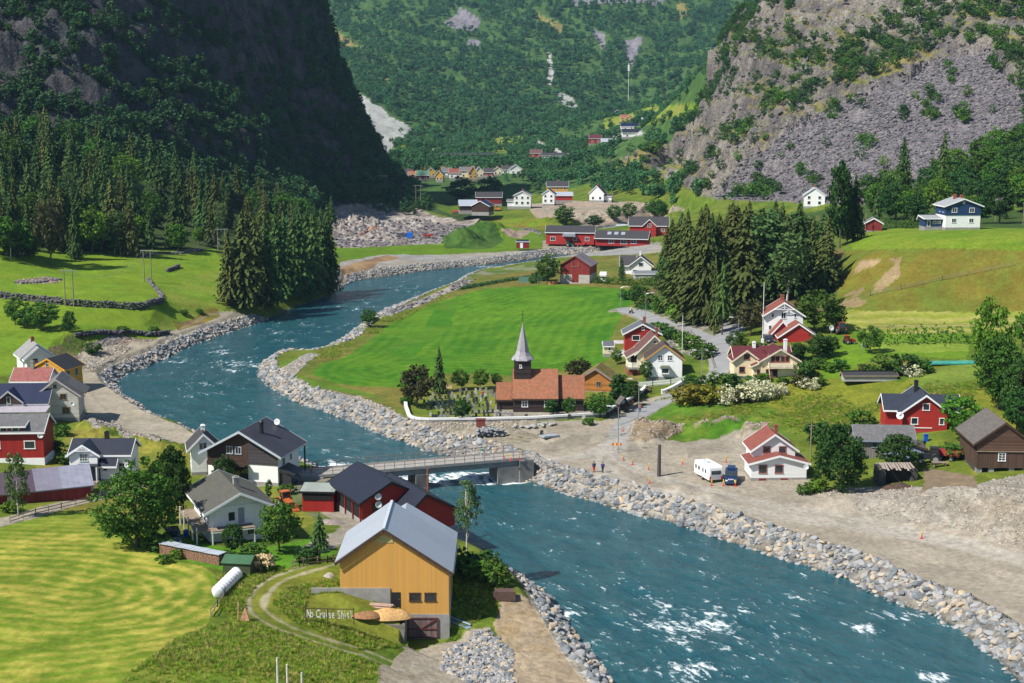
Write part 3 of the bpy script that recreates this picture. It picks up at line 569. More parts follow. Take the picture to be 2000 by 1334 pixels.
fs = [(i * nv + j, (i + 1) * nv + j, (i + 1) * nv + j + 1, i * nv + j + 1) for i in range(len(CRs) - 1) for j in range(nv - 1)]
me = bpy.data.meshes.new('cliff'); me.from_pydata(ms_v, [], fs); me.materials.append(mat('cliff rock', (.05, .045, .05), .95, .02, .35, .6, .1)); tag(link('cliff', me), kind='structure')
# ---- water
def water_mat():
    m, n, l, p = newmat('river water'); a = N(n, 'ShaderNodeAttribute', attribute_name='flow'); uv = a.outputs['Vector']
    fo = N(n, 'ShaderNodeAttribute', attribute_name='foam')
    def mp(sx, sy):
        k = N(n, 'ShaderNodeMapping'); k.inputs['Scale'].default_value = (sx, sy, 1); l.new(uv, k.inputs[0]); return k.outputs[0]
    big = noise(n, l, mp(.035, .07), 1, 4, .6); mid = noise(n, l, mp(.16, .30), 1, 6, .68); fine = noise(n, l, mp(.75, 1.3), 1, 5, .7)
    base = mixc(n, l, ramp(n, l, mid, .32, .68), (.009, .054, .070), (.036, .124, .140))
    base = mixc(n, l, ramp(n, l, big, .3, .7), base, (.016, .086, .106))
    s1 = N(n, 'ShaderNodeMath', operation='MULTIPLY_ADD'); l.new(fine, s1.inputs[0]); s1.inputs[1].default_value = 1.0; l.new(mid, s1.inputs[2])
    s2 = N(n, 'ShaderNodeMath', operation='MULTIPLY_ADD'); l.new(fo.outputs['Fac'], s2.inputs[0]); s2.inputs[1].default_value = .175; l.new(s1.outputs[0], s2.inputs[2])
    s3 = N(n, 'ShaderNodeMapRange'); l.new(s2.outputs[0], s3.inputs[0]); s3.inputs[1].default_value = 1.18; s3.inputs[2].default_value = 1.33; foam = s3.outputs[0]
    col = mixc(n, l, foam, base, (.78, .84, .84)); l.new(col, p.inputs['Base Color'])
    rr = N(n, 'ShaderNodeMath', operation='MULTIPLY_ADD'); l.new(foam, rr.inputs[0]); rr.inputs[1].default_value = .6; rr.inputs[2].default_value = .12; l.new(rr.outputs[0], p.inputs['Roughness'])
    p.inputs['IOR'].default_value = 1.33
    h1 = N(n, 'ShaderNodeMath', operation='MULTIPLY_ADD'); l.new(fine, h1.inputs[0]); h1.inputs[1].default_value = .35; l.new(mid, h1.inputs[2])
    b = N(n, 'ShaderNodeBump'); b.inputs['Strength'].default_value = 1.0; b.inputs['Distance'].default_value = 1.1; l.new(h1.outputs[0], b.inputs['Height']); l.new(b.outputs[0], p.inputs['Normal'])
    return m
def build_water():
    sel = (INR | (DR < 3.0)) & (GY < 900)
    fid = sel[:-1, :-1] | sel[1:, 1:]; ii, jj = np.nonzero(fid); a = ii * NU + jj
    q = np.stack([a, a + 1, a + NU + 1, a + NU], 1); used = np.zeros(NY * NU, bool); used[q.ravel()] = True
    idx = np.cumsum(used) - 1; q = idx[q]; X = GX.ravel()[used]; Y = GY.ravel()[used]
    L, Rr = LBw, RBw; t = np.linspace(0, 1, 90)
    def rs(P):
        d = np.append(0, np.cumsum(np.hypot(*np.diff(P, axis=0).T))); return np.stack([np.interp(t * d[-1], d, P[:, 0]), np.interp(t * d[-1], d, P[:, 1])], 1)
    cl_ = [( -0,0)]; cpx = [(1800,1420),(1500,1250),(1280,1150),(1120,1060),(1000,990),(900,950),(800,925),(700,900),(600,880),(500,845),(400,800),(330,760),(360,720),(450,690),(560,655),(640,625),(720,585),(790,558),(900,530),(1050,511),(1200,499),(1350,491)]
    cw = smooth(flat(cpx), 4); S = np.append(0, np.cumsum(np.hypot(*np.diff(cw, axis=0).T)))
    bs = np.full(X.shape, 1e9); su = np.zeros_like(X); sv_ = np.zeros_like(X)
    for i in range(len(cw) - 1):
        ax, ay = cw[i]; ex, ey = cw[i + 1] - cw[i]; l2 = ex * ex + ey * ey; tt = np.clip(((X - ax) * ex + (Y - ay) * ey) / l2, 0, 1)
        ddx = X - ax - tt * ex; ddy = Y - ay - tt * ey; d = np.hypot(ddx, ddy); m = d < bs
        bs[m] = d[m]; su[m] = (S[i] + tt * math.sqrt(l2))[m]; sv_[m] = (np.sign(ex * ddy - ey * ddx) * d)[m]
    px, py = proj(X, Y, np.full(X.shape, WL)); fm = np.zeros_like(X)
    def blob(cx, cy, rx, ry, k):
        r = np.hypot((px - cx) / rx, (py - cy) / ry) + fbm(X / 6, Y / 6, int(cx), 3) * .5; np.maximum(fm, np.clip(1.25 - r, 0, 1) * k, out=fm)
    for b in [(1340,1215,170,60,1.0),(1360,1310,120,30,1.0),(1250,1160,90,30,.7),(1130,1200,60,20,.9),(1390,1270,80,25,.8),(1700,1225,60,18,1.3),(1740,1200,70,14,.9),(1830,1322,60,14,1.3),(1500,1250,90,50,.45),(1420,1160,120,50,.4),(1600,1180,80,20,.4),
              (860,936,190,10,4.5),(780,942,80,8,4.5),(700,912,110,8,2.0),(640,905,60,12,.9),(560,885,90,12,.5),(470,712,70,16,1.05),(430,690,50,12,.8),(400,755,80,20,.5),(330,705,70,9,.9),(560,650,60,16,.5),(620,640,60,20,.4),(700,600,60,14,.4),(1150,1000,90,25,.35),(950,520,120,6,.8),(800,565,60,8,.5),(1250,432,160,12,2.2)]: blob(*b)
    me = bpy.data.meshes.new('river'); co = np.stack([X, Y, WL + fbm(su / 4.5, sv_ / 3, 61, 3) * .14 * (1 + fm * 1.6)], 1)
    me.vertices.add(len(X)); me.vertices.foreach_set('co', co.ravel()); me.loops.add(q.size); me.polygons.add(len(q))
    me.loops.foreach_set('vertex_index', q.ravel().astype(np.int32)); me.polygons.foreach_set('loop_start', np.arange(0, q.size, 4, dtype=np.int32)); me.update()
    me.polygons.foreach_set('use_smooth', np.ones(len(q), bool))
    f = me.attributes.new('flow', 'FLOAT_VECTOR', 'POINT'); f.data.foreach_set('vector', np.stack([su, sv_, su * 0], 1).ravel())
    f = me.attributes.new('foam', 'FLOAT', 'POINT'); f.data.foreach_set('value', np.minimum(fm + .0, 1.6).ravel())
    me.materials.append(water_mat()); tag(link('river', me), kind='structure')
build_water()
for f_, z_, q_ in WSIDE: f_('river', z_, q_, bpy.data.materials['river water'], False)
# ---- roads: sheets laid on the ground
def road(name, pts, wd, m, lift=.06, wpx=None, z=None):
    P = smooth([G(a, b)[:2] if z is None else at(a, b, z)[:2] for a, b in pts], 10); vs = []; fs = []
    L_ = 0; uvs = []
    for i, p_ in enumerate(P):
        a_ = P[max(i - 1, 0)]; b_ = P[min(i + 1, len(P) - 1)]; t_ = (b_ - a_) / (np.linalg.norm(b_ - a_) + 1e-9); nn = np.array([-t_[1], t_[0]])
        wi = (wd if wpx is None else np.interp(i / (len(P) - 1), np.linspace(0, 1, len(wpx)), wpx)) + .45 * float(fbm(np.array(i * .6), np.array(3.1), 5, 3))
        for j in range(7):
            q = p_ + nn * wi * (j / 6 - .5); vs.append((q[0], q[1], H(q[0], q[1]) + lift + .05 * (1 - abs(j / 3 - 1))))
    for i in range(len(P) - 1):
        for j in range(6): fs.append((i * 7 + j, (i + 1) * 7 + j, (i + 1) * 7 + j + 1, i * 7 + j + 1))
    me = bpy.data.meshes.new(name); me.from_pydata(vs, [], fs); me.update(); me.polygons.foreach_set('use_smooth', [True] * len(fs))
    me.flip_normals() if me.polygons[0].normal.z < 0 else None
    me.materials.append(m); return tag(link(name, me), kind='structure')
asph = mat('worn grey asphalt', (.25, .25, .25), .85, .35, .14, .15, 8); grv = mat('packed gravel', (.31, .275, .215), .95, .6, .16, .3, 5); trk = mat('cart track', (.30, .26, .18), .95, .9, .25, .4, 4)
road('road', [(1213,838),(1228,824),(1250,808),(1300,782),(1345,757),(1385,742),(1407,720),(1402,690),(1398,668)], 4.2, asph, .05, [3.6,4.2,3.9,3.9,4.0,4.6,6.5])
road('road', [(1401,674),(1345,650),(1300,634),(1265,620),(1240,610),(1218,604),(1205,606)], 5.2, asph, .085, [6.5,5,4.6,4.6,4.6,4.6])
road('road', [(1404,672),(1425,650),(1433,632),(1430,615),(1428,596)], 4.5, asph, .10, [7,5,4.4,4.4])
print('T setting', time.time() - T0)
# ================================================================== BUILDERS
class MB:
    """collects shapes, becomes one mesh object"""
    def __init__(s): s.v = []; s.f = []; s.uv = {}; s.mi = []
    def face(s, pts, uv=None, mi=0):
        k = len(s.v); s.v += [tuple(p) for p in pts]; s.f.append(tuple(range(k, k + len(pts)))); s.mi.append(mi)
        if uv: s.uv[len(s.f) - 1] = uv
    def box(s, x0, x1, y0, y1, z0, z1, mi=0):
        k = len(s.v); s.v += [(x0,y0,z0),(x1,y0,z0),(x1,y1,z0),(x0,y1,z0),(x0,y0,z1),(x1,y0,z1),(x1,y1,z1),(x0,y1,z1)]
        for q in ((0,3,2,1),(4,5,6,7),(0,1,5,4),(1,2,6,5),(2,3,7,6),(3,0,4,7)): s.f.append(tuple(k + i for i in q)); s.mi.append(mi)
    def bar(s, a, b, w, h=None, mi=0, r2=None):
        """rectangular bar from a to b"""
        a = Vector(a); b = Vector(b); h = h or w; d = (b - a).normalized(); up = Vector((0, 0, 1)) if abs(d.z) < .95 else Vector((0, 1, 0))
        sx = d.cross(up).normalized(); sy = sx.cross(d).normalized(); k = len(s.v)
        for p, q in ((a, 1), (b, r2 if r2 is not None else 1)):
            for i, j in ((-1,-1),(1,-1),(1,1),(-1,1)): s.v.append(tuple(p + sx * w / 2 * i * q + sy * h / 2 * j * q))
        for q in ((0,3,2,1),(4,5,6,7),(0,1,5,4),(1,2,6,5),(2,3,7,6),(3,0,4,7)): s.f.append(tuple(k + i for i in q)); s.mi.append(mi)
    def tube(s, pts, rad, n=8, cap=True, mi=0):
        P = [Vector(p) for p in pts]; rad = rad if isinstance(rad, (list, tuple)) else [rad] * len(P); k = len(s.v)
        for i, p in enumerate(P):
            d = (P[min(i + 1, len(P) - 1)] - P[max(i - 1, 0)]).normalized(); up = Vector((0, 0, 1)) if abs(d.z) < .9 else Vector((0, 1, 0))
            sx = d.cross(up).normalized(); sy = sx.cross(d).normalized()
            for j in range(n): a = 2 * math.pi * j / n; s.v.append(tuple(p + (sx * math.cos(a) + sy * math.sin(a)) * rad[i]))
        for i in range(len(P) - 1):
            for j in range(n): s.f.append((k + i * n + j, k + i * n + (j + 1) % n, k + (i + 1) * n + (j + 1) % n, k + (i + 1) * n + j)); s.mi.append(mi)
        if cap: s.f.append(tuple(k + j for j in range(n))[::-1]); s.f.append(tuple(k + (len(P) - 1) * n + j for j in range(n))); s.mi += [mi, mi]
    def lathe(s, c, prof, n=12, mi=0):
        k = len(s.v)
        for r, z in prof:
            for j in range(n): a = 2 * math.pi * j / n; s.v.append((c[0] + r * math.cos(a), c[1] + r * math.sin(a), c[2] + z))
        for i in range(len(prof) - 1):
            for j in range(n): s.f.append((k + i * n + j, k + i * n + (j + 1) % n, k + (i + 1) * n + (j + 1) % n, k + (i + 1) * n + j)); s.mi.append(mi)
    def prism(s, poly, x0, x1, mi=0, axis='x'):
        """polygon (a, b) extruded along an axis"""
        k = len(s.v); n = len(poly); f = {'x': lambda t, a, b: (t, a, b), 'y': lambda t, a, b: (a, t, b), 'z': lambda t, a, b: (a, b, t)}[axis]
        for t in (x0, x1): s.v += [f(t, a, b) for a, b in poly]
        s.f.append(tuple(k + i for i in range(n))); s.f.append(tuple(k + n + i for i in range(n))[::-1]); s.mi += [mi, mi]
        for i in range(n): s.f.append((k + i, k + n + i, k + n + (i + 1) % n, k + (i + 1) % n)); s.mi.append(mi)
    def mesh(s, name, mats, smooth_=False, bevel=0):
        me = bpy.data.meshes.new(name); me.from_pydata(s.v, [], s.f)
        for m in (mats if isinstance(mats, (list, tuple)) else [mats]): me.materials.append(m)
        if any(s.mi): me.polygons.foreach_set('material_index', s.mi)
        if s.uv:
            ul = me.uv_layers.new(name='UV')
            for fi, uv in s.uv.items():
                for li, c in zip(me.polygons[fi].loop_indices, uv): ul.data[li].uv = c
        bm = bmesh.new(); bm.from_mesh(me)
        if smooth_ or bevel: bmesh.ops.remove_doubles(bm, verts=bm.verts, dist=1e-4)
        if bevel: bmesh.ops.bevel(bm, geom=bm.edges[:], offset=bevel, segments=1, affect='EDGES')
        bmesh.ops.recalc_face_normals(bm, faces=bm.faces); bm.to_mesh(me); bm.free()
        if smooth_: me.polygons.foreach_set('use_smooth', [True] * len(me.polygons))
        me.update(); return me
    def build(s, name, mats, parent=None, smooth_=False, bevel=0, **k): return link(name, s.mesh(name, mats, smooth_, bevel), parent, **k)
WHITE = boards('white boarding', (.80, .80, .78), True, .2, .05, .5, .12, .3); WHITEV = boards('white upright boarding', (.80, .80, .79), False, .16, .05, .5, .1, .3)
TRIM = mat('white trim paint', (.80, .80, .79), .5, 3, .05); GLASS = mat('window glass', (.022, .028, .034), .08, 1, .3, spec=.9, rnd=.5)
RED = boards('red boarding', (.30, .020, .016), False, .16, .16, .6, .3, .4); REDB = boards('barn red boarding', (.22, .028, .024), False, .15, .25, .7, .4, .4); REDP = boards('red lying boards', (.36, .030, .024), True, .2, .1, .6, .15, .3)
CREAM = boards('cream boarding', (.74, .66, .44), True, .2, .05, .5, .12, .3); PEACH = boards('pale yellow boarding', (.80, .66, .42), True, .2, .05, .5, .08, .2); YEL = boards('ochre yellow boarding', (.62, .34, .040), True, .2, .1, .6, .15, .3)
BROWN = boards('dark brown boarding', (.055, .032, .024), True, .2, .22, .7, .3, .4); BROWNV = boards('brown upright boarding', (.085, .050, .034), False, .16, .3, .75, .4, .5); GREYB = boards('bare grey boards', (.20, .18, .17), False, .15, .3, .85, .4, .5)
CHB = boards('tarred church boarding', (.042, .028, .026), True, .2, .3, .6, .3, .5); BLUEB = boards('deep blue boarding', (.020, .050, .13), True, .2, .12, .5, .15, .3); LOG = boards('orange log wall', (.42, .17, .045), True, .32, .3, .7, .6, .9)
CONC = mat('raw concrete', (.27, .26, .24), .9, .8, .2, .3, 5); BRICK = mat('brick', (.25, .085, .05), .85, 4, .3, .4, 8); STN = mat('rubble stone', (.24, .23, .21), .95, 1.5, .45, .9, 3); PLAS = mat('white render', (.78, .78, .76), .75, 1, .06)
BLACKM = mat('black metal', (.02, .02, .022), .4, 2, .2); GREYM = mat('galvanised steel', (.42, .43, .44), .4, 3, .12, metal=.7); WOOD = mat('weathered wood', (.24, .19, .14), .85, 3, .3, .3, 8, stretch=(1, 1, .2)); DARKW = mat('dark stained wood', (.06, .035, .025), .7, 3, .3)
REDT = mat('dark red paint', (.20, .02, .016), .6, 2, .15); OCH = mat('ochre trim paint', (.50, .27, .07), .6, 2, .1)
r_navy = roofmat('blue black metal roof', (.022, .026, .042), 'tile', rough=.5, var=.2); r_blue = roofmat('bright navy metal roof', (.010, .017, .055), 'seam', rough=.45, pitch=.4); r_slate = roofmat('grey slate roof', (.17, .165, .165), 'tile', (.11, .11, .11), rough=.8)
r_grey = roofmat('pale grey sheet roof', (.46, .50, .55), 'seam', (.43, .47, .53), pitch=.9, rough=.42, moss=(.40, .43, .48), metal=.25, var=.04); r_tin = roofmat('streaked tin roof', (.30, .32, .39), 'seam', (.17, .15, .19), pitch=.8, rough=.55, moss=(.14, .10, .13)); r_tinp = roofmat('plum tin roof', (.10, .07, .095), 'seam', pitch=.8, rough=.6)
r_moss = roofmat('mossy grey felt roof', (.095, .09, .085), 'tile', (.07, .068, .062), rough=.95, moss=(.10, .105, .055)); r_dk = roofmat('dark grey tile roof', (.055, .052, .056), 'tile', rough=.7); r_red = roofmat('red brown tile roof', (.23, .062, .045), 'tile', (.17, .045, .036), rough=.7, moss=(.26, .10, .06)); r_plum = roofmat('dark plum tile roof', (.12, .022, .026), 'tile', rough=.6)
r_pink = roofmat('faded red tile roof', (.33, .11, .095), 'tile', (.22, .055, .05), rough=.85, moss=(.30, .16, .13)); r_or = roofmat('orange pantile roof', (.37, .125, .058), 'tile', (.22, .085, .048), rough=.8, moss=(.20, .12, .06)); r_pl = roofmat('brown plum roof', (.15, .07, .062), 'tile', rough=.7); r_shake = roofmat('silver shingle roof', (.36, .36, .38), 'tile', (.27, .26, .29), rough=.6, moss=(.28, .22, .22))
r_wood = roofmat('old slate and board roof', (.125, .115, .11), 'tile', (.08, .072, .068), rough=.9, moss=(.15, .12, .09)); r_sod = mat('turf roof', (.16, .13, .035), .95, 1.2, .5, .8, 3)
# corrugated sheet, ochre
YCOR = boards('ochre corrugated sheet', (.56, .30, .075), False, .22, .06, .5, .15, .5)
def roofbody(mb, tr, x0, x1, y0, y1, z, rise, axis, oe, og, th=.16, apex=.5, trim_w=.22, rn=None):
    """pitched roof over a rectangle: slabs into mb, bargeboards into tr; axis 'y' = ridge runs away from the front"""
    if axis == 'y': A0, A1, B0, B1 = x0, x1, y0, y1; P = lambda a, b, c: (a, b, c)
    else: A0, A1, B0, B1 = y0, y1, x0, x1; P = lambda a, b, c: (b, a, c)
    am = A0 + (A1 - A0) * apex; B0 -= og; B1 += og
    for s_, ae in ((-1, A0), (1, A1)):
        run = abs(ae - am)
        if run < .01: continue
        sl = rise / run; aw = ae + s_ * oe; zw = z - oe * sl; zr = z + rise; ln = math.hypot(run + oe, rise + oe * sl)
        t = th * math.hypot(1, sl)
        top = [P(aw, B0, zw + t), P(aw, B1, zw + t), P(am, B1, zr + t), P(am, B0, zr + t)]; bot = [P(aw, B0, zw), P(aw, B1, zw), P(am, B1, zr), P(am, B0, zr)]
        uv = [(B0, 0), (B1, 0), (B1, ln), (B0, ln)]
        mb.face(top, uv); mb.face(bot[::-1], uv); mb.face([bot[0], bot[1], top[1], top[0]], [(0, .1)] * 4); mb.face([bot[1], bot[2], top[2], top[1]], [(0, .1)] * 4); mb.face([bot[3], bot[0], top[0], top[3]], [(0, .1)] * 4)
        if tr is not None:
            e = .035; w_ = trim_w
            for b_ in (B0 - e, B1 - e): tr.prism([(0, 0), (1, 0), (1, 1), (0, 1)], 0, 0) if False else None
            for bo, bi in ((B0 - e, B0 + .02), (B1 + e, B1 - .02)):
                q = [(aw + s_ * .03, zw - w_ * .55), (aw + s_ * .03, zw + t + .03), (am, zr + t + .03), (am, zr - w_ * .55)]
                k = len(tr.v); tr.v += [P(a, bo, c) for a, c in q] + [P(a, bi, c) for a, c in q]
                for g in ((0,1,2,3),(7,6,5,4),(0,4,5,1),(1,5,6,2),(3,2,6,7),(0,3,7,4)): tr.f.append(tuple(k + i for i in g)); tr.mi.append(0)
            a1, a2 = sorted((aw + s_ * .04, aw - s_ * .02)); pa, pb = P(a1, B0, zw - w_ * .5), P(a2, B1, zw + t * .8)
            tr.box(min(pa[0], pb[0]), max(pa[0], pb[0]), min(pa[1], pb[1]), max(pa[1], pb[1]), pa[2], pb[2])
def wallbody(mb, x0, x1, y0, y1, z0, z1, rise, axis, apex=.5):
    b = [(x0,y0),(x1,y0),(x1,y1),(x0,y1)]
    if axis == 'y':
        xm = x0 + (x1 - x0) * apex
        mb.face([(x0,y0,z0),(x1,y0,z0),(x1,y0,z1),(xm,y0,z1+rise),(x0,y0,z1)]); mb.face([(x0,y1,z0),(x0,y1,z1),(xm,y1,z1+rise),(x1,y1,z1),(x1,y1,z0)])
        mb.face([(x0,y0,z0),(x0,y0,z1),(x0,y1,z1),(x0,y1,z0)]); mb.face([(x1,y0,z0),(x1,y1,z0),(x1,y1,z1),(x1,y0,z1)])
    else:
        ym = y0 + (y1 - y0) * apex
        mb.face([(x0,y0,z0),(x0,y0,z1),(x0,ym,z1+rise),(x0,y1,z1),(x0,y1,z0)]); mb.face([(x1,y0,z0),(x1,y1,z0),(x1,y1,z1),(x1,ym,z1+rise),(x1,y0,z1)])
        mb.face([(x0,y0,z0),(x1,y0,z0),(x1,y0,z1),(x0,y0,z1)]); mb.face([(x0,y1,z0),(x0,y1,z1),(x1,y1,z1),(x1,y1,z0)])
WC = {}
def wmesh(w, h, style, m):
    k = (round(w, 2), round(h, 2), style, m.name)
    if k in WC: return WC[k]
    f = MB(); t = .11 if style != 'far' else .16; o = .06
    f.box(-w/2-t, -w/2, -o, .04, -h/2, h/2); f.box(w/2, w/2+t, -o, .04, -h/2, h/2); f.box(-w/2-t-.03, w/2+t+.03, -o-.02, .04, h/2, h/2+t); f.box(-w/2-t-.05, w/2+t+.05, -o-.05, .04, -h/2-t, -h/2)
    nx, ny = {'1': (1, 1), '2': (2, 1), '6': (2, 3), '4': (2, 2), '9': (3, 3), 't': (2, 2), 'far': (1, 1)}[style]
    for i in range(1, nx): x = -w/2 + w * i / nx; f.box(x-.035, x+.035, -.045, .02, -h/2, h/2)
    for i in range(1, ny): z = -h/2 + h * i / ny + (.15 * h if style == 't' else 0); f.box(-w/2, w/2, -.04, .015, z-.025, z+.025)
    p = MB(); p.box(-w/2, w/2, -.02, .01, -h/2, h/2); WC[k] = (f.mesh('window', m), p.mesh('pane', GLASS)); return WC[k]
FR = {'F': (0, -1, 0), 'R': (1, 0, math.pi / 2), 'B': (0, 1, math.pi), 'L': (-1, 0, -math.pi / 2)}
def house(name, label, cat, px, py, z, yaw, bodies, wall, roof, trim=TRIM, wins=(), doors=(), chims=(), base=None, found=.5, oe=.5, og=.45, group=None, wtrim=None, world=None, th=.16, pad_=True):
    """bodies: (x0, x1, y0, y1, z0, eave, rise, axis[, wall[, roof[, apex]]]); front is y = 0, x to the right"""
    loc = world or at(px, py, z); root = empty(name, label, cat, loc, R(yaw), group)
    for i, b in enumerate(bodies):
        x0, x1, y0, y1, z0, ze, rise, ax = b[:8]; wm = b[8] if len(b) > 8 and b[8] else wall; rm = b[9] if len(b) > 9 and b[9] else roof; ap = b[10] if len(b) > 10 else .5
        m = MB(); wallbody(m, x0, x1, y0, y1, z0, ze, rise, ax, ap); m.build('wall', wm, root)
        if z0 <= found + .01 and found > 0 and base is not False:
            m = MB(); m.box(x0 - .05, x1 + .05, y0 - .05, y1 + .05, -1.6, z0 + .02); m.build('foundation', base or CONC, root)
        m = MB(); t = MB(); e = oe if not (len(b) > 11) else b[11]; roofbody(m, t, x0, x1, y0, y1, ze, rise, ax, e, og, th, ap)
        r = m.build('roof', rm, root); t.build('bargeboard', trim, r)
        m = MB()
        if i == 0:
            for (cx, cy, ch, cw) in [c[:4] for c in chims]:
                m = MB(); m.box(cx-cw/2, cx+cw/2, cy-cw/2, cy+cw/2, ze * .6, ch); m.box(cx-cw/2-.06, cx+cw/2+.06, cy-cw/2-.06, cy+cw/2+.06, ch, ch + .14); m.box(cx-cw/4, cx+cw/4, cy-cw/4, cy+cw/4, ch + .14, ch + .28)
                m.build('chimney', [c[4] for c in chims if len(c) > 4][0] if any(len(c) > 4 for c in chims) else BRICK, r)
    for wd in wins:
        face, u, zc, ww, wh = wd[:5]; st = wd[5] if len(wd) > 5 else '1'; off = wd[6] if len(wd) > 6 else None
        b = bodies[wd[7]] if len(wd) > 7 else bodies[0]; x0, x1, y0, y1 = b[:4]
        fm, pm = wmesh(ww, wh, st, wtrim or (trim if trim is not OCH else TRIM))
        if face in 'FB': pos = (u, (y0 if face == 'F' else y1) if off is None else off, zc)
        else: pos = ((x0 if face == 'L' else x1) if off is None else off, u, zc)
        o = link('window', fm, root, pos, (0, 0, FR[face][2])); link('pane', pm, o)
    for (face, u, ww, hh, z0, m_, *rest) in doors:
        off = rest[0] if rest else None; b = bodies[0]; d = MB(); d.box(-ww/2, ww/2, -.07, .03, 0, hh); d.box(-ww/2-.1, -ww/2, -.09, .03, 0, hh+.1, 1); d.box(ww/2, ww/2+.1, -.09, .03, 0, hh+.1, 1); d.box(-ww/2, ww/2, -.09, .03, hh, hh+.1, 1)
        if face in 'FB': pos = (u, (b[2] if face == 'F' else b[3]) if off is None else off, z0)
        else: pos = ((b[0] if face == 'L' else b[1]) if off is None else off, u, z0)
        o = d.build('door', [m_, trim], root, loc=pos, rot=(0, 0, FR[face][2]))
        h = MB(); h.box(ww/2-.16, ww/2-.1, -.13, -.06, hh*.45, hh*.5); h.build('handle', GREYM, o)
    return root
def dish(parent, loc, rz, r=.45, tilt=.5):
    m = MB(); prof = [(0.001, 0), (r*.4, .03), (r*.75, .09), (r, .18), (r*.99, .2), (r*.7, .12), (.001, .04)]; m.lathe((0, 0, 0), prof, 16); m.tube([(0, 0, 0), (0, 0, -.25)], .03, 6); m.tube([(0, -r*.9, .12), (0, -.05, r*1.0)], .012, 5)
    o = m.build('satellite_dish', mat('dish grey paint', (.62, .62, .62), .5, 2, .06), parent, True, loc=loc, rot=(R(75), 0, rz)); return o
def rail(parent, pts, h, mt, name='railing', post=1.2, boards_=0, r=.05, z=0):
    m = MB()
    for a, b in zip(pts[:-1], pts[1:]):
        a = Vector(a); b = Vector(b); n = max(1, int((b - a).length / post))
        for i in range(n + 1): p = a.lerp(b, i / n); m.bar(p, p + Vector((0, 0, h)), r * 1.6)
        m.bar(a + Vector((0, 0, h)), b + Vector((0, 0, h)), r * 2)
        if boards_:
            for k in range(boards_): zz = h * (k + .6) / (boards_ + .3); m.bar(a + Vector((0, 0, zz)), b + Vector((0, 0, zz)), .03, h / boards_ * .7)
        else: m.bar(a + Vector((0, 0, h * .5)), b + Vector((0, 0, h * .5)), r)
    return m.build(name, mt, parent)
def part(fn, name, m, parent, **k): b = MB(); fn(b); return b.build(name, m, parent, **k)
# ================================================================== BUILDINGS, FOREGROUND
# --- ochre barn by the river
bx, by = -13.0, 152.3
barn = empty('barn', 'ochre yellow corrugated barn with a pale grey metal roof beside the river', 'barn', (bx, by, 0), R(0))
XL, XR, XA, XS, zL, zR, zA, DB = -6.05, 6.0, -1.1, -.5, 8.15, 7.0, 11.65, 10.5
m = MB()
m.face([(XL, 0, 4.88), (XS, 0, 4.88), (XS, 0, 1.85), (XR, 0, 1.85), (XR, 0, zR), (XA, 0, zA), (XL, 0, zL)])
m.face([(XL, 0, 3), (XL, 0, zL), (XL, DB, zL), (XL, DB, 3)]); m.face([(XR, 0, 1.85), (XR, DB, 1.85), (XR, DB, zR), (XR, 0, zR)]); m.face([(XL, DB, 2), (XL, DB, zL), (XA, DB, zA), (XR, DB, zR), (XR, DB, 2)])
m.build('wall', YCOR, barn)
m = MB(); m.box(XL - 3.2, XS, -.12, .1, .5, 4.9); m.box(XS, XR + .04, -.10, .1, -1.9, 1.87); m.box(XR - .05, XR + .05, .1, DB, -1.9, 1.84); m.build('foundation', CONC, barn)
def slab(mb, xe, ze, xr, zr, y0, y1, th=.14, ext=.5):
    sl = (zr - ze) / abs(xe - xr); s_ = 1 if xe > xr else -1; xo = xe + s_ * ext; zo = ze - ext * sl + .1; zr += .1; ln = math.hypot(xo - xr, zr - zo)
    top = [(xo, y0, zo + th), (xo, y1, zo + th), (xr, y1, zr + th), (xr, y0, zr + th)]; bot = [(a, b, c - th) for a, b, c in top]; uv = [(y0, 0), (y1, 0), (y1, ln), (y0, ln)]
    mb.face(top, uv); mb.face(bot[::-1], uv)
    for i in range(4): mb.face([bot[i], bot[(i + 1) % 4], top[(i + 1) % 4], top[i]], [(0, .1)] * 4)
m = MB(); slab(m, XL, zL, XA, zA, -.45, DB + .2); slab(m, XR, zR, XA, zA, -.45, DB + .2); rf = m.build('roof', r_grey, barn)
m = MB(); m.bar((XA, -.45, zA + .27), (XA, DB + .2, zA + .27), .3, .06); m.build('ridge_cap', mat('pale steel cap', (.5, .53, .56), .4, 2, .05), rf)
m = MB(); m.bar((XA, -.5, zA + .02), (XL - .5, -.5, zL - .42), .06, .3); m.bar((XA, -.5, zA + .02), (XR + .5, -.5, zR - .4), .06, .3); m.build('bargeboard', DARKW, rf)
m = MB(); m.tube([(XR + .55, -.4, zR - .3), (XR + .55, DB, zR - .3)], .07, 6); m.tube([(XR + .1, .12, zR - .4), (XR + .1, .12, .2)], .05, 6); m.build('gutter', GREYM, rf)
m = MB(); wallbody(m, -5.2, 5.9, 9.0, 14.6, 1, 6.9, 3.3, 'y', .5); m.build('wall', YCOR, barn)
m = MB(); roofbody(m, None, -5.2, 5.95, 10.72, 14.6, 6.95, 3.4, 'y', .5, .0, .14); m.build('roof', r_grey, barn)
for x_ in (2.22, 3.92):
    fm, pm = wmesh(1.05, .8, '1', DARKW); o = link('window', fm, barn, (x_, 0, 3.85)); link('pane', pm, o)
d = MB(); d.box(-.5, .5, -.05, .05, 0, 1.75); o = d.build('door', BLACKM, barn, loc=(.12, 0, 2.65)); h = MB(); h.box(.3, .38, -.09, -.04, .9, 1.0); h.build('handle', GREYM, o)
d = MB(); d.prism([(-1.0, -.35), (1.0, -.35), (1.0, .05), (.2, .55), (-.1, .62), (-1.0, .05)], -.05, .02, axis='y'); d.build('translucent_panel', mat('pale sheet', (.42, .36, .16), .5, 2, .2), barn, loc=(-1.1, 0, 10.45))
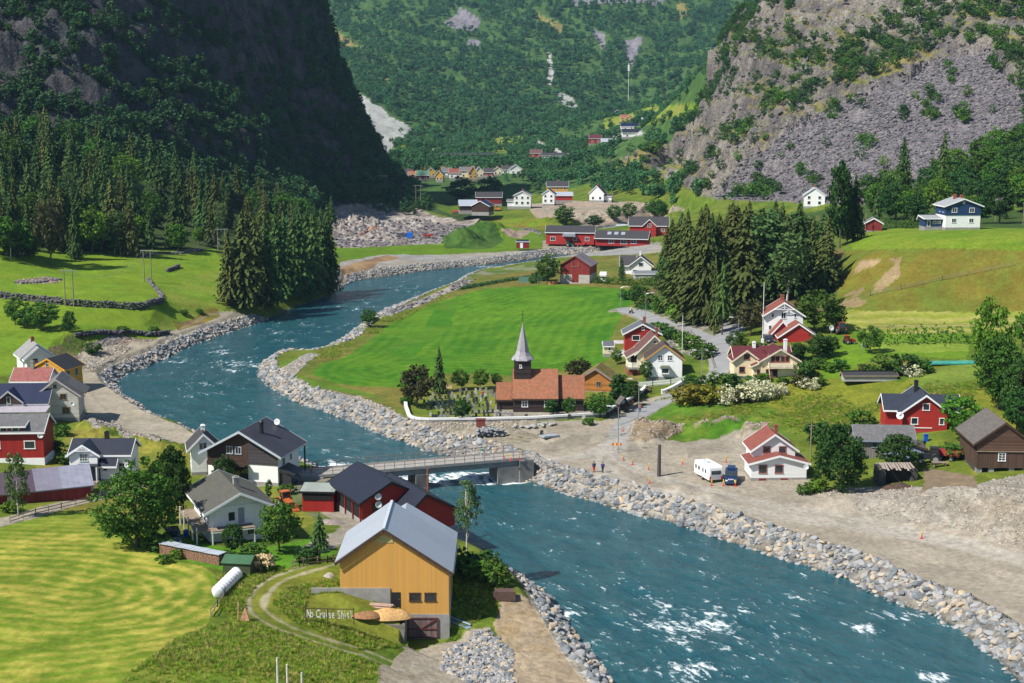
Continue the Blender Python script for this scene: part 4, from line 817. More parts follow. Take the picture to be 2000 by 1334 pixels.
d = MB()
for k in range(9): d.box(-1.55 + k * .345, -1.55 + k * .345 + .33, -.03, .03, .1, 2.35)
g = d.build('barn_door', boards('grey red door boards', (.17, .12, .11), False, .2, .3), barn, loc=(3.1, -.14, -.95))
d = MB()
for a, b in (((-1.65, -.07, .1), (-1.65, -.07, 2.45)), ((1.6, -.07, .1), (1.6, -.07, 2.45)), ((-1.65, -.07, .15), (1.6, -.07, .15)), ((-1.65, -.07, 1.15), (1.6, -.07, 1.15)), ((-1.65, -.07, 2.4), (1.6, -.07, 2.4)), ((-.2, -.09, 1.2), (1.5, -.09, 2.3))): d.bar(a, b, .1, .12)
d.build('door_frame', mat('brown red rail', (.12, .035, .03), .7, 3, .2), g)
m = MB(); m.bar((-11.8, 152.1, .55), (-11.8, 148.4, .55), .3, 3.1); m.bar((-11.7, 148.4, .5), (-16.8, 149.1, .9), .3, 3.0); rw = m.build('retaining_wall', boards('old shuttered concrete', (.19, .175, .15), True, .4, .2)); tag(rw, 'low dark retaining wall under the straw heap by the ochre barn', 'retaining wall')
# --- red workshop with navy roof
o = house('workshop', 'long red open-fronted shed with a dark blue-grey roof behind the ochre barn', 'shed', 0, 0, 0, 28,
      [(-4.2, 4.2, 0, 11.5, .0, 2.5, 2.2, 'y', REDP, r_navy), (.4, 7.4, -4.6, 7, -1.2, 1.3, 2.4, 'y', REDP, r_navy, .38)], REDP, r_navy, trim=BLACKM, world=(-16.4, 187.6, 2.8),
      wins=[('F', -1.9, 1.5, 1.3, .8)], found=0, oe=.5, og=.5)
part(lambda m: m.box(-4.25, 4.25, -.05, 11.55, -1.5, .0), 'foundation', CONC, o)
for i in range(5): part(lambda m: m.box(-4.42, -4.2, .1 + i * 2.75, .34 + i * 2.75, -.6, 2.5), 'post', REDT, o)
for i in range(4): part(lambda m: m.box(-4.26, -4.19, .36 + i * 2.75, 2.8 + i * 2.75, .0, 2.2), 'bay_shade_panel', mat('painted interior shade', (.012, .010, .010), .9), o)  # near-black panels paint the shade inside the bays on a solid wall
dish(o, (-2.0, -.35, 3.0), 0, .5); dish(o, (-1.95, -.4, 1.9), 0, .5)
part(lambda m: m.tube([(6.0, 1, 2), (6.0, 1, 5.6)], .14, 8), 'stove_pipe', mat('rusty pipe', (.22, .07, .04), .8), o)
house('shed', 'small dark red shed with a pale green-grey tin roof at the corner of the workshop', 'shed', 621, 1000, 1.9, -4, [(-2.2, 2.2, 0, 3.4, 0, 2.9, .35, 'x', RED, None, .9)], RED, roofmat('pale green tin', (.30, .33, .29), 'seam', pitch=.3), trim=BLACKM, found=0, og=.3, oe=.3)
part(lambda m: m.box(-2.0, 2.0, -.12, .0, 1.75, 2.85), 'dark_opening', MATS['painted interior shade'], bpy.data.objects['shed'])  # solid dark panel paints in the shade of an opening
# --- white house with the mossy roof
hw = house('house', 'white house with a mossy grey roof and unfinished balcony in front of the big tree', 'house', 0, 0, 0, 24,
      [(-3.7, 3.7, 0, 9.5, .3, 4.9, 1.8, 'y')], WHITEV, r_moss, oe=.9, og=1.5, chims=[(.5, 3.2, 7.6, .7, CONC)], base=CONC, world=(-34.0, 172.4, 3.7),
      wins=[('F', -.9, 3.6, .8, 1.1), ('L', 2.2, 3.5, .9, 1.2), ('L', 4.6, 3.5, .9, 1.2), ('L', 7.2, 3.5, .9, 1.0), ('F', 1.5, 1.5, .9, .9)], doors=[('F', .3, .8, 2.0, 2.6, mat('grey blue door', (.25, .28, .33), .6))])
part(lambda m: (m.box(-5.6, -3.75, -1.2, 9.4, 2.36, 2.5), m.box(-3.75, 1.6, -1.9, -.06, 2.36, 2.5)), 'balcony_deck', WOOD, hw)
for p in [(-5.5, -1.1), (-5.5, 1.5), (-5.5, 4.1), (-5.5, 6.7), (-5.5, 9.2), (-3.7, -1.8), (-1.1, -1.8), (1.5, -1.8)]: part(lambda m: m.box(p[0]-.08, p[0]+.08, p[1]-.08, p[1]+.08, -2.2, 3.0 if p[0] < -5 else 2.4), 'post', TRIM, hw)
for i in range(6): part(lambda m: m.bar((-3.8, -1.9 + .36 * i, 2.28), (1.6, -1.9 + .36 * i, 2.28), .07, .12), 'joist', TRIM, hw)
part(lambda m: m.box(-3.75, 3.75, -.12, -.02, 4.75, 4.95), 'fascia', TRIM, hw)
# --- dark chalet by the bend
ch = house('chalet', 'black-timbered chalet over white ground floor with wide ribbed dark roof by the river', 'house', 0, 0, 0, -14,
      [(-5.7, 5.7, 0, 8.2, .2, 4.8, 3.1, 'y', PLAS, None)], PLAS, roofmat('ribbed black roof', (.045, .042, .05), 'seam', (.06, .055, .065), pitch=.55, rough=.45), oe=1.0, og=1.1, th=.2, world=(-40.7, 210.6, 1.3),
      trim=mat('pale steel edge', (.42, .46, .50), .4, 2, .1), wins=[('R', 2.2, 3.4, .9, 1.8), ('R', 5.0, 3.6, .5, 1.7), ('F', -2.0, 4.9, .8, 1.0, '2', -.1), ('F', -.6, 4.9, .8, 1.0, '2', -.1), ('F', -4.0, 1.6, 1.4, 1.2)], found=.2)
part(lambda m: m.prism([(-5.72, 2.9), (1.0, 2.9), (1.0, 7.3), (0, 7.8), (-5.72, 4.8)], -.09, -.02, axis='y'), 'cladding_and_recess', DARKW, ch)  # flat dark panel in place of the balcony recess, its shade in the colour
part(lambda m: m.prism([(1.0, 2.9), (5.74, 2.9), (5.74, 4.8), (1.0, 7.35)], -.11, -.03, axis='y'), 'cladding_and_recess', boards('grey black boarding', (.06, .052, .056), True, .25, .2), ch)
part(lambda m: m.box(-5.0, 1.0, -1.5, -.1, 2.75, 2.9), 'balcony_deck', DARKW, ch); rail(ch, [(-5.0, -.1, 2.9), (-5.0, -1.5, 2.9), (1.0, -1.5, 2.9)], .9, DARKW, boards_=5)
part(lambda m: m.box(-2.6, .9, -.06, .02, .3, 2.5), 'glazing', GLASS, ch); rail(ch, [(-.9, -1.5, .1), (1.0, -1.5, .1)], .8, DARKW, boards_=3)
part(lambda m: m.lathe((1.9, 3.0, 5.6), [(.33, 0), (.33, 2.9), (.43, 2.95), (.43, 3.2), (.25, 3.4), (.001, 3.4)], 10), 'chimney', BLACKM, ch)
part(lambda m: (m.box(5.75, 7.4, .4, 3.4, -1, .1), m.prism([(5.75, 2.3), (8.2, 1.4), (8.2, 1.55), (5.75, 2.45)], .1, 4.0, axis='y'), m.box(5.75, 7.6, .5, .6, .1, 1.6)), 'lean_to', MATS['ribbed black roof'], ch); dish(ch, (2.2, 8.4, 7.6), 0, .5)
part(lambda m: m.box(6.4, 6.6, 8.6, 8.8, -.5, 4.4), 'post', BLACKM, ch)
# --- small white house left of the chalet
house('house', 'narrow white gabled house with a steep black roof and white edges at the river bend', 'house', 0, 0, 0, 15, [(-1.9, 1.9, 0, 5.0, .3, 4.3, 1.9, 'y')], WHITE, r_dk, oe=.7, og=.5, world=(-47.5, 215.2, 1.4), wins=[('F', -.1, 4.4, 1.1, 1.0, '2'), ('L', 2.5, 2, .9, 1.0)], chims=[(.1, 3.0, 6.9, .6, PLAS)])
hs = [o for o in COL.objects if o.name.startswith('house')][-1]
def stair(m):
    for i in range(6): m.box(.5, 1.6, -1.9 + i * .3, -1.6 + i * .3, .2 * i, .2 * i + .15)
part(stair, 'steps', DARKW, hs); rail(hs, [(.4, -1.9, .1), (.4, -.1, 1.2)], .9, DARKW, boards_=3); rail(hs, [(1.7, -1.9, .1), (1.7, -.1, 1.2)], .9, DARKW, boards_=3)
# --- white villa with navy roof and porch
vl = house('house', 'white villa with a navy tiled roof, decorated front gable and small porch', 'house', 0, 0, 0, 1,
      [(-4.4, 4.2, 1.2, 6.6, .3, 3.95, 1.55, 'x'), (-4.3, -.2, 0, 4.0, .3, 4.15, 1.35, 'y'), (0.1, 2.2, .3, 1.4, .3, 2.6, .5, 'x')], WHITE, r_navy, oe=.45, og=.4, world=(-60.7, 204.8, 2.9),
      wins=[('F', -2.2, 3.7, 1.0, 1.0, '9', 0, 1), ('F', -3.6, 1.7, .45, 1.2, '2', 0, 1), ('F', .8, 1.9, .45, .5, '1', .3, 2), ('F', 3.1, 1.8, .9, 1.4, 't'), ('R', 4, 1.9, .9, 1.2, '2')], chims=[(.3, 4.0, 6.5, .6, BLACKM)], wtrim=mat('green white frame', (.55, .60, .55), .5))
part(lambda m: m.prism([(-3.0, 2.6), (.1, 2.6), (.1, 2.75), (-3.0, 2.75)], -1.5, .05, axis='y'), 'porch_roof', r_navy, vl)
part(lambda m: m.box(-2.6, .1, -1.6, -.02, -.6, .3), 'porch_floor', WOOD, vl); part(lambda m: m.box(-1.9, -.6, -.06, .02, .35, 2.3), 'doorway', mat('green red door', (.05, .12, .08), .6), vl)
for x in (-2.5, 0): part(lambda m: m.box(x-.07, x+.07, -1.5, -1.36, .3, 2.6), 'post', TRIM, vl)
rail(vl, [(-2.5, -1.45, .3), (-2.0, -1.45, .3)], .8, TRIM); part(lambda m: (m.bar((-3.4, -.46, 4.75), (-1.1, -.46, 4.75), .09), m.bar((-2.25, -.46, 4.7), (-2.25, -.46, 5.45), .09), m.bar((-2.9, -.46, 4.8), (-2.25, -.46, 5.2), .07), m.bar((-1.6, -.46, 4.8), (-2.25, -.46, 5.2), .07)), 'gable_ornament', TRIM, vl); dish(vl, (3.9, 1.0, 2.2), 0, .4)
# --- old red barn with streaked tin roof
rb = house('barn', 'weathered dark red barn with a streaked pale and plum tin roof', 'barn', 0, 0, 0, 24,
      [(-13, 4.0, 0, 7.0, -.5, 2.3, 1.9, 'x', REDB, None)], REDB, r_tinp, trim=mat('rusty edge', (.13, .08, .07), .8), found=0, oe=.45, og=.3, th=.1, world=(-62.6, 193.2, 3.0))
m = MB(); roofbody(m, None, -3.2, 4.05, 0, 7.0, 2.33, 1.92, 'x', .5, .27, .12); m.build('roof', r_tin, rb)
part(lambda m: m.box(-7.2, -6.4, -.06, .03, -.2, 1.7), 'door', mat('pale board', (.5, .5, .5), .7), rb)
# --- red house at the left edge
rh = house('house', 'bright red house with mossy slate roof and a dormer at the left edge', 'house', 0, 0, 0, 3,
      [(-8, 4.2, 0, 6, .6, 4.9, 1.9, 'x', RED, None), (-3.4, 1.4, -.05, 3, 4.4, 5.7, .5, 'x', RED, None, .9)], RED, r_slate, base=PLAS, found=.7, oe=.45, og=.35, world=(-76.5, 215.4, 3.2), wins=[('F', 2.1, 2.7, 1.5, 1.1, '1'), ('F', -3.2, 2.7, 1.5, 1.0, '1'), ('F', -1.7, 5.15, .9, .65, '1', -.06), ('F', .1, 5.15, .9, .65, '1', -.06)])
dish(rh, (3.9, -.3, 4.2), .3, .45)
# --- weathered white gable house and its neighbours
ww = house('house', 'large weathered off-white gabled house beside the gravel road', 'house', 0, 0, 0, 9,
      [(-3.7, 3.7, 0, 7.5, .2, 4.4, 2.8, 'y'), ], boards('peeling white boarding', (.62, .58, .50), True, .2, .18, .8, .5), r_slate, trim=mat('grey pink trim', (.50, .42, .40), .8), oe=.5, og=.4,
      world=(-81.5, 251.5, 1.9), wins=[('F', -1.6, 4.1, .9, .9, '2'), ('F', 1.1, 4.1, .9, .9, '2'), ('F', 1.5, 1.6, 1.1, 1.0, '2'), ('F', -1.9, 1.7, .9, .9, '2'), ('F', -.2, 6.0, .4, .5, '1')], wtrim=mat('brown window frame', (.22, .13, .10), .7)); dish(ww, (2.7, -.4, 2.8), .2, .45)
part(lambda m: m.prism([(3.7, 4.4), (4.9, 4.2), (4.9, 4.35), (1.6, 6.3), (1.6, 6.1)], 1.5, 7.3, axis='y'), 'dormer_roof', r_slate, ww)
bn = house('house', 'cream house with a bright navy blue metal roof and dark wooden dormer', 'house', 0, 0, 0, 3,
      [(-9, 5.6, 0, 7, .2, 3.4, 2.6, 'x', CREAM, None), (-2.9, 1.2, -.6, 3, 3.2, 3.8, 1.7, 'y', DARKW, None)], CREAM, r_blue, trim=mat('grey edge', (.4, .4, .42), .6), found=.2, oe=.5, og=.4, world=(-88.0, 248.6, 2.2), wins=[('F', -2.6, 1.6, .9, 1.1), ('F', -.9, 3.9, .5, 1.1, '1', -.6, 1), ('F', .8, 1.5, 1.1, .8)])
part(lambda m: m.box(1.4, 5.7, -3.0, -.1, .0, 2.3), 'annex_wall', CREAM, bn); part(lambda m: m.prism([(-3.6, 2.3), (0, 2.8), (0, 2.92), (-3.6, 2.42)], -4.6, 6.3, axis='x'), 'annex_roof', mat('lilac grey tin', (.36, .33, .36), .5), bn)
fm, pm = wmesh(1.1, .8, '1', DARKW); o = link('window', fm, bn, (3.5, -3.02, 1.3)); link('pane', pm, o)
part(lambda m: (m.box(-4.5, 1.3, -3.0, -2.9, 0, .8), m.box(-4.5, -4.4, -3.0, -.1, 0, .8), m.box(-1.7, -1.6, -2.97, -2.87, .8, 2.4)), 'porch_parapet', PLAS, bn)
house('house', 'low house with a faded pink-red tile roof and grey chimney, white edges', 'house', 0, 0, 0, 0, [(-3.5, 3.6, 0, 6, .2, 2.9, 1.9, 'x')], WHITE, r_pink, oe=.4, og=.35, world=(-93.7, 273.3, 1.8), chims=[(-.2, 2.8, 6.1, .65, CONC)], wins=[('R', 3, 1.8, 1, 1)])
house('house', 'orange-yellow gabled house with black roof beside the wooden field gate', 'house', 0, 0, 0, -17, [(-3.5, 3.5, 0, 6.5, .2, 3.9, 1.9, 'y')], YEL, roofmat('black ribbed roof', (.035, .033, .036), 'seam', pitch=.6), trim=mat('orange trim', (.66, .33, .03), .6), oe=.5, og=.3, world=(-92.8, 282.0, 1.6),
      wins=[('F', -.2, 4.6, .45, .45, '1'), ('R', 1.6, 2.7, .8, 1.3, '2'), ('R', 4.4, 2.7, .8, 1.3, '2')], wtrim=mat('blue grey frame', (.3, .36, .45), .6))
house('house', 'white house with a pale grey slate roof at the edge of the left meadow', 'house', 0, 0, 0, 30, [(-3.0, 3.0, 1.5, 7.5, .2, 3.7, 2.4, 'y'), (-2.6, 2.3, -.8, 2.2, .2, 3.6, 2.0, 'y')], WHITE, roofmat('pale slate roof', (.30, .29, .285), 'tile', (.22, .215, .21), rough=.8), oe=.6, og=.4, world=(-98.4, 293.5, 2.2), chims=[(-.1, 5.0, 7.0, .6)], wins=[('F', -.9, 3.0, 1.0, .9, '1', -.8)])
# ================================================================== CHURCH AND THE HOUSES AROUND IT
cx, cy, cz = at(1049, 806, .8); church = empty('church', 'small dark brown wooden church with an orange tiled roof and silver spire', 'church', (cx, cy, cz), R(-1))
k = 10.55   # pixels per metre here
for nm, b, rm in [('nave', (-4.5, 3.75, 0, 8.2, -.5, 2.95, 4.4, 'x'), r_or), ('chancel', (4.0, 8.75, 1.2, 7.2, -.5, 2.75, 3.4, 'x'), r_or), ('porch', (-7.6, -4.5, 2.2, 6.4, -.5, 2.3, 2.4, 'x'), r_or)]:
    m = MB(); wallbody(m, *b[:6], b[6], 'x'); wl = m.build(nm, CHB, church)
    m = MB(); t = MB(); roofbody(m, t, b[0], b[1], b[2], b[3], b[5], b[6], 'x', .4, .2, .16); r = m.build('roof', rm, church); t.build('bargeboard', DARKW, r)
part(lambda m: m.box(-4.6, 8.8, -.06, 8.0, -1, .12) if False else (m.box(-4.55, 3.8, -.06, 8.25, -1, .1), m.box(3.8, 8.8, 1.14, 7.25, -1, .1), m.box(-7.65, -4.5, 2.14, 6.45, -1, .1)), 'foundation', STN, church)
tw = MB(); tw.box(-4.35, -1.15, 2.5, 5.7, 3, 9.6); tw.box(-4.42, -1.08, 2.43, 5.77, 7.0, 7.15); tow = tw.build('tower', CHB, church)
sp = MB(); rr_ = [(2.6, 9.4), (2.5, 9.6), (1.95, 10.2), (1.55, 10.9), (1.35, 11.8), (.12, 15.9), (.05, 16.5)]
cxx, cyy = -2.75, 4.1; n8 = 8
for i in range(len(rr_) - 1):
    for j in range(8):
        def pt(r, z, a): 
            q = 1 / max(abs(math.cos(a)), abs(math.sin(a))) if z < 9.8 else 1.0; q = 1 + (q - 1) * .8
            return (cxx + r * math.cos(a) * q * .82, cyy + r * math.sin(a) * q * .82, z)
        a0, a1 = math.pi / 8 + j * math.pi / 4, math.pi / 8 + (j + 1) * math.pi / 4; (r0, z0), (r1, z1) = rr_[i], rr_[i + 1]
        sp.face([pt(r0, z0, a0), pt(r0, z0, a1), pt(r1, z1, a1), pt(r1, z1, a0)], [(a0 * 1.5, z0), (a1 * 1.5, z0), (a1 * 1.5, z1), (a0 * 1.5, z1)])
spo = sp.build('spire', r_shake, tow); part(lambda m: (m.tube([(cxx, cyy, 16.3), (cxx, cyy, 18.5)], .045, 6), m.lathe((cxx, cyy, 18.5), [(.001, -.16), (.16, 0), (.001, .16)], 8), m.box(cxx-.3, cxx+.3, cyy-.02, cyy+.02, 17.9, 18.0)), 'finial', BLACKM, spo)
for (x, z, w_, h_, y) in [(-2.3, 1.9, .95, 1.5, 0), (1.9, 1.9, .95, 1.5, 0), (6.6, 1.85, .95, 1.4, 1.2)]:
    fm, pm = wmesh(w_, h_, '6', TRIM); o = link('window', fm, church, (x, y, z)); link('pane', pm, o)
fm, pm = wmesh(.22, .5, '1', TRIM); o = link('window', fm, church, (-3.1, 2.5, 8.3)); link('pane', pm, o)
# log storehouse with turf roof
house('storehouse', 'old orange-brown log building with a turf roof right of the church', 'storehouse', 0, 0, 0, -14, [(-3.2, 3.2, 0, 5.5, .2, 2.6, 2.1, 'y')], LOG, r_sod, trim=mat('grey brown edge', (.26, .19, .15), .8), base=STN, oe=.5, og=.5, th=.3, world=(16.6, 279.3, 1.2), wins=[('F', .6, 1.7, .8, .8, '4')])
# house group
h1 = house('house', 'white house with ochre roof edges, nearest of the three beside the lane', 'house', 0, 0, 0, -2, [(-3.5, 3.5, 0, 5.5, .3, 4.1, 2.65, 'y')], WHITEV, roofmat('brown black roof', (.075, .055, .05), 'tile'), trim=OCH, oe=.55, og=.5,
      world=(30.7, 283.5, 3.2), wins=[('F', -.9, 4.2, .85, .95, '4'), ('F', 1.0, 4.2, .85, .95, '4')], chims=[(1.4, 3.2, 6.9, .6, CONC)])
part(lambda m: m.box(-.75, .85, -.85, -.02, 1.0, 2.3), 'bay_window', TRIM, h1); part(lambda m: m.box(-.6, .7, -.89, -.84, 1.3, 2.1), 'pane', GLASS, h1); part(lambda m: m.prism([(-1.1, 2.3), (1.2, 2.3), (.8, 2.7), (-.7, 2.7)], -1.1, 0, axis='y'), 'bay_roof', mat('mossy copper', (.2, .21, .15), .7), h1)
h2 = house('house', 'cream house with plum roof and a curved balcony, middle of the three beside the lane', 'house', 0, 0, 0, 2, [(-3.5, 3.5, 0, 5.8, .3, 4.0, 3.5, 'y'), (-5.2, -3.3, .6, 5.4, .3, 3.1, 1.1, 'y', None, None, .999)], CREAM, r_pl, trim=mat('cream trim', (.78, .74, .6), .5), base=BRICK, found=1.2,
      world=(29.2, 289.9, 3.3), wins=[('F', -.8, 4.2, 1.0, 1.0, '1'), ('F', .1, 6.2, .45, .5, '1')], chims=[(.8, 2.8, 8.6, .5)], oe=.5)
part(lambda m: m.box(-5.6, -2.9, -1.6, .7, .9, 1.2), 'balcony_deck', CONC, h2); rail(h2, [(-5.5, .6, 1.2), (-5.5, -1.0, 1.2), (-4.7, -1.6, 1.2), (-2.95, -1.6, 1.2)], 1.0, mat('cream trim', (.78, .74, .6), .5), boards_=3); part(lambda m: m.box(-4.7, -3.2, .5, .58, 1.4, 3.4), 'recess_shade_panel', MATS['painted interior shade'], h2)  # the near-black sheet on the wall paints the shade of a recess
h3 = house('house', 'red house with grey slate roof and white edges, farthest of the three beside the lane', 'house', 0, 0, 0, -1, [(-3.75, 3.75, 0, 5.5, .3, 4.4, 2.0, 'y')], REDP, roofmat('blue grey slate', (.13, .135, .15), 'tile'), oe=.55, og=.45, world=(28.4, 308.1, 4.0), chims=[(.6, 3, 7.4, .6)], wins=[('F', -1.4, 3.4, 1.5, 1.0, '1'), ('F', .1, 5.4, .4, .5, '1')])
ax = house('garden_house', 'small white-railed annex with a grey roof left of the red house', 'annex', 1193, 693, 3.0, 0, [(-1.6, .6, 0, 3.0, .2, 2.0, .7, 'x')], CREAM, MATS['blue grey slate'], oe=.3, og=.2, wins=[('F', -.3, 1.3, .5, .7)])
part(lambda m: (m.box(.8, 3.2, -1, 2.6, -.8, .2)), 'terrace_deck', PLAS, ax); rail(ax, [(.8, -1, .2), (3.2, -1, .2)], .95, TRIM, boards_=1); rail(ax, [(.8, 2.6, 2.0), (3.2, 2.6, 2.0)], .8, TRIM, boards_=1)
# --- pale yellow villa with plum roof
pv = house('house', 'pale peach villa with deep red roof, long balcony and white chimney', 'house', 0, 0, 0, 2,
      [(-6.5, 4.4, 2.6, 8.6, .3, 3.5, 1.95, 'x'), (-6.9, -2.2, 1.6, 6, .3, 3.55, 1.75, 'y'), (-2.0, 5.4, 0, 6.5, .3, 3.6, 2.2, 'y'), (-3.4, -.6, .3, 5, .3, 2.6, 1.2, 'y', None, None, .95)], PEACH, r_plum, trim=mat('peach trim', (.78, .66, .5), .5), oe=.5, og=.45,
      world=(50.3, 273.5, 5.0), wins=[('F', -4.5, 4.1, .95, .9, '1', 1.6), ('F', -5.4, 1.6, .9, 1.0, '1', 1.6), ('F', .3, 3.9, .6, 1.0, '1', 0), ('F', 1.2, 3.9, .65, 1.0, '1', 0), ('F', 2.2, 3.9, .65, 1.0, '1', 0), ('F', 3.1, 3.9, .6, 1.0, '1', 0), ('F', -2.4, 1.3, .5, .8, '1', .3), ('F', -.5, 1.15, .9, 1.4, '1', 0), ('F', .7, 1.15, .9, 1.4, '1', 0)],
      wtrim=mat('red brown frame', (.30, .07, .05), .6), chims=[(3.2, 2.6, 7.2, .6, PLAS), (-2.4, 5.3, 6.3, .6)])
part(lambda m: m.box(-.6, 4.0, -1.2, -.02, 2.25, 2.4), 'balcony_deck', MATS['peach trim'], pv); rail(pv, [(-.6, -.05, 2.4), (-.6, -1.2, 2.4), (4.0, -1.2, 2.4), (4.0, -.05, 2.4)], .85, MATS['peach trim'], boards_=1)
# --- white two-storey house and red garage
house('house', 'tall white two-storey house with red roof and carved gable behind the red garage', 'house', 0, 0, 0, -5, [(-4.1, 4.1, 0, 6.4, .3, 5.0, 2.7, 'y')], WHITE, r_red, oe=.5, og=.7, world=(58.9, 307.1, 7.6), chims=[(-.1, 4, 8.7, .8)], wins=[('F', -.1, 4.9, .9, 1.3, '2'), ('F', -2.4, 4.9, .35, .8, '1'), ('F', 2.4, 4.9, .35, .8, '1'), ('F', -2.9, 2.2, .5, .9, '1')])
g = [o for o in COL.objects if o.name.startswith('house') and o.get('label')][-1]; part(lambda m: (m.bar((-2.2, -.75, 6.3), (2.2, -.75, 6.3), .12), m.bar((0, -.75, 6.3), (0, -.75, 7.6), .12), m.bar((-1.6, -.75, 6.3), (0, -.75, 6.9), .08), m.bar((1.6, -.75, 6.3), (0, -.75, 6.9), .08)), 'gable_ornament', TRIM, g)
house('garage', 'red gabled garage with a rusty red roof in front of the tall white house', 'garage', 0, 0, 0, -3, [(-3.9, 3.9, 0, 5.0, .0, 2.1, 2.7, 'y'), (-5.0, -.6, 4.0, 7.0, .0, 2.1, 2.5, 'y')], REDP, r_red, oe=.5, og=.35, found=0, world=(60.5, 298.8, 7.1))
# --- white house at the parking place
wl_ = house('house', 'white house with orange-brown roofs on two levels beside the parked caravan', 'house', 0, 0, 0, 2,
      [(-4.3, 4.3, 0, 5.2, .45, 2.75, 1.15, 'y'), (-3.5, 3.0, 2.4, 8.2, 2, 4.4, 2.3, 'y')], WHITE, r_red, base=CONC, found=.6, oe=.55, og=.45,
      world=(41.2, 215.0, .35), wins=[('F', -2.5, 1.85, 1.1, 1.15, '1'), ('F', .0, 1.85, 1.1, 1.15, '1'), ('F', -1.45, 4.3, .95, .95, '1', 2.4, 1), ('F', 1.0, 4.3, .95, .95, '1', 2.4, 1)], wtrim=mat('red grey frame', (.30, .10, .09), .6), chims=[(.4, 4.8, 7.6, .55)])
part(lambda m: (m.box(-3.1, -2.0, -.09, -.04, -.15, .35), m.box(.3, 1.4, -.09, -.04, -.15, .35)), 'cellar_hatch', REDT, wl_); dish(wl_, (4.1, -.4, 2.2), 0, .42)
# --- red house with navy cross gables
rn = house('house', 'red house with blue-black cross-gabled roof and white edges above the grey sheds', 'house', 0, 0, 0, -5, [(-6.0, 5.9, 2.4, 7.4, .4, 3.9, 1.7, 'x'), (-3.6, 3.6, 0, 8.6, .4, 3.8, 2.7, 'y')], REDP, roofmat('blue black roof', (.038, .045, .065), 'tile', rough=.55), base=BRICK, found=.5, oe=.7, og=.5, chims=[(-.7, 5.2, 7.9, .6, BLACKM)], world=(68.3, 231.7, 3.8),
      wins=[('F', .1, 4.6, .95, 1.0, '1', 0, 1), ('F', -1.7, 2.2, .95, 1.0, '1', 0, 1), ('F', 2.7, 2.2, .6, 1.0, '1', 0, 1)]); part(lambda m: m.box(-1.6, 1.2, -.08, .0, 1.0, 1.12), 'flower_box', TRIM, rn); dish(rn, (-4.1, -.3, 3.1), -.4, .62)
# --- grey shed, blue annex, brown barn
gs = house('shed', 'low grey shed with a silvery slate roof in front of the red cross-gabled house', 'shed', 0, 0, 0, -4, [(-4.6, 4.6, 0, 4.5, -.8, 2.5, 1.6, 'x')], GREYB, r_slate, trim=mat('blue grey edge', (.22, .26, .32), .7), found=0, oe=.5, og=.3, world=(59.6, 223.4, 2.5), wins=[('F', -1.6, 1.5, .7, .8)])
house('shed', 'pale blue-grey shed with a slanting slate roof behind the gnarled tree', 'shed', 1776, 903, 2.2, -8, [(-3.4, 2.2, 0, 4.5, -.8, 2.2, 1.3, 'y', boards('faded blue boards', (.22, .28, .36), False, .2, .2), None, .35)], GREYB, r_wood, trim=DARKW, found=0, oe=.4, og=.3)
bb = house('barn', 'large dark brown timber barn on stone piers at the right edge', 'barn', 0, 0, 0, -3, [(-3.9, 3.9, 0, 10, .5, 4.5, 2.9, 'y')], BROWNV, r_wood, trim=DARKW, found=0, oe=.7, og=.5, world=(73.6, 209.0, 3.4), wins=[('F', -.2, 2.2, .9, 1.1, '6')], wtrim=TRIM)
part(lambda m: (m.prism([(-3.95, 3.1), (3.95, 3.1), (3.95, 4.5), (0, 7.35), (-3.95, 4.5)], -.12, -.02, axis='y')), 'upper_cladding', boards('brown lying boards', (.11, .062, .042), True, .22, .3, .8, .4), bb); part(lambda m: m.box(-4.0, 4.0, -.2, -.03, 3.0, 3.12), 'sill_board', WOOD, bb)
for x in (-3.4, -1.6, 1.4, 3.4): part(lambda m: m.box(x-.4, x+.4, .2, 1.2, -2.6, .5), 'stone_pier', STN, bb)
part(lambda m: m.box(-3.8, 3.8, 1.4, 10, -2.6, .45), 'stone_base', mat('dark stone', (.06, .055, .055), .95, 2, .4, .8, 3), bb)
# low dark-roofed lean-to in the garden
house('shed', 'long low garden shed with a flat dark roof in the meadow', 'shed', 1702, 745, 6.3, 0, [(-5.2, 4.8, 0, 2.2, 0, 1.1, .25, 'x', mat('grey plank', (.36, .35, .33), .8), None, .95)], GREYB, r_dk, trim=WOOD, found=0, oe=.25, og=.2)
# --- blue house on the terrace
bl = house('house', 'dark blue over white two-storey house on the upper terrace', 'house', 0, 0, 0, 3, [(-4.8, 4.8, 0, 8, .3, 6.2, 1.8, 'y'), (-9.6, -4.9, 2.4, 7, .3, 2.6, .5, 'x', BLUEB, None, .9)], PLAS, roofmat('light grey slate', (.36, .37, .38), 'tile', (.3, .31, .32)), trim=TRIM, oe=.7, og=.6, world=(122.7, 390.2, 24.1), chims=[(-.9, 4.5, 8.9, .8), (.9, 4.2, 8.7, .8)],
      wins=[('F', -2.5, 5.0, 1.2, 1.1, '2', -.1), ('F', 2.3, 5.0, 1.2, 1.1, '2', -.1), ('F', -2.5, 2.2, 1.1, 1.0, '2'), ('F', 2.3, 2.2, 1.1, 1.0, '2'), ('L', 2, 4.9, 1.0, 1.0), ('L', 4.6, 4.9, 1.0, 1.0), ('F', -7.0, 1.5, .7, .6, '1', 2.4), ('F', -8.6, 1.2, .7, 1.4, '1', 2.4), ('F', -5.7, 1.5, .6, .5, '1', 2.4), ('F', 0, 7.0, .35, .45, '1', -.1)])
part(lambda m: (m.prism([(-4.85, 3.6), (4.85, 3.6), (4.85, 6.2), (0, 8.0), (-4.85, 6.2)], -.1, -.02, axis='y'), m.box(-4.9, -4.83, 0, 8, 3.6, 6.2), m.box(4.83, 4.9, 0, 8, 3.6, 6.2)), 'upper_cladding', BLUEB, bl)
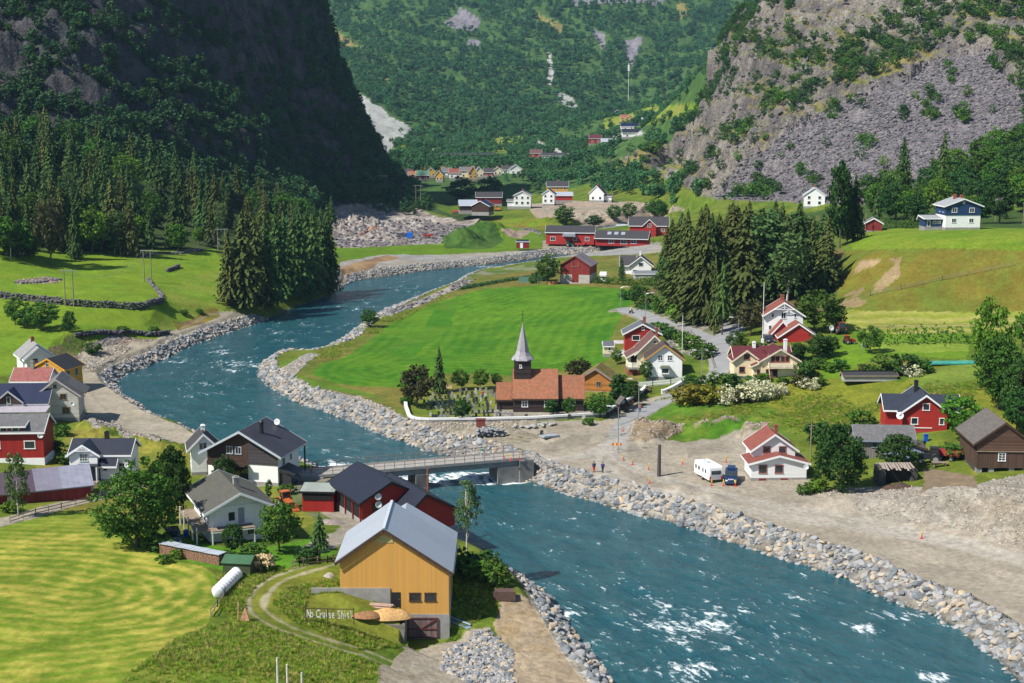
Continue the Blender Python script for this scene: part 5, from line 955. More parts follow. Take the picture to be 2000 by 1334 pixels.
# ================================================================== ACROSS THE RIVER AND UP THE VALLEY
sc = house('school', 'long red hall with a charcoal roof and white posts, left of the digger', 'hall', 0, 0, 0, -8, [(-9.8, 9.8, 0, 9, -.3, 4.7, 2.2, 'x')], REDP, r_dk, oe=.5, found=0, world=(23.6, 582.5, 1.2), wins=[('F', -7, 2, 1.8, 1.4, '2'), ('F', 2.0, 2, 1.2, 1.2, '1'), ('F', 7, 2, 1.5, 1.4, '2')])
part(lambda m: m.prism([(-3, 3.2), (2.6, 3.2), (2.2, 4.3), (-2.6, 4.3)], -3, 0, axis='y'), 'porch_roof', r_grey, sc)
ln = house('annex', 'low red wing with skylights in a dark grey roof behind the yellow digger', 'hall', 0, 0, 0, -12, [(-10.5, 10.5, 0, 10, -.3, 3.1, 2.3, 'x')], REDP, r_dk, oe=1.0, found=0, world=(44.0, 576, 1.2), wins=[('F', -4, 1.6, 2.0, 1.6, '2'), ('F', 1.0, 1.6, 2.4, 1.9, '2'), ('F', 5.0, 1.6, 2.0, 1.6, '2')])
part(lambda m: [m.face([(x, 1.6, 4.15), (x + 1.6, 1.6, 4.15), (x + 1.6, 3.6, 5.1), (x, 3.6, 5.1)]) for x in (-6, -3.2, -.4)], 'skylight', mat('skylight glass', (.30, .33, .36), .2, spec=.8), ln)
house('hall', 'tall red hall with a cross gable and dark roof, farthest right of the red halls', 'hall', 0, 0, 0, -5, [(-8.2, 8.2, 2, 11, -.3, 4.8, 3.2, 'x'), (-2.6, 3.0, 0, 6, -.3, 4.8, 2.6, 'y')], REDP, r_dk, found=0, wins=[('F', .2, 4.9, 1.3, 1.3, '4', 0, 1), ('F', 6.0, 2.8, 1.3, 1.3, '4', 2)], world=(58.2, 609, 1.5))
rbn = house('barn', 'old red barn on pale stone base at the top of the green field', 'barn', 0, 0, 0, -16, [(-4.8, 4.8, 0, 10.5, 2.4, 5.3, 3.0, 'y', REDB, None)], REDB, roofmat('rusty grey roof', (.24, .21, .22), 'seam', (.17, .13, .13), pitch=.7), trim=REDT, found=0, oe=.45, og=.4, world=(20.1, 456.0, 1.2))
part(lambda m: m.box(-4.85, 4.85, -.05, 10.55, -1, 2.45), 'stone_base', mat('pale stone', (.38, .36, .32), .9, 1, .2, .4, 3), rbn); part(lambda m: m.box(-.9, 1.2, -.12, .0, 0, 2.9), 'barn_door', REDT, rbn); part(lambda m: (m.bar((-1, -.1, 5), (1.2, -.1, 5), .12), m.bar((-1, -.1, 5), (-1, -.1, 6.6), .12), m.bar((1.2, -.1, 5), (1.2, -.1, 6.6), .12)), 'hatch_frame', WOOD, rbn)
house('house', 'white house with black roof and deep porch between the old barn and the spruces', 'house', 0, 0, 0, -5, [(-3.4, 3.4, 0, 8, .3, 3.9, 2.6, 'y'), (-6.5, -2, 3, 8, .3, 3.9, 2.3, 'x')], WHITE, r_dk, oe=.8, og=.6, world=(42.4, 469.4, 1.4), wins=[('F', 0, 4.0, 1.4, 1.1, '1'), ('F', -2, 1.6, 1.3, 1.2, '1')], chims=[(-.2, 4, 7.6, .6, PLAS)])
house('garage', 'grey garage with a flat grey roof beside the white and black house', 'garage', 1262, 551, 1.4, 0, [(-3.8, 3.8, 0, 5, 0, 2.6, .4, 'x', mat('grey plaster', (.42, .43, .45), .8), None, .9)], GREYB, roofmat('grey flat roof', (.2, .21, .23), 'tile'), found=0, oe=.3, og=.2)
house('hut', 'small dark red hut with a white door on the far river bench', 'hut', 1021, 485, 1.0, 0, [(-2.5, 2.5, 0, 3.5, 0, 2.6, .25, 'x', None, None, .95)], REDT, BLACKM, found=0, oe=.2, og=.2, doors=[('F', -.5, .9, 2.0, .1, TRIM)])
# far houses
def far(label, cat, px, py, z, yaw, w_, d_, h_, rise, ax, wm, rm, wins=2, extra=(), name='house', chim=True):
    s_ = (py - 200) / (CAMH - z); ws = []
    if wins: ws = [('F', -w_/2 + w_ * (i + .5) / wins, h_ * .35, 1.2, 1.3, 'far') for i in range(wins)] + ([('F', -w_/2 + w_ * (i + .5) / wins, h_ * .8, 1.1, 1.2, 'far') for i in range(wins)] if h_ > 4.5 else [])
    return house(name, label, cat, px, py, z, yaw, [(-w_/2, w_/2, 0, d_, .2, h_, rise, ax)] + list(extra), wm, rm, wins=ws, oe=.5, og=.4, found=.3, chims=[(0, d_/2, h_ + rise + .9, .8)] if chim else ())
far('large white house with a plain gable above the dark boathouse', 'house', 1020, 404, 3.2, -4, 9, 9, 6.0, 2.2, 'y', WHITE, r_slate, 3, [(-8, -4.5, 1, 6, .2, 3, .8, 'x')])
far('white house with a black roof left of the red roofed annex', 'house', 1071, 399, 3.2, -8, 6.5, 8, 5.5, 2.4, 'y', WHITE, r_dk, 2)
far('orange-yellow house with a dark roof behind the white house', 'house', 1089, 386, 4.2, 0, 12, 8, 6.5, 2.6, 'x', YEL, r_dk, 3)
far('long red annex with a pale blue roof in front of the yellow house', 'annex', 1097, 392, 4.0, 0, 12, 7, 3.0, 1.6, 'x', REDP, r_grey, 0, chim=False)
far('white house with steep black roof standing alone by the gravel heap', 'house', 1165, 392, 4.5, -14, 8, 8, 4.2, 4.0, 'y', WHITE, r_dk, 2, [(3.8, 8, 2, 7, .2, 2.6, .8, 'x')])
far('dark boathouse with blue roof in the shade below the white house', 'shed', 938, 415, 2.4, -14, 9, 10, 3.4, 2.4, 'y', BROWN, r_blue, 0, name='shed', chim=False)
far('long dark roofed shed in the shade with a pale roof strip', 'shed', 915, 412, 2.5, 6, 9, 8, 3.0, 2.4, 'x', BROWN, r_grey, 0, name='shed', chim=False)
far('dark red low building among the shaded trees', 'barn', 955, 399, 3.2, 0, 14, 8, 4.0, 2.4, 'x', REDB, r_dk, 0, name='barn', chim=False)
far('white house with grey roof at the foot of the rock slide', 'house', 1590, 404, G(1590, 404)[2], -12, 9, 9, 5, 3.2, 'y', WHITE, r_grey, 2)
far('white house with grey roof half hidden by trees left of the tall spruces', 'house', 1738, 390, G(1738, 390)[2], -8, 8, 8, 4, 2.6, 'y', WHITE, r_slate, 2)
far('small dark red shed with pale roof behind the upper meadow', 'shed', 1706, 452, G(1706, 452)[2], -10, 5, 5, 2.6, 1.4, 'y', REDB, r_slate, 0, name='shed', chim=False)
for a in [('yellow house in the middle of the distant village row', 924, 352, 9, 6, 7, 4.8, 4.2, 'y', YEL, r_red), ('cream house with steep gable in the distant village row', 858, 354, -6, 5, 7, 3.6, 3.0, 'y', YEL, r_pl), ('grey roofed cream block at the right of the distant village row', 912, 350, 0, 10, 7, 5.5, 2.4, 'x', CREAM, r_slate),
          ('red roofed house with white gable in the distant village row', 888, 350, 0, 8, 7, 4, 2.6, 'x', WHITE, r_red), ('green roofed house low among trees in the distant village', 825, 352, 0, 9, 7, 3, 2.8, 'x', REDB, mat('green roof', (.10, .2, .14), .6)), ('small yellow roofed house at the left end of the distant village', 782, 350, 0, 6, 6, 3.4, 2.6, 'y', YEL, r_or),
          ('low ochre roofed cabin among trees in the distant village', 806, 351, 0, 6, 6, 3, 2.2, 'x', YEL, r_or), ('grey roofed white house far right in the distant village', 1008, 342, 4, 9, 8, 4, 3, 'y', WHITE, r_slate), ('pale roofed house right of the yellow house in the village', 936, 348, 6, 6, 7, 4, 3.4, 'y', CREAM, r_slate),
          ('low white cottage with dark roof left of the green roofed house', 796, 347, 0, 7, 6, 3, 2.4, 'x', WHITE, r_dk), ('ochre cottage with brown roof between the green roof and the cream gable', 842, 346, 4, 6, 6, 3.4, 2.6, 'y', YEL, r_pl), ('white cottage with grey roof right of the cream gable', 872, 345, 0, 7, 6, 3.2, 2.6, 'x', WHITE, r_slate), ('red cottage among trees right of the pale roofed house', 954, 346, -4, 7, 6, 3, 2.6, 'x', REDP, r_dk), ('cream cottage with orange roof in the right half of the village', 972, 343, 3, 6, 6, 3.2, 2.6, 'y', CREAM, r_or), ('white cottage with black roof left of the grey roofed white house', 990, 341, 0, 7, 6, 3.2, 2.6, 'x', WHITE, r_dk)]:
    far(a[0], 'house', a[1], a[2] - 2, 4.2, *a[3:], 2)
for a in [('red farmhouse with white base on the far hillside', 1047, 310, 11, 0, 10, 8, 5, 3, 'x', REDP, r_pl), ('white terrace with black roof on the far hillside', 1082, 314, 10, 0, 22, 8, 4.5, 2.2, 'x', WHITE, r_dk), ('red and white farmhouse below the yellow hillside houses', 1163, 281, 16, 0, 11, 8, 5, 3, 'x', REDP, r_plum),
          ('long white house with pale blue roof beside the red farmhouse', 1190, 284, 15.5, 0, 14, 8, 3.5, 2.4, 'x', WHITE, r_grey), ('yellow house on the far hillside, upper left of the pair', 1220, 237, 33, 0, 9, 8, 4, 3, 'x', YEL, r_or), ('yellow house with white base on the far hillside, lower right of the pair', 1232, 242, 32, 0, 11, 8, 5.5, 3.5, 'y', YEL, r_pl),
          ('white house with blue roof on the far hillside terrace', 1230, 254, 28, 0, 16, 8, 3.5, 2.6, 'x', WHITE, r_blue), ('white house with dark roof lowest on the far hillside terrace', 1234, 268, 22, 0, 14, 8, 3.5, 2.6, 'x', WHITE, r_navy), ('dark house at the left of the far hillside pasture', 1206, 226, 36, 0, 8, 8, 4, 3, 'y', BROWN, r_dk), ('white cabin high on the far pasture', 1262, 240, 32, 0, 7, 7, 3, 2, 'x', WHITE, r_grey)]:
    g_ = G(a[1], a[2], 900); far(a[0], 'house', a[1], a[2], g_[2] if 900 < g_[1] < 2200 else a[3], *a[4:], 2)
print('T houses', time.time() - T0)
# ================================================================== VEGETATION AND STONES
def npmesh(name, V, F4, mats, mi=None):
    me = bpy.data.meshes.new(name); V = np.asarray(V, np.float32); F4 = np.asarray(F4, np.int32)
    me.vertices.add(len(V)); me.vertices.foreach_set('co', V.ravel()); me.loops.add(F4.size); me.polygons.add(len(F4))
    me.loops.foreach_set('vertex_index', F4.ravel()); me.polygons.foreach_set('loop_start', np.arange(0, F4.size, F4.shape[1], dtype=np.int32))
    for m in mats: me.materials.append(m)
    if mi is not None: me.polygons.foreach_set('material_index', np.asarray(mi, np.int32))
    me.update(); me.validate(); return me
def quads(C_, A, B):
    """leaf quads: centres, half-axes"""
    V = np.stack([C_ - A - B, C_ + A - B * .6, C_ + A * .9 + B, C_ - A * .8 + B * .9], 1).reshape(-1, 3)
    return V, np.arange(len(V)).reshape(-1, 4)
def runit(n):
    v = rng.normal(size=(n, 3)); return v / np.linalg.norm(v, axis=1, keepdims=True)
def leafmat(name, c, var=.35, rnd=.22, tr=.22, hue=.02):
    if name in MATS: return MATS[name]
    m, n, l, p = newmat(name)
    g = N(n, 'ShaderNodeNewGeometry'); f = noise(n, l, g.outputs['Position'], .9, 3, .6); wn = N(n, 'ShaderNodeTexWhiteNoise', noise_dimensions='3D')
    sn = N(n, 'ShaderNodeVectorMath', operation='SNAP'); l.new(g.outputs['Position'], sn.inputs[0]); sn.inputs[1].default_value = (.45, .45, .45); l.new(sn.outputs[0], wn.inputs['Vector'])
    c = np.array(c); a = mixc(n, l, ramp(n, l, f, .32, .68), tuple(c * (1 - var)), tuple(c * (1 + var) * np.array([1.15, 1.05, .9])))
    a = mixc(n, l, .35, a, mixc(n, l, wn.outputs[0], tuple(c * .5), tuple(c * 1.6)))
    oi = N(n, 'ShaderNodeObjectInfo'); hs = N(n, 'ShaderNodeHueSaturation')
    mr_ = N(n, 'ShaderNodeMapRange'); l.new(oi.outputs['Random'], mr_.inputs[0]); mr_.inputs[3].default_value = 1 - rnd; mr_.inputs[4].default_value = 1 + rnd; l.new(mr_.outputs[0], hs.inputs['Value'])
    m2 = N(n, 'ShaderNodeMath', operation='MULTIPLY'); l.new(oi.outputs['Random'], m2.inputs[0]); m2.inputs[1].default_value = 7.31
    fr = N(n, 'ShaderNodeMath', operation='FRACT'); l.new(m2.outputs[0], fr.inputs[0]); m3 = N(n, 'ShaderNodeMapRange'); l.new(fr.outputs[0], m3.inputs[0]); m3.inputs[3].default_value = .5 - hue; m3.inputs[4].default_value = .5 + hue * .6; l.new(m3.outputs[0], hs.inputs['Hue'])
    l.new(a, hs.inputs['Color']); l.new(hs.outputs[0], p.inputs['Base Color']); p.inputs['Roughness'].default_value = .75; p.inputs['Specular IOR Level'].default_value = .12
    t = N(n, 'ShaderNodeBsdfTranslucent'); l.new(hs.outputs[0], t.inputs['Color']); mx = N(n, 'ShaderNodeMixShader'); mx.inputs[0].default_value = tr
    out = [q for q in n if q.type == 'OUTPUT_MATERIAL'][0]; l.new(p.outputs[0], mx.inputs[1]); l.new(t.outputs[0], mx.inputs[2]); l.new(mx.outputs[0], out.inputs['Surface'])
    MATS[name] = m; return m
BARK = mat('grey brown bark', (.11, .085, .065), .9, 6, .35, .5, 8); BIRCHB = mat('birch bark', (.50, .47, .42), .8, 3, .4, .3, 8); LDEAD = mat('dead grey wood', (.55, .50, .44), .9, 6, .3, .4, 8)
LSP = leafmat('spruce needles', (.054, .108, .028), .35, .28, .15, .015); LSPW = leafmat('warm spruce needles', (.070, .092, .024), .35, .25, .1, .02)
LMID = leafmat('green leaves', (.056, .135, .020)); LBRI = leafmat('bright green leaves', (.075, .175, .018)); LDK = leafmat('deep green leaves', (.036, .095, .020)); LBIR = leafmat('pale birch leaves', (.080, .145, .045)); LFAR = leafmat('far wood leaves', (.046, .145, .052), .4, .42, .15, .03)  # far wood leaves carry some haze blue and brightness in their colour
LRB = leafmat('copper leaves', (.060, .066, .026)); LYEL = leafmat('golden leaves', (.17, .17, .02)); LWHT = leafmat('white blossom', (.52, .54, .36), .3, .1); LSH = leafmat('cliff shrub leaves', (.036, .095, .034), .4, .35, .1, .03); LCRM = leafmat('cream plumes', (.62, .55, .30), .2, .1)
def spruce_crown(h=20., r=3.6, n=34, seed=0, bare=.1, m=None, dens=1.0):
    r_ = np.random.default_rng(seed); Cs = []; As = []; Bs = []
    lop = 1 + .25 * math.sin(seed)
    for i in range(n):
        t = bare + (1 - bare) * (i / n) ** .92; z = h * t; L = r * (1 - (t - bare) / (1 - bare)) ** .78 * r_.uniform(.82, 1.12) + .12
        if t < bare + .12: L *= .7 + 2.5 * (t - bare)
        nb = max(5, int((8 + 8 * L / r) * dens))
        for b in range(nb):
            a = r_.uniform(0, 6.283); Lb = L * r_.uniform(.62, 1.18); d = np.array([math.cos(a), math.sin(a)]); q = np.array([-d[1], d[0]]); ns = max(2, int(Lb / .42))
            for k in range(ns):
                f = (k + .7) / ns; zz = z + .25 * Lb * .3 - f * f * Lb * .42 + r_.normal() * .06
                hw = (.48 - .30 * f) * min(1, .4 + Lb / 3.0) * r_.uniform(.7, 1.25)
                Cs.append((d[0] * Lb * f, d[1] * Lb * f, zz)); As.append((q[0] * hw, q[1] * hw, r_.normal() * .10)); Bs.append((d[0] * Lb / ns * .62, d[1] * Lb / ns * .62, -.08 - .22 * f))
                if k % 2 == 0: Cs.append((d[0] * Lb * f, d[1] * Lb * f, zz - .28)); As.append((d[0] * .22, d[1] * .22, 0)); Bs.append((q[0] * .1, q[1] * .1, .24))
    Cs.append((0, 0, h - .3)); As.append((.1, .1, 0)); Bs.append((0, .02, .7))
    V, F = quads(np.array(Cs), np.array(As), np.array(Bs)); return npmesh('crown', V, F, [m or LSP])
def trunk_mesh(h, r, m, limbs=(), bend=.3, seed=0):
    q = MB(); r_ = random.Random(seed); P = [(0, 0, -.8)] + [(r_.uniform(-bend, bend) * i / 6, r_.uniform(-bend, bend) * i / 6, h * i / 6) for i in range(1, 7)]
    q.tube(P, [r * 1.25] + [r * (1 - .13 * i) for i in range(6)], 7)
    for (x, y, z, rr) in limbs: s_ = (P[3][0], P[3][1], min(z * .55, h * .7)); q.tube([s_, (x * .5, y * .5, (s_[2] + z) / 2 + .1), (x, y, z)], [rr, rr * .7, rr * .3], 5)
    return q.mesh('trunk', m, True)
def leaf_crown(h, rx, z0, ncl, k, q, rc, m, seed=0, holes=.25, flat=1.0, top=1.0):
    """clusters of leaves through an uneven egg-shaped volume from z0 to h"""
    r_ = np.random.default_rng(seed); cz = (h + z0) / 2; rz = (h - z0) / 2; lobes = r_.normal(size=(7, 3)); lobes /= np.linalg.norm(lobes, axis=1, keepdims=True); la = r_.uniform(-.34, .30, 7); C_ = []
    while len(C_) < ncl:
        d = r_.normal(size=3); d /= np.linalg.norm(d); s = 1 + float(np.sum(la * np.clip(lobes @ d, 0, 1) ** 2)); rad = (r_.uniform(.25, 1)) ** .45 * s
        if vn(np.array(d[0] * 2.3 + 7), np.array(d[1] * 2.3 + d[2] * 1.9), seed) < holes and rad > .6: continue
        w_ = 1.0 if d[2] < 0 else top
        C_.append((d[0] * rad * rx * w_, d[1] * rad * rx * w_, cz + d[2] * rad * rz * .93))
    C_ = np.array(C_); n = len(C_) * k; cc = np.repeat(C_, k, 0); dd = r_.normal(size=(n, 3)); dd /= np.linalg.norm(dd, axis=1, keepdims=True)
    P = cc + dd * (r_.uniform(.3, 1, (n, 1)) ** .5) * rc * np.array([1, 1, .62 * flat]); u = r_.normal(size=(n, 3)); u[:, 2] *= .5; u /= np.linalg.norm(u, axis=1, keepdims=True); v = np.cross(u, dd); v /= np.linalg.norm(v, axis=1, keepdims=True) + 1e-6
    s = q * r_.uniform(.6, 1.3, (n, 1)); V, F = quads(P, u * s, v * s * .75); return npmesh('crown', V, F, m if isinstance(m, list) else [m]), C_
def proto(kind, name, label, cat, crown, trunk): return dict(kind=kind, name=name, crown=crown, trunk=trunk, h=None)
def limbsof(C_, n, r, seed): r_ = random.Random(seed); return [(*C_[r_.randrange(len(C_))] * .8, r) for _ in range(n)] if False else [(C_[i][0] * .7, C_[i][1] * .7, C_[i][2] * .95, r) for i in [r_.randrange(len(C_)) for _ in range(n)]]
PR = {}
def addp(key, h, crown, trunk): PR.setdefault(key, []).append((h, crown, trunk))
for s_ in range(4): addp('spruce', 20, spruce_crown(20, 3.5 + .25 * s_, 36, s_, .05, LSP), trunk_mesh(18, .28, BARK, seed=s_, bend=.1))
for s_ in range(2): addp('warm', 20, spruce_crown(20, 3.7, 34, 20 + s_, .08, LSPW), trunk_mesh(18, .28, BARK, seed=s_, bend=.1))
addp('pine', 12, spruce_crown(12, 3.0, 16, 44, .3, LSP, 1.0), trunk_mesh(11, .2, BARK, seed=8))
def bl(key, h, rx, z0, ncl, k, q, rc, m, bark, seeds, nl=6, tr=.18, **kw):
    for s_ in seeds: c, C_ = leaf_crown(h, rx, z0, ncl, k, q, rc, m, s_, **kw); addp(key, h, c, trunk_mesh(h * .8, tr, bark, limbsof(C_, nl, tr * .45, s_), seed=s_))
bl('broad', 10, 4.2, 1.5, 150, 16, .26, .95, LMID, BARK, (1, 2, 3)); bl('bright', 10, 3.8, 1.6, 140, 16, .25, .9, LBRI, BARK, (4, 5)); bl('dark', 10, 4.2, 1.2, 150, 16, .26, .95, LDK, BARK, (6, 7)); bl('birch', 12, 2.9, 2.2, 130, 15, .22, .85, LBIR, BIRCHB, (8, 9), tr=.14)
bl('copper', 8, 3.6, 1.0, 120, 15, .25, .9, LRB, BARK, (10,)); bl('big', 12, 5.4, 1.2, 300, 26, .21, 1.0, LMID, BARK, (11, 12), nl=12, tr=.3, holes=.3); bl('bigdark', 12, 5.2, 1.0, 280, 24, .22, 1.0, LDK, BARK, (13,), nl=12, tr=.3, holes=.3)
bl('riverbirch', 12, 2.5, 3.6, 110, 20, .14, .7, LBIR, BIRCHB, (14,), nl=14, tr=.14, holes=.42); bl('column', 6, .8, .1, 60, 16, .16, .45, LDK, BARK, (15,), nl=0, tr=.08, holes=0)
bl('bush', 2.4, 1.7, -.1, 42, 16, .17, .5, LMID, BARK, (21, 22, 23), nl=3, tr=.05, holes=.1); bl('dkbush', 2.4, 1.7, -.1, 42, 16, .17, .5, LDK, BARK, (24, 25), nl=3, tr=.05, holes=.1); bl('gold', 2.2, 1.7, -.1, 42, 16, .15, .5, LYEL, BARK, (26,), nl=3, tr=.05, holes=.1)
bl('bloom', 2.2, 1.6, -.1, 44, 18, .12, .5, [LWHT], BARK, (27,), nl=3, tr=.05, holes=.1); bl('cbush', 2.4, 1.6, -.1, 40, 16, .16, .5, LRB, BARK, (28,), nl=3, tr=.05, holes=.1); bl('ybush', 2.4, 1.7, -.1, 42, 16, .17, .5, LBRI, BARK, (29, 30), nl=3, tr=.05, holes=.1)
NM = {'spruce': ('spruce_tree', 'tree'), 'warm': ('spruce_tree', 'tree'), 'pine': ('pine_tree', 'tree'), 'birch': ('birch_tree', 'tree'), 'riverbirch': ('birch_tree', 'tree'), 'column': ('thuja_tree', 'tree')}
TREES = []
def tree(key, x, y, h, label, group=None, z=None, wide=1.0, rz=None, lean=0, vi=None):
    P = PR[key]; h0, cr, tk = P[random.randrange(len(P)) if vi is None else vi]; s = h / h0; z = H(x, y) if z is None else z
    nm, ct = NM.get(key, ('bush', 'bush') if key in ('bush', 'dkbush', 'gold', 'bloom', 'cbush', 'ybush') else ('broadleaf_tree', 'tree'))
    r = empty(nm, label, ct, (x, y, z), random.uniform(0, 6.28) if rz is None else rz, group); r.scale = (s * wide, s * wide, s); r.rotation_euler[0] = lean
    link('trunk', tk, r); link('crown', cr, r); TREES.append((x, y)); return r
def tpx(key, px, py, top, label, group=None, wide=1.0, d0=95, **k):
    x, y, z = G(px, py, d0); s = FPX / (y * CP - (z - CAMH) * SP); return tree(key, x, y, max(.8, (py - top) / s / .97), label, group, z, wide, **k)
def inpx(poly, n, d0=95, seed=1, fn=None):
    r_ = random.Random(seed); P = np.array(poly); out = []; t = 0
    while len(out) < n and t < n * 60:
        t += 1; px = r_.uniform(P[:, 0].min(), P[:, 0].max()); py = r_.uniform(P[:, 1].min(), P[:, 1].max())
        if not inpoly(np.array([px]), np.array([py]), poly)[0]: continue
        if fn and r_.random() > fn(px, py): continue
        x, y, z = G(px, py, d0); out.append((px, py, x, y, z))
    return out
# --- single trees and bushes that can be told apart
big = [('big', 268, 1068, 915, 'big leafy green tree beside the white house with the mossy roof', .95), ('bigdark', 330, 1020, 868, 'tall dark green tree behind the big leafy tree', .62), ('broad', 545, 1078, 985, 'round green garden tree between the mossy-roofed house and the ochre barn', 1.05),
       ('dark', 455, 1085, 1020, 'dark small tree in front of the unfinished balcony', .8), ('pine', 625, 1095, 1003, 'open dark pine left of the ochre barn', .95), ('dark', 441, 950, 888, 'small dark tree in front of the chalet', .8), ('column', 525, 975, 935, 'narrow pointed thuja by the tractor', .9),
       ('riverbirch', 912, 1084, 925, 'tall slender birch on the river edge behind the barn', .75), ('birch', 36, 1010, 886, 'thin pale birch in front of the tin-roofed barn', .62), ('bigdark', 1640, 962, 826, 'large dark tree right of the white house at the parking', .82),
       ('dark', 1748, 925, 846, 'gnarled spreading tree in front of the grey shed', 1.1), ('bright', 1880, 862, 768, 'broad bright tree between the red house and the brown barn', 1.0), ('broad', 1700, 690, 640, 'lone round tree on the lawn', 1.0), ('bright', 1930, 745, 590, 'tall bright tree with layered crown at the right', .62),
       ('big', 1950, 800, 650, 'large blue-green tree at the right below the tall bright one', .7), ('bigdark', 1990, 815, 690, 'dark tree cut by the right edge', .7), ('bright', 1996, 680, 615, 'bright tree at the right edge of the mown strip', .8), ('dark', 1985, 850, 760, 'dark green tree behind the brown barn', .9),
       ('copper', 815, 796, 714, 'olive brown round tree at the churchyard corner', .9), ('spruce', 858, 768, 678, 'small spruce behind the graves', .95), ('broad', 902, 762, 722, 'left of three small round churchyard trees', .95), ('broad', 938, 760, 722, 'middle of three small round churchyard trees', .95), ('dark', 968, 757, 728, 'right of three small round churchyard trees', .95),
       ('dark', 903, 822, 780, 'small round tree by the white churchyard wall', 1.0), ('copper', 1130, 742, 700, 'reddish brown tree behind the church roof', 1.35), ('column', 1206, 800, 730, 'dark column-shaped thuja by the log storehouse', 1.5), ('broad', 1172, 815, 770, 'bushy tree in front of the log storehouse', 1.3), ('dark', 1078, 812, 780, 'small tree hiding the church window', 1.2), ('broad', 1112, 814, 778, 'slim tree before the chancel', .8), ('dark', 1232, 782, 742, 'dark bush by the lich gate', 1.3),
       ('dark', 1240, 592, 556, 'dark round tree where the road enters the spruces', 1.1), ('copper', 1466, 655, 588, 'brownish tree left of the tall white house', 1.0), ('broad', 1590, 650, 568, 'wide green tree right of the tall white house', 1.15), ('dark', 1625, 640, 590, 'dark tree at the foot of the dry slope', 1.1), ('broad', 1070, 555, 500, 'round tree left of the old red barn', .9), ('spruce', 1214, 548, 503, 'small spruce between barn and white porch house', 1.0),
       ('warm', 1395, 652, 500, 'slim warm-green spruce in the fork of the lane', .6), ('pine', 1410, 655, 510, 'bare-stemmed pine in the fork of the lane', .6), ('broad', 1440, 690, 650, 'small garden tree beside the fork of the lane', 1.1), ('dark', 1640, 485, 316, 'tallest dark spruce-shaped tree before the scree', .42), ('spruce', 1668, 470, 345, 'tall dark spruce beside the tallest one', 1.0), ('spruce', 1762, 385, 272, 'spruce standing on the lower scree, left of the pair', 1.0), ('spruce', 1840, 385, 262, 'spruce standing on the lower scree, right of the pair', .8),
       ('broad', 82, 645, 592, 'round bush-like tree under the stone wall on the left meadow', 1.3), ('broad', 30, 635, 582, 'left tree below the stone wall at the left edge', .9), ('broad', 48, 640, 606, 'low green tree beside the left edge of the meadow', 1.3), ('dark', 135, 648, 606, 'small dark tree right of the round meadow tree', .8), ('broad', 722, 640, 606, 'bushy shrub tree at the inner river bank', 1.2), ('bright', 348, 492, 434, 'bright birch before the dark spruces', .9), ('bright', 390, 478, 444, 'yellow-green young tree at the wood edge', .9),
       ('broad', 1205, 712, 682, 'small dark tree at the white terrace', .8), ('broad', 1262, 745, 705, 'small garden tree before the white gable', .7), ('dark', 1560, 705, 668, 'round garden tree beside the red garage', 1.3), ('dark', 1600, 700, 650, 'dark garden tree by the tractors', 1.3), ('dark', 1620, 695, 655, 'dense shrub tree right of the tractors', 1.2), ('copper', 100, 520, 388, 'brown-green spruce tree at the left', .5), ('dark', 902, 400, 345, 'dark round tree in the shade beyond the river', 1.1), ('dark', 960, 395, 345, 'dark round tree left of the white gabled house', 1.1), ('broad', 1100, 440, 402, 'round tree beside the red hall', 1.1), ('broad', 1200, 430, 402, 'small tree on the gravel bank, left one', 1.2), ('broad', 1228, 428, 398, 'small tree on the gravel bank, middle one', 1.2), ('broad', 1285, 425, 390, 'tree on the gravel bank, right one', 1.3), ('dark', 1160, 445, 420, 'dark shrub tree between the red halls', 1.6)]
for k_, px, py, top, lb, wd in big: tpx(k_, px, py, top, lb, None, wd)
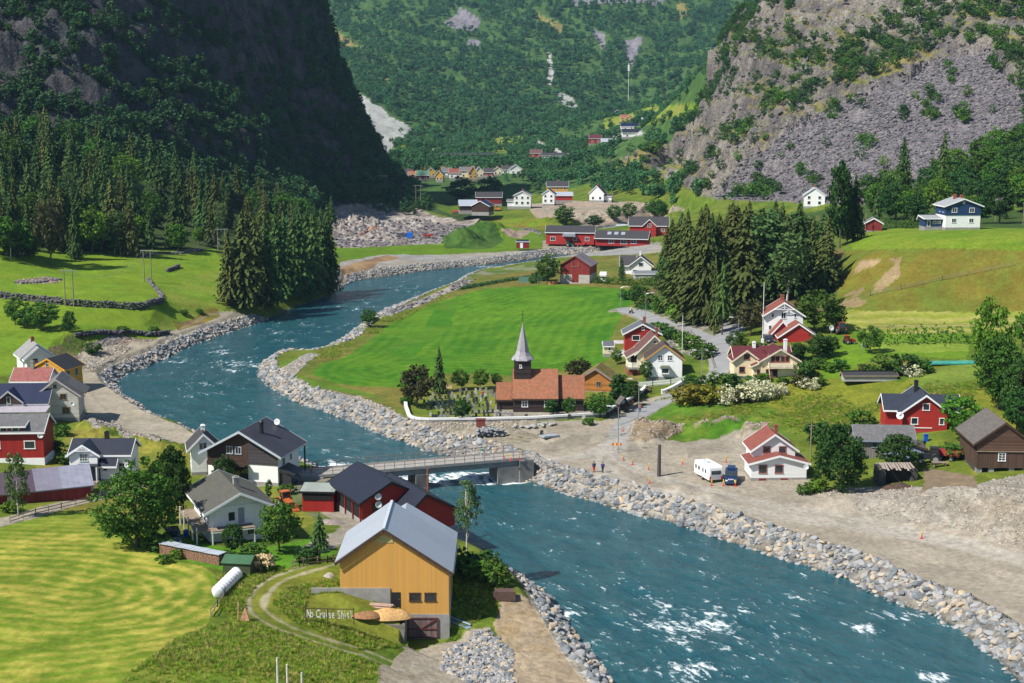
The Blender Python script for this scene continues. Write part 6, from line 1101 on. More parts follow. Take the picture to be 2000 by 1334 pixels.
bushes = [('dkbush', 310, 1075, 1040), ('bush', 450, 1100, 1075), ('bush', 500, 1095, 1060), ('dkbush', 600, 1098, 1068), ('ybush', 930, 1128, 1090), ('dkbush', 950, 1110, 1075), ('bush', 962, 1140, 1100), ('dkbush', 900, 1105, 1065), ('bush', 885, 1120, 1080), ('ybush', 400, 895, 870), ('bush', 130, 905, 880), ('dkbush', 110, 890, 862), ('bush', 95, 870, 850), ('bush', 120, 850, 828), ('ybush', 20, 1000, 975),
          ('gold', 1340, 790, 756), ('gold', 1362, 788, 755), ('gold', 1385, 788, 756), ('bloom', 1420, 788, 756), ('cbush', 1448, 785, 755), ('bloom', 1475, 782, 744), ('bloom', 1500, 778, 745), ('bloom', 1520, 772, 750), ('dkbush', 1360, 762, 735), ('ybush', 1350, 752, 732), ('bush', 1400, 760, 728), ('dkbush', 1430, 756, 730), ('bush', 1470, 750, 732), ('ybush', 1490, 745, 728), ('bush', 1530, 750, 735), ('cbush', 1565, 755, 730), ('bloom', 1580, 760, 738), ('bush', 1600, 752, 735), ('dkbush', 1575, 735, 705), ('bush', 1600, 720, 698), ('bush', 1550, 700, 680), ('ybush', 1620, 725, 705), ('bush', 1640, 720, 700),
          ('bush', 1735, 728, 690), ('dkbush', 1760, 730, 690), ('gold', 1770, 728, 705), ('bloom', 1778, 735, 712), ('bush', 1800, 728, 700), ('bush', 1700, 735, 712), ('cbush', 1690, 730, 710), ('bush', 1680, 830, 800), ('dkbush', 1600, 865, 825), ('bush', 1620, 880, 840), ('bush', 1860, 895, 865), ('ybush', 1595, 960, 935), ('bush', 1570, 965, 945), ('bush', 1250, 580, 558), ('dkbush', 1225, 585, 566),
          ('bush', 1290, 655, 628), ('dkbush', 1310, 662, 640), ('bush', 1330, 668, 645), ('bush', 1350, 680, 652), ('bush', 1375, 698, 668), ('bush', 1270, 600, 575), ('bush', 1300, 610, 580), ('ybush', 1330, 625, 590), ('bush', 1360, 620, 585), ('bush', 1120, 548, 535), ('dkbush', 1060, 548, 524), ('bush', 1040, 553, 540), ('bush', 795, 790, 772), ('bush', 1150, 830, 815), ('bush', 1215, 775, 755), ('bush', 1480, 690, 668), ('dkbush', 1500, 700, 675), ('bush', 1460, 700, 680), ('dkbush', 1280, 415, 392), ('bush', 560, 965, 945), ('bush', 420, 985, 968), ('ybush', 350, 1090, 1070), ('bush', 320, 1100, 1082), ('dkbush', 180, 690, 668), ('bush', 240, 650, 636), ('bush', 300, 650, 636), ('bush', 360, 615, 604), ('bush', 390, 612, 602)]
KL = {'bush': 'green leafy bush', 'dkbush': 'dark green bush', 'gold': 'golden yellow shrub', 'bloom': 'white flowering shrub', 'cbush': 'reddish brown shrub', 'ybush': 'bright green bush'}
KW = {'gold': 'beside the lane below the pale villa', 'bloom': 'in the garden above the meadow'}
for k_, px, py, top in bushes:
    zone = 'at the gardens by the lane' if px > 1180 else ('on the river side of the barns' if px > 860 else ('in the yards of the near farm' if py > 950 else 'among the houses at the left'))
    tpx(k_, px, py, top, KL[k_] + ' ' + KW.get(k_, zone), KL[k_] + ' ' + KW.get(k_, zone), 1.15)
# hedges
def hedge(label, pts, h, w_, m, n=12):
    P = smooth([G(a, b)[:2] for a, b in pts], 6); d = np.append(0, np.cumsum(np.hypot(*np.diff(P, axis=0).T))); L = d[-1]; k = int(L * 14); t = rng.uniform(0, L, k); X = np.interp(t, d, P[:, 0]) + rng.normal(0, w_ * .35, k); Y = np.interp(t, d, P[:, 1]) + rng.normal(0, w_ * .35, k); Zc = rng.uniform(.1, h, k) * (1 + .12 * np.sin(t))
    x0, y0 = P[len(P) // 2]; z0 = H(x0, y0); Z0 = np.array([H(a, b) for a, b in zip(X, Y)]) - z0
    C_ = np.stack([X - x0, Y - y0, Z0 + Zc], 1); C_ = np.repeat(C_, 5, 0) + rng.normal(0, .16, (k * 5, 3)); u = runit(k * 5) * .16; v = np.cross(runit(k * 5), u) ; V, F = quads(C_, u, v)
    tag(link('hedge', npmesh('hedge', V, F, [m]), None, (x0, y0, z0)), label, 'hedge')
hedge('long clipped green hedge left of the old red barn and white porch house', [(1160, 553), (1200, 556), (1250, 557), (1285, 560)], 2.2, 1.6, LMID); hedge('clipped hedge on the upper terrace left of the blue house', [(1728, 446), (1770, 446), (1830, 445)], 2.6, 1.8, LMID)
hedge('tall row of raspberry canes across the lawn at the right', [(1722, 672), (1780, 671), (1890, 670)], 3.4, 3.0, LMID); hedge('low hedge of shrubs on the left end of the field wall', [(1305, 600), (1270, 605), (1245, 600)], 1.4, 1.5, LDK)
hedge('rough row of shrubs along the green field and river', [(1060, 541), (1000, 548), (950, 556), (900, 566)], .9, 1.6, LSH)
# --- spruces by the river, the wood on the left, the grove on the right
for px, py, top, wd in [(478, 604, 418, 1.25), (520, 596, 430, 1.1), (556, 584, 420, 1.15), (588, 580, 412, 1.1), (612, 576, 420, 1.05), (642, 570, 403, .9), (448, 596, 452, 1.0), (500, 590, 424, 1.1), (575, 576, 430, 1.1), (628, 566, 425, 1.0), (540, 575, 426, 1.0), (602, 565, 415, 1.0)]:
    tpx('spruce' if px > 500 else 'warm', px, py, top, 'tall dark spruce in the clump on the left river bank', 'spruces in the river bank clump', wd)
WOODL = [(-20,506),(60,506),(170,506),(260,505),(330,492),(440,484),(560,478),(640,470),(650,440),(560,418),(430,400),(330,360),(230,318),(100,296),(-20,286)]
for i, (px, py, x, y, z) in enumerate(inpx(WOODL, 165, seed=4)):
    edge = py > 470; k_ = 'spruce' if random.random() < .45 else ('warm' if random.random() < .45 else random.choice(['birch', 'bright', 'broad', 'birch'])); hh = random.uniform(14, 21) if k_ in ('spruce', 'warm') else random.uniform(9, 14)
    if px > 420 and k_ == 'spruce': hh *= .7
    tree(k_, x, y, hh, {'spruce': 'dark spruce in the wood under the left cliff', 'warm': 'brown-tinged spruce in the wood under the left cliff', 'birch': 'pale birch among the spruces under the left cliff', 'bright': 'bright green tree among the spruces under the cliff', 'broad': 'leafy tree among the spruces under the left cliff'}[k_], {'spruce': 'dark spruces under the left cliff', 'warm': 'brown-tinged spruces under the left cliff', 'birch': 'birches under the left cliff', 'bright': 'bright trees under the left cliff', 'broad': 'leafy trees under the left cliff'}[k_], z, random.uniform(.85, 1.15))
GRV = [(1292,560),(1300,600),(1340,630),(1380,640),(1440,600),(1450,640),(1500,600),(1560,600),(1630,592),(1655,540),(1560,505),(1440,490),(1320,510)]
for i, (px, py, x, y, z) in enumerate(inpx(GRV, 85, seed=9)):
    if 1405 < px < 1450 and py > 590: continue
    tp = np.interp(px, [1290, 1320, 1400, 1450, 1560, 1620, 1660], [455, 425, 398, 402, 402, 415, 445]) + random.uniform(-10, 44); s = FPX / y; hh = min((py - tp) / s, 27)
    k_ = random.choice(['spruce', 'warm']) if not (1480 < px < 1600 and random.random() < .6) else 'birch'
    tree(k_, x, y, hh, {'spruce': 'dark spruce in the dense grove right of centre', 'warm': 'brown-tinged spruce in the dense grove right of centre', 'birch': 'grey-green birch in the grove right of centre'}[k_], {'spruce': 'dark spruces of the right grove', 'warm': 'brown-tinged spruces of the right grove', 'birch': 'birches of the right grove'}[k_], z, random.uniform(.95, 1.45), lean=random.gauss(0, .02))
for i, (px, py, x, y, z) in enumerate(inpx([(1690,440),(1830,440),(1830,425),(1925,440),(2010,442),(2050,400),(2050,300),(1990,280),(1880,330),(1800,370),(1690,395)], 95, seed=12)):
    k_ = random.choice(['dark', 'broad', 'broad', 'bright', 'dark', 'spruce']); tree(k_, x, y, random.uniform(8, 13), 'green tree in the wood behind the blue house' if k_ != 'spruce' else 'spruce in the wood behind the blue house', 'trees in the wood behind the blue house' if k_ != 'spruce' else 'spruces behind the blue house', z)
print('T trees', time.time() - T0)
# --- scattered masses (no one could count these)
PCOL = {}
def pcol(name, meshes):
    c = bpy.data.collections.new(name)
    for i, me in enumerate(meshes): o = bpy.data.objects.new('%s_%02d' % (name, i), me); c.objects.link(o)
    return c
def scatter(name, P, scl, coll, rotfull=False, kind='stuff', sz=None):
    me = bpy.data.meshes.new(name); me.vertices.add(len(P)); me.vertices.foreach_set('co', np.asarray(P, np.float32).ravel()); n_ = len(P)
    a = me.attributes.new('scl', 'FLOAT_VECTOR', 'POINT'); s3 = np.repeat(np.asarray(scl)[:, None], 3, 1) if sz is None else np.stack([scl, scl * rng.uniform(.7, 1, n_), scl * sz], 1); a.data.foreach_set('vector', s3.astype(np.float32).ravel())
    r_ = rng.uniform(0, 6.283, (n_, 3)); r_[:, :2] = r_[:, :2] if rotfull is True else (rng.normal(0, .35, (n_, 2)) if rotfull else 0)
    a = me.attributes.new('rot', 'FLOAT_VECTOR', 'POINT'); a.data.foreach_set('vector', r_.astype(np.float32).ravel())
    a = me.attributes.new('idx', 'INT', 'POINT'); a.data.foreach_set('value', rng.integers(0, len(coll.objects), n_).astype(np.int32))
    ng = bpy.data.node_groups.new(name, 'GeometryNodeTree'); ng.interface.new_socket('Geometry', in_out='INPUT', socket_type='NodeSocketGeometry'); ng.interface.new_socket('Geometry', in_out='OUTPUT', socket_type='NodeSocketGeometry')
    n = ng.nodes; l = ng.links; gi = n.new('NodeGroupInput'); go = n.new('NodeGroupOutput'); iop = n.new('GeometryNodeInstanceOnPoints'); ci = n.new('GeometryNodeCollectionInfo')
    ci.inputs['Collection'].default_value = coll; ci.inputs['Separate Children'].default_value = True; ci.inputs['Reset Children'].default_value = True
    def attr(nm, t):
        q = n.new('GeometryNodeInputNamedAttribute'); q.data_type = t; q.inputs['Name'].default_value = nm; return q.outputs['Attribute']
    l.new(gi.outputs[0], iop.inputs['Points']); l.new(ci.outputs[0], iop.inputs['Instance']); iop.inputs['Pick Instance'].default_value = True
    l.new(attr('idx', 'INT'), iop.inputs['Instance Index']); l.new(attr('scl', 'FLOAT_VECTOR'), iop.inputs['Scale'])
    l.new(attr('rot', 'FLOAT_VECTOR'), iop.inputs['Rotation']); l.new(iop.outputs[0], go.inputs[0])
    o = link(name, me); md = o.modifiers.new('scatter', 'NODES'); md.node_group = ng; o['kind'] = kind; return o
rowA = np.gradient(YS)[:, None] * (GY * (US[1] - US[0]))          # plan area of a cell
INFR = (PX > -120) & (PX < 2120) & (PY > -260) & (PY < 1420)
def sample(wt, n, jit=1.0):
    p = (wt * rowA * INFR).ravel(); k = rng.choice(p.size, n, p=p / p.sum()); i = k // NU; j = k % NU
    i = np.clip(i, 0, NY - 2); j = np.clip(j, 0, NU - 2); a = rng.uniform(0, 1, n); b = rng.uniform(0, 1, n)
    def bi(A): return (A[i, j] * (1 - b) + A[i, j + 1] * b) * (1 - a) + (A[i + 1, j] * (1 - b) + A[i + 1, j + 1] * b) * a
    return np.stack([bi(GX), bi(GY), bi(GZ)], 1)
def pz(*polys):
    m = np.zeros(GX.shape, bool)
    for p_ in polys: m |= Z(p_)
    return m
def blob_mesh(h, r, k, q, m, seed):
    c, _ = leaf_crown(h, r, .2 * h, k, 7, q, r * .3, m, seed, holes=.12); return c
farc = pcol('wood', [blob_mesh(9, 3.6, 34, .55, LFAR, 100 + i) for i in range(4)] + [spruce_crown(11, 2.6, 14, 61, .03, LFAR, .7)])
bare = np.clip(OPEN * 2, 0, 1); openf = (C[..., 0] > .13)
wf = ((farm | ((GY > 930) & (PX > 1250) & (PY < 330))) & ~mtn_r & ~mtn_l & (GY < 2750)).astype(float) * (1 - .93 * np.clip(bare, 0, 1)) * (1 - .9 * openf) * np.clip(.75 + n3 * 1.2, .12, 1) * (1 - .8 * inpoly(PX, PY, [(815,300),(985,300),(985,324),(815,324)])) * (GY / 1800.) ** -1
VAL = [(745,318),(800,300),(900,305),(1000,315),(1040,322),(1120,300),(1150,285),(1200,262),(1260,230),(1300,290),(1240,330),(1280,345),(1380,380),(1460,400),(1420,408),(1340,402),(1290,396),(1200,378),(1180,390),(1140,372),(1080,372),(1050,380),(1000,372),(960,390),(900,398),(860,372),(800,380),(770,372)]
wv = inpoly(PX, PY, VAL) * ~mtn_r * (GY > 700) * (GY < 1500) * (~INR)
for o in COL.objects:       # keep the woods off the houses
    if o.parent is None and o.get('category') in ('house', 'annex', 'barn', 'shed', 'hall') and o.location.y > 650:
        clr = ~((np.abs(GX - o.location.x * GY / o.location.y) < 9) & (GY < o.location.y + 14) & (GY > o.location.y - (85 if o.location.y > 1000 else 34))); wv = wv * clr; wf = wf * clr
Pf = sample(wf, 25000); tag(scatter('far_wood', Pf, rng.uniform(.6, 1.2, len(Pf)) * np.clip(Pf[:, 1] / 1900, .6, 1), farc))
Pv = sample(wv * np.clip(.7 + n3 + n1 * .6, .15, 1), 1500); tag(scatter('valley_wood', Pv, rng.uniform(.5, 1.0, len(Pv)), farc))
hill = pcol('hillwood', [blob_mesh(8, 3.0, 40, .36, LMID, 140), blob_mesh(8, 3.0, 40, .36, LBRI, 141), blob_mesh(8, 2.8, 40, .36, LSH, 142), blob_mesh(7, 2.8, 36, .36, LDK, 143)])
dense = pz([(1200,345),(1236,318),(1300,255),(1400,165),(1404,60),(1480,0),(1490,-80),(1580,-80),(1545,20),(1470,80),(1436,130),(1440,190),(1360,250),(1300,290),(1262,320),(1250,352)], [(1640,100),(1740,40),(1850,0),(1900,-80),(2150,-80),(2150,60),(1960,70),(1900,110),(1830,105),(1770,140),(1740,165),(1640,195),(1620,150)], [(1195,332),(1300,348),(1450,362),(1500,372),(1560,398),(1440,408),(1300,404),(1190,372)], [(1925,105),(1960,95),(2100,130),(2150,260),(2000,260),(1990,180),(1950,160)])
sparse = pz([(1440,60),(1560,60),(1640,110),(1600,190),(1500,210),(1430,140)], [(1500,190),(1600,150),(1650,180),(1560,240),(1490,250)], [(1380,300),(1480,230),(1520,260),(1450,320),(1390,350)])
blobs_ = [(1880,240,14,14),(1815,225,16,22),(1770,230,14,14),(1925,218,14,9),(1625,225,14,14),(1670,228,18,16),(1850,155,12,16),(1690,285,20,12),(1680,315,14,10),(1480,330,14,14),(1520,325,12,10),(1440,250,14,18),(1570,180,20,22),(1600,130,16,14),(1900,190,12,8),(1660,200,10,10),(1605,285,10,8),(1560,340,12,12),(1590,360,16,12),(1470,375,20,14),(1820,200,12,10),(1540,300,10,8),(1640,350,10,8),(1720,330,8,6),(1790,195,10,8)]
bm_ = np.zeros(GX.shape)
for cx_, cy_, ra, rb_ in blobs_: bm_ = np.maximum(bm_, (np.hypot((QX - cx_) / ra, (QY - cy_) / rb_) < 1.0) * 1.0)
wh = mtn_r * (dense * np.where(GY > 980, 1.8, 1.0) + sparse * .4 + bm_ * .9 + (~scree) * np.clip(veg - .45, 0, 1) * .28)
Ph = sample(wh, 3400); tag(scatter('hillside_wood', Ph, rng.uniform(.35, 1.0, len(Ph)), hill))
cliffc = pcol('cliffwood', [blob_mesh(7, 2.8, 36, .40, LSH, 150), blob_mesh(7, 2.6, 36, .40, LDK, 151), blob_mesh(9, 2.6, 36, .40, LSH, 152)])
wc = mtn_l * np.clip(veg * 1.4 + .15 + np.clip((60 - GZ) / 60, 0, 1) * .9 + np.clip((PX - 480) / 200, 0, 1) * .35, 0, 1)
Pc = sample(wc * (GY < 1000), 12500); tag(scatter('cliff_wood', Pc, rng.uniform(.25, 1.1, len(Pc)), cliffc))
wq = inpoly(PX, PY, [(540,420),(640,385),(760,372),(840,400),(830,425),(760,420),(680,400),(640,420),(560,460)]) * (np.clip(.3 + n1 + n3, 0, 1)); Pq = sample(wq, 420); tag(scatter('quarry_scrub', Pq, rng.uniform(.25, .8, len(Pq)), cliffc))
# stones
def rockmesh(seed, m):
    r_ = np.random.default_rng(seed); bm = bmesh.new(); bmesh.ops.create_icosphere(bm, subdivisions=2, radius=.5)
    pl = r_.normal(size=(9, 3)); pl /= np.linalg.norm(pl, axis=1, keepdims=True); off = r_.uniform(.26, .42, 9)
    for v in bm.verts:
        c = np.array(v.co); 
        for p_, o_ in zip(pl, off):
            d = c @ p_ - o_
            if d > 0: c = c - p_ * d
        v.co = Vector(c * np.array([1.25, .95, .72])) * (1 + .03 * r_.normal())
    me = bpy.data.meshes.new('rock'); bm.to_mesh(me); bm.free(); me.materials.append(m); return me
def rmat(name, c, c2, c3):
    m, n, l, p = newmat(name); oi = N(n, 'ShaderNodeObjectInfo'); r = N(n, 'ShaderNodeValToRGB'); l.new(oi.outputs['Random'], r.inputs[0]); r.color_ramp.elements[0].color = (*c, 1); r.color_ramp.elements[1].color = (*c2, 1); e = r.color_ramp.elements.new(.8); e.color = (*c3, 1); r.color_ramp.elements[0].position = .15; r.color_ramp.elements[1].position = .6 if False else 1.0
    e.position = .7
    f = noise(n, l, coords(n, l, 'Object'), 4, 5, .7); k = N(n, 'ShaderNodeMapRange'); l.new(f, k.inputs[0]); k.inputs[3].default_value = .6; k.inputs[4].default_value = 1.35
    vm = N(n, 'ShaderNodeVectorMath', operation='SCALE'); l.new(r.outputs[0], vm.inputs[0]); l.new(k.outputs[0], vm.inputs['Scale']); l.new(vm.outputs[0], p.inputs['Base Color']); p.inputs['Roughness'].default_value = .85
    b = N(n, 'ShaderNodeBump'); b.inputs['Strength'].default_value = .6; b.inputs['Distance'].default_value = .06; l.new(f, b.inputs['Height']); l.new(b.outputs[0], p.inputs['Normal']); return m
RM = rmat('river stone', (.15, .165, .175), (.44, .34, .22), (.32, .32, .315)); RS = rmat('scree stone', (.085, .078, .085), (.19, .17, .165), (.145, .13, .14)); RF = rmat('pale gravel stone', (.24, .21, .18), (.46, .37, .26), (.38, .34, .28))
rocks = pcol('riprap', [rockmesh(i, RM) for i in range(6)]); rockS = pcol('screestone', [rockmesh(20 + i, RS) for i in range(5)]); rockG = pcol('gravelstone', [rockmesh(30 + i, RF) for i in range(4)])
near = RIP & (GY < 420) & ~leftwood; rb_ = RIP & (GY >= 420) & (GY < 620) & ~leftwood
rightbank = GX > np.interp(GY, [120, 220, 232, 300], [-2, -10, -60, -90])
dens = (near | (INR & (DR < 1.1) & (GY < 420) & ~leftwood)) * np.where((GY < 235) & ~rightbank, .8, 1.0) * (1 - .75 * inpoly(PX, PY, [(560,870),(900,1000),(930,1100),(850,1130),(620,960)]))
Pn = sample(dens * (DR < 3.9), 7600)
big_ = sample((dens > 0) * (DR < 3.8) * (GY < 232) * (rightbank), 330); ok = []
for p_ in big_:
    if all((p_[0] - q[0]) ** 2 + (p_[1] - q[1]) ** 2 > .7 for q in ok): ok.append(p_)
for p_ in ok[:280]:
    o = link('boulder', rocks.objects[random.randrange(6)].data, None, (p_[0], p_[1], p_[2] + .05), (random.gauss(0, .4), random.gauss(0, .4), random.uniform(0, 6.28))); s_ = random.uniform(1.0, 1.6); o.scale = (s_, s_ * random.uniform(.75, 1), s_ * random.uniform(.75, 1)); tag(o, 'large angular grey or tan boulder in the right river bank', 'boulder', 'boulders of the right river bank')
scatter('riprap', Pn, rng.uniform(.3, 1.3, len(Pn)) * np.where(rng.random(len(Pn)) < .06, 1.35, 1), rocks, .4, sz=.9)
Pr = sample(rb_ * ((DR > .1) & (DR < 4.8)), 3600); scatter('riprap', Pr, rng.uniform(.5, 1.1, len(Pr)), rocks, .4, sz=.9)
rub = (OPEN > .45) & ~(mtn_l | mtn_r) & (GY < 720) & ~RIP; Pb = sample(rub * 1.0 * (GY < 250) * (GX > 10) * (1 - .0), 4200); scatter('rubble', Pb, rng.uniform(.08, .5, len(Pb)) ** 1.3 + .06, rockG, .4, sz=.8)
Pb = sample(rub * 1.0 * (GY < 200) * (GX < 10), 1300); scatter('rubble', Pb, rng.uniform(.15, .9, len(Pb)), rocks, .4, sz=.8)
Pb = sample(rub * 1.0 * (GY >= 200) * ((GX < -20) | (GY > 250)) * (GY < 400), 3200); scatter('rubble', Pb, rng.uniform(.15, .7, len(Pb)), rockG, .4, sz=.8)
Pb = sample(rub * 1.0 * (GY >= 400), 2600); scatter('rubble', Pb, rng.uniform(.5, 2.2, len(Pb)), rockS, .4, sz=.8)
Psx = sample(scree * 1.0 * (bm_ < .5), 15000); scatter('scree', Psx, rng.uniform(.5, 1.5, len(Psx)) ** 2.1 + .5, rockS, .5, sz=.85)
Psx = sample((mtn_r & ~scree) * (OPEN * 0 + 1.) * np.clip(slopeB - .5, 0, 1) * (veg < .4), 1500); scatter('fallen_rock', Psx, rng.uniform(1, 4.5, len(Psx)), rockS, .5, sz=.8)
# grass
GT = leafmat('tall grass', (.20, .34, .035), .3, .3, .5, .03); GD = leafmat('dry grass stalks', (.42, .40, .13), .3, .3, .5, .02)
def tuft(seed, m, hh=.5, n_=22):
    r_ = np.random.default_rng(seed); a = r_.uniform(0, 6.28, n_); d = np.stack([np.cos(a), np.sin(a), a * 0], 1); b = d * r_.uniform(.02, .3, (n_, 1)); q = np.stack([-d[:, 1], d[:, 0], a * 0], 1) * .03; t = b + d * r_.uniform(.05, .25, (n_, 1)) + np.array([0, 0, 1]) * r_.uniform(.5, 1, (n_, 1)) * hh
    V = np.stack([b - q, b + q, t + q * .4, t - q * .4], 1).reshape(-1, 3); return npmesh('tuft', V, np.arange(len(V)).reshape(-1, 4), [m])
grc = pcol('grasstuft', [tuft(1, GT), tuft(2, GT, .35), tuft(4, GT, .45), tuft(3, GD, .5)])
wg = pz(TALL, [(430,1135),(480,1100),(560,1120),(500,1150),(480,1190),(440,1212),(425,1190)], [(560,1150),(664,1130),(664,1180),(800,1220),(790,1262),(700,1272),(560,1215),(530,1180)], [(880,1130),(945,1100),(985,1125),(968,1200),(900,1235),(877,1240)]) * (1. - np.clip((C[..., 0] - .22) * 20, 0, 1)); Pg = sample(wg * (GY < 195) * np.clip(.5 + n1 * 1.5, .1, 1), 15000); Pg = Pg[~((Pg[:, 0] > at(592, 1214, 2.5)[0]) & (Pg[:, 0] < -11.5) & (Pg[:, 1] < 152) & (Pg[:, 1] > 146.5))]; scatter('grass', Pg, rng.uniform(.3, .8, len(Pg)), grc)
wg = pz([(1225,828),(1260,790),(1330,770),(1420,790),(1500,790),(1580,830),(1560,852),(1470,856),(1330,864),(1290,850),(1250,848)], [(1500,785),(1640,740),(1830,710),(1980,705),(1890,830),(1720,830),(1590,850)], [(604,730),(690,680),(830,600),(893,570),(870,560),(740,620),(600,700)]) * (OPEN < .3); Pg = sample(wg * np.clip(n1 * 2, 0, 1), 6000); scatter('grass', Pg, rng.uniform(.5, 1.0, len(Pg)), grc)
print('T veg', time.time() - T0)
# ================================================================== BRIDGE, WALLS, VEHICLES, PEOPLE, SMALL THINGS
def vat(px, py, z=None):
    g = G(px, py) if z is None else at(px, py, z); return Vector(g)
def thing(name, label, cat, px, py, rz=0, group=None, z=None, dz=0):
    g = vat(px, py, z); return empty(name, label, cat, (g.x, g.y, g.z + dz), rz, group)
def px_h(p, dy): return dy * (p.y * CP - (p.z - CAMH) * SP) / FPX / CP
# --- bridge
A = Vector(at(626, 929, 1.25)); B = Vector(at(1021, 898, 1.0)); dv = (B - A); L = math.hypot(dv.x, dv.y); br = empty('bridge', 'low grey concrete road bridge on one pier across the river', 'bridge', A, math.atan2(dv.y, dv.x))
W_ = 4.8; part(lambda m: m.box(-3, L + .6, 0, W_, -.28, 0), 'deck', mat('bridge deck', (.30, .28, .25), .9, .8, .15), br)
part(lambda m: (m.box(-3, L, .35, .75, -1.25, -.28), m.box(-3, L, W_ - .75, W_ - .35, -1.25, -.28), m.box(-3, L + .6, -.06, .1, -.32, .12), m.box(-3, L + .6, W_ - .1, W_ + .06, -.32, .12)), 'girder', CONC, br)
part(lambda m: (m.box(15.2, 17.0, -.1, W_ + .1, -5.5, -1.25), m.box(14.9, 17.3, -.4, W_ + .4, -5.5, -3.4)), 'pier', mat('dark pier concrete', (.15, .14, .13), .9, .8, .3, .4, 4), br)
part(lambda m: (m.box(L - .6, L + 1.8, -.3, W_ + .3, -5, -.3), m.box(L - 4.2, L - .6, .1, W_ - .1, -5, -1.25)), 'abutment', mat('bridge concrete', (.20, .19, .175), .9, .8, .3, .4, 4), br); part(lambda m: m.box(-4, .4, -.3, W_ + .3, -4, -.3), 'abutment', CONC, br)
for y_ in (0, W_):
    def rl(m):
        n = int(L / 1.6)
        for i in range(n + 3): x = -3 + (L + 3) * i / (n + 2); m.box(x - .04, x + .04, y_ - .04, y_ + .04, .1, 1.15)
        m.box(-3, L, y_ - .03, y_ + .03, 1.1, 1.18); m.box(-3, L, y_ - .02, y_ + .02, .6, .66)
    part(rl, 'railing', mat('brown grey rail', (.22, .17, .14), .7), br)
# --- walls and fences
def wallrun(name, label, cat, pts, h, t, m, cap=None, group=None, dz=0, caph=.14):
    P = smooth([G(a, b)[:2] for a, b in pts], 5) if len(pts) > 2 else np.array([G(a, b)[:2] for a, b in pts]); c = P[len(P) // 2]; z0 = H(*c); q = MB(); k = MB(); Q = [Vector((p[0] - c[0], p[1] - c[1], H(p[0], p[1]) - z0 + dz)) for p in P]
    for a, b in zip(Q[:-1], Q[1:]):
        d = (b - a); d.z = 0; n_ = Vector((-d.y, d.x, 0)).normalized()
        for mb, w_, zl, zh in ((q, t, -.5, h), (k, t + .16, h, h + caph)):
            v = [a - n_ * w_ / 2, b - n_ * w_ / 2, b + n_ * w_ / 2, a + n_ * w_ / 2]; i = len(mb.v); mb.v += [(p.x, p.y, p.z + zl) for p in v] + [(p.x, p.y, p.z + zh) for p in v]
            for f in ((0,3,2,1),(4,5,6,7),(0,1,5,4),(1,2,6,5),(2,3,7,6),(3,0,4,7)): mb.f.append(tuple(i + j for j in f)); mb.mi.append(0)
    r = empty(name, label, cat, (c[0], c[1], z0), 0, group); q.build('wall', m, r)
    if cap: k.build('coping', cap, r)
    return r
WOFF = mat('white coping paint', (.66, .66, .64), .5, 3, .04)
wallrun('churchyard_wall', 'low dark churchyard wall with broad white wooden coping', 'wall', [(792, 790), (795, 806), (812, 823), (900, 824), (1050, 821), (1182, 813)], .45, .5, STN, WOFF, caph=.36)
wallrun('churchyard_wall', 'white-capped churchyard wall climbing beside the lane to the gate', 'wall', [(1184, 813), (1212, 797), (1240, 782), (1262, 764)], .8, .5, mat('dark wall stone', (.07, .065, .06), .9, 2, .3, .6, 4), WOFF, caph=.4)
wallrun('garden_wall', 'short white-capped wall on the uphill side of the lane', 'wall', [(1292, 770), (1306, 766), (1342, 746)], .6, .5, WOFF, WOFF, caph=.3)
def picket(label, pts, h, m, step=.35, group=None):
    P = np.array([G(a, b)[:2] for a, b in pts]); c = P[0]; z0 = H(*c); q = MB()
    for a, b in zip(P[:-1], P[1:]):
        n = max(2, int(np.linalg.norm(b - a) / step))
        for i in range(n + 1):
            p = a + (b - a) * i / n; z = H(*p) - z0; q.box(p[0] - c[0] - .05, p[0] - c[0] + .05, p[1] - c[1] - .03, p[1] - c[1] + .03, z - .2, z + h)
        za, zb = H(*a) - z0, H(*b) - z0
        for f in (.3, .8): q.bar((a[0] - c[0], a[1] - c[1], za + h * f), (b[0] - c[0], b[1] - c[1], zb + h * f), .04, .1)
    return tag(q.build('fence', m, None, loc=(c[0], c[1], z0)), label, 'fence', group)
picket('white picket fence in front of the white gabled house', [(1247, 756), (1275, 753), (1310, 750), (1340, 743)], 1.0, TRIM, .22)
picket('wooden post fence along the gravel road by the tin-roofed barn', [(20, 1022), (70, 1006), (120, 994), (200, 975), (240, 965)], .9, WOOD, 2.2); picket('dark post fence beside the white bales', [(412, 1205), (425, 1185), (440, 1165), (470, 1130)], 1.0, WOOD, 1.6)
picket('weathered board fence left of the ochre barn', [(570, 1112), (585, 1106), (600, 1104), (640, 1100), (662, 1096)], 1.0, WOOD, 1.0); picket('thin post fence across the dry slope', [(1640, 600), (1700, 578), (1760, 566), (1840, 548), (1980, 520)], 1.2, WOOD, 4.5); picket('wire fence post line along the road above the church field', [(1300, 640), (1350, 652), (1385, 690), (1395, 720)], 1.0, WOOD, 3)
picket('long post and wire fence at the foot of the upper meadow', [(1700, 640), (1800, 641), (1900, 641), (2010, 640)], 1.0, WOOD, 5)
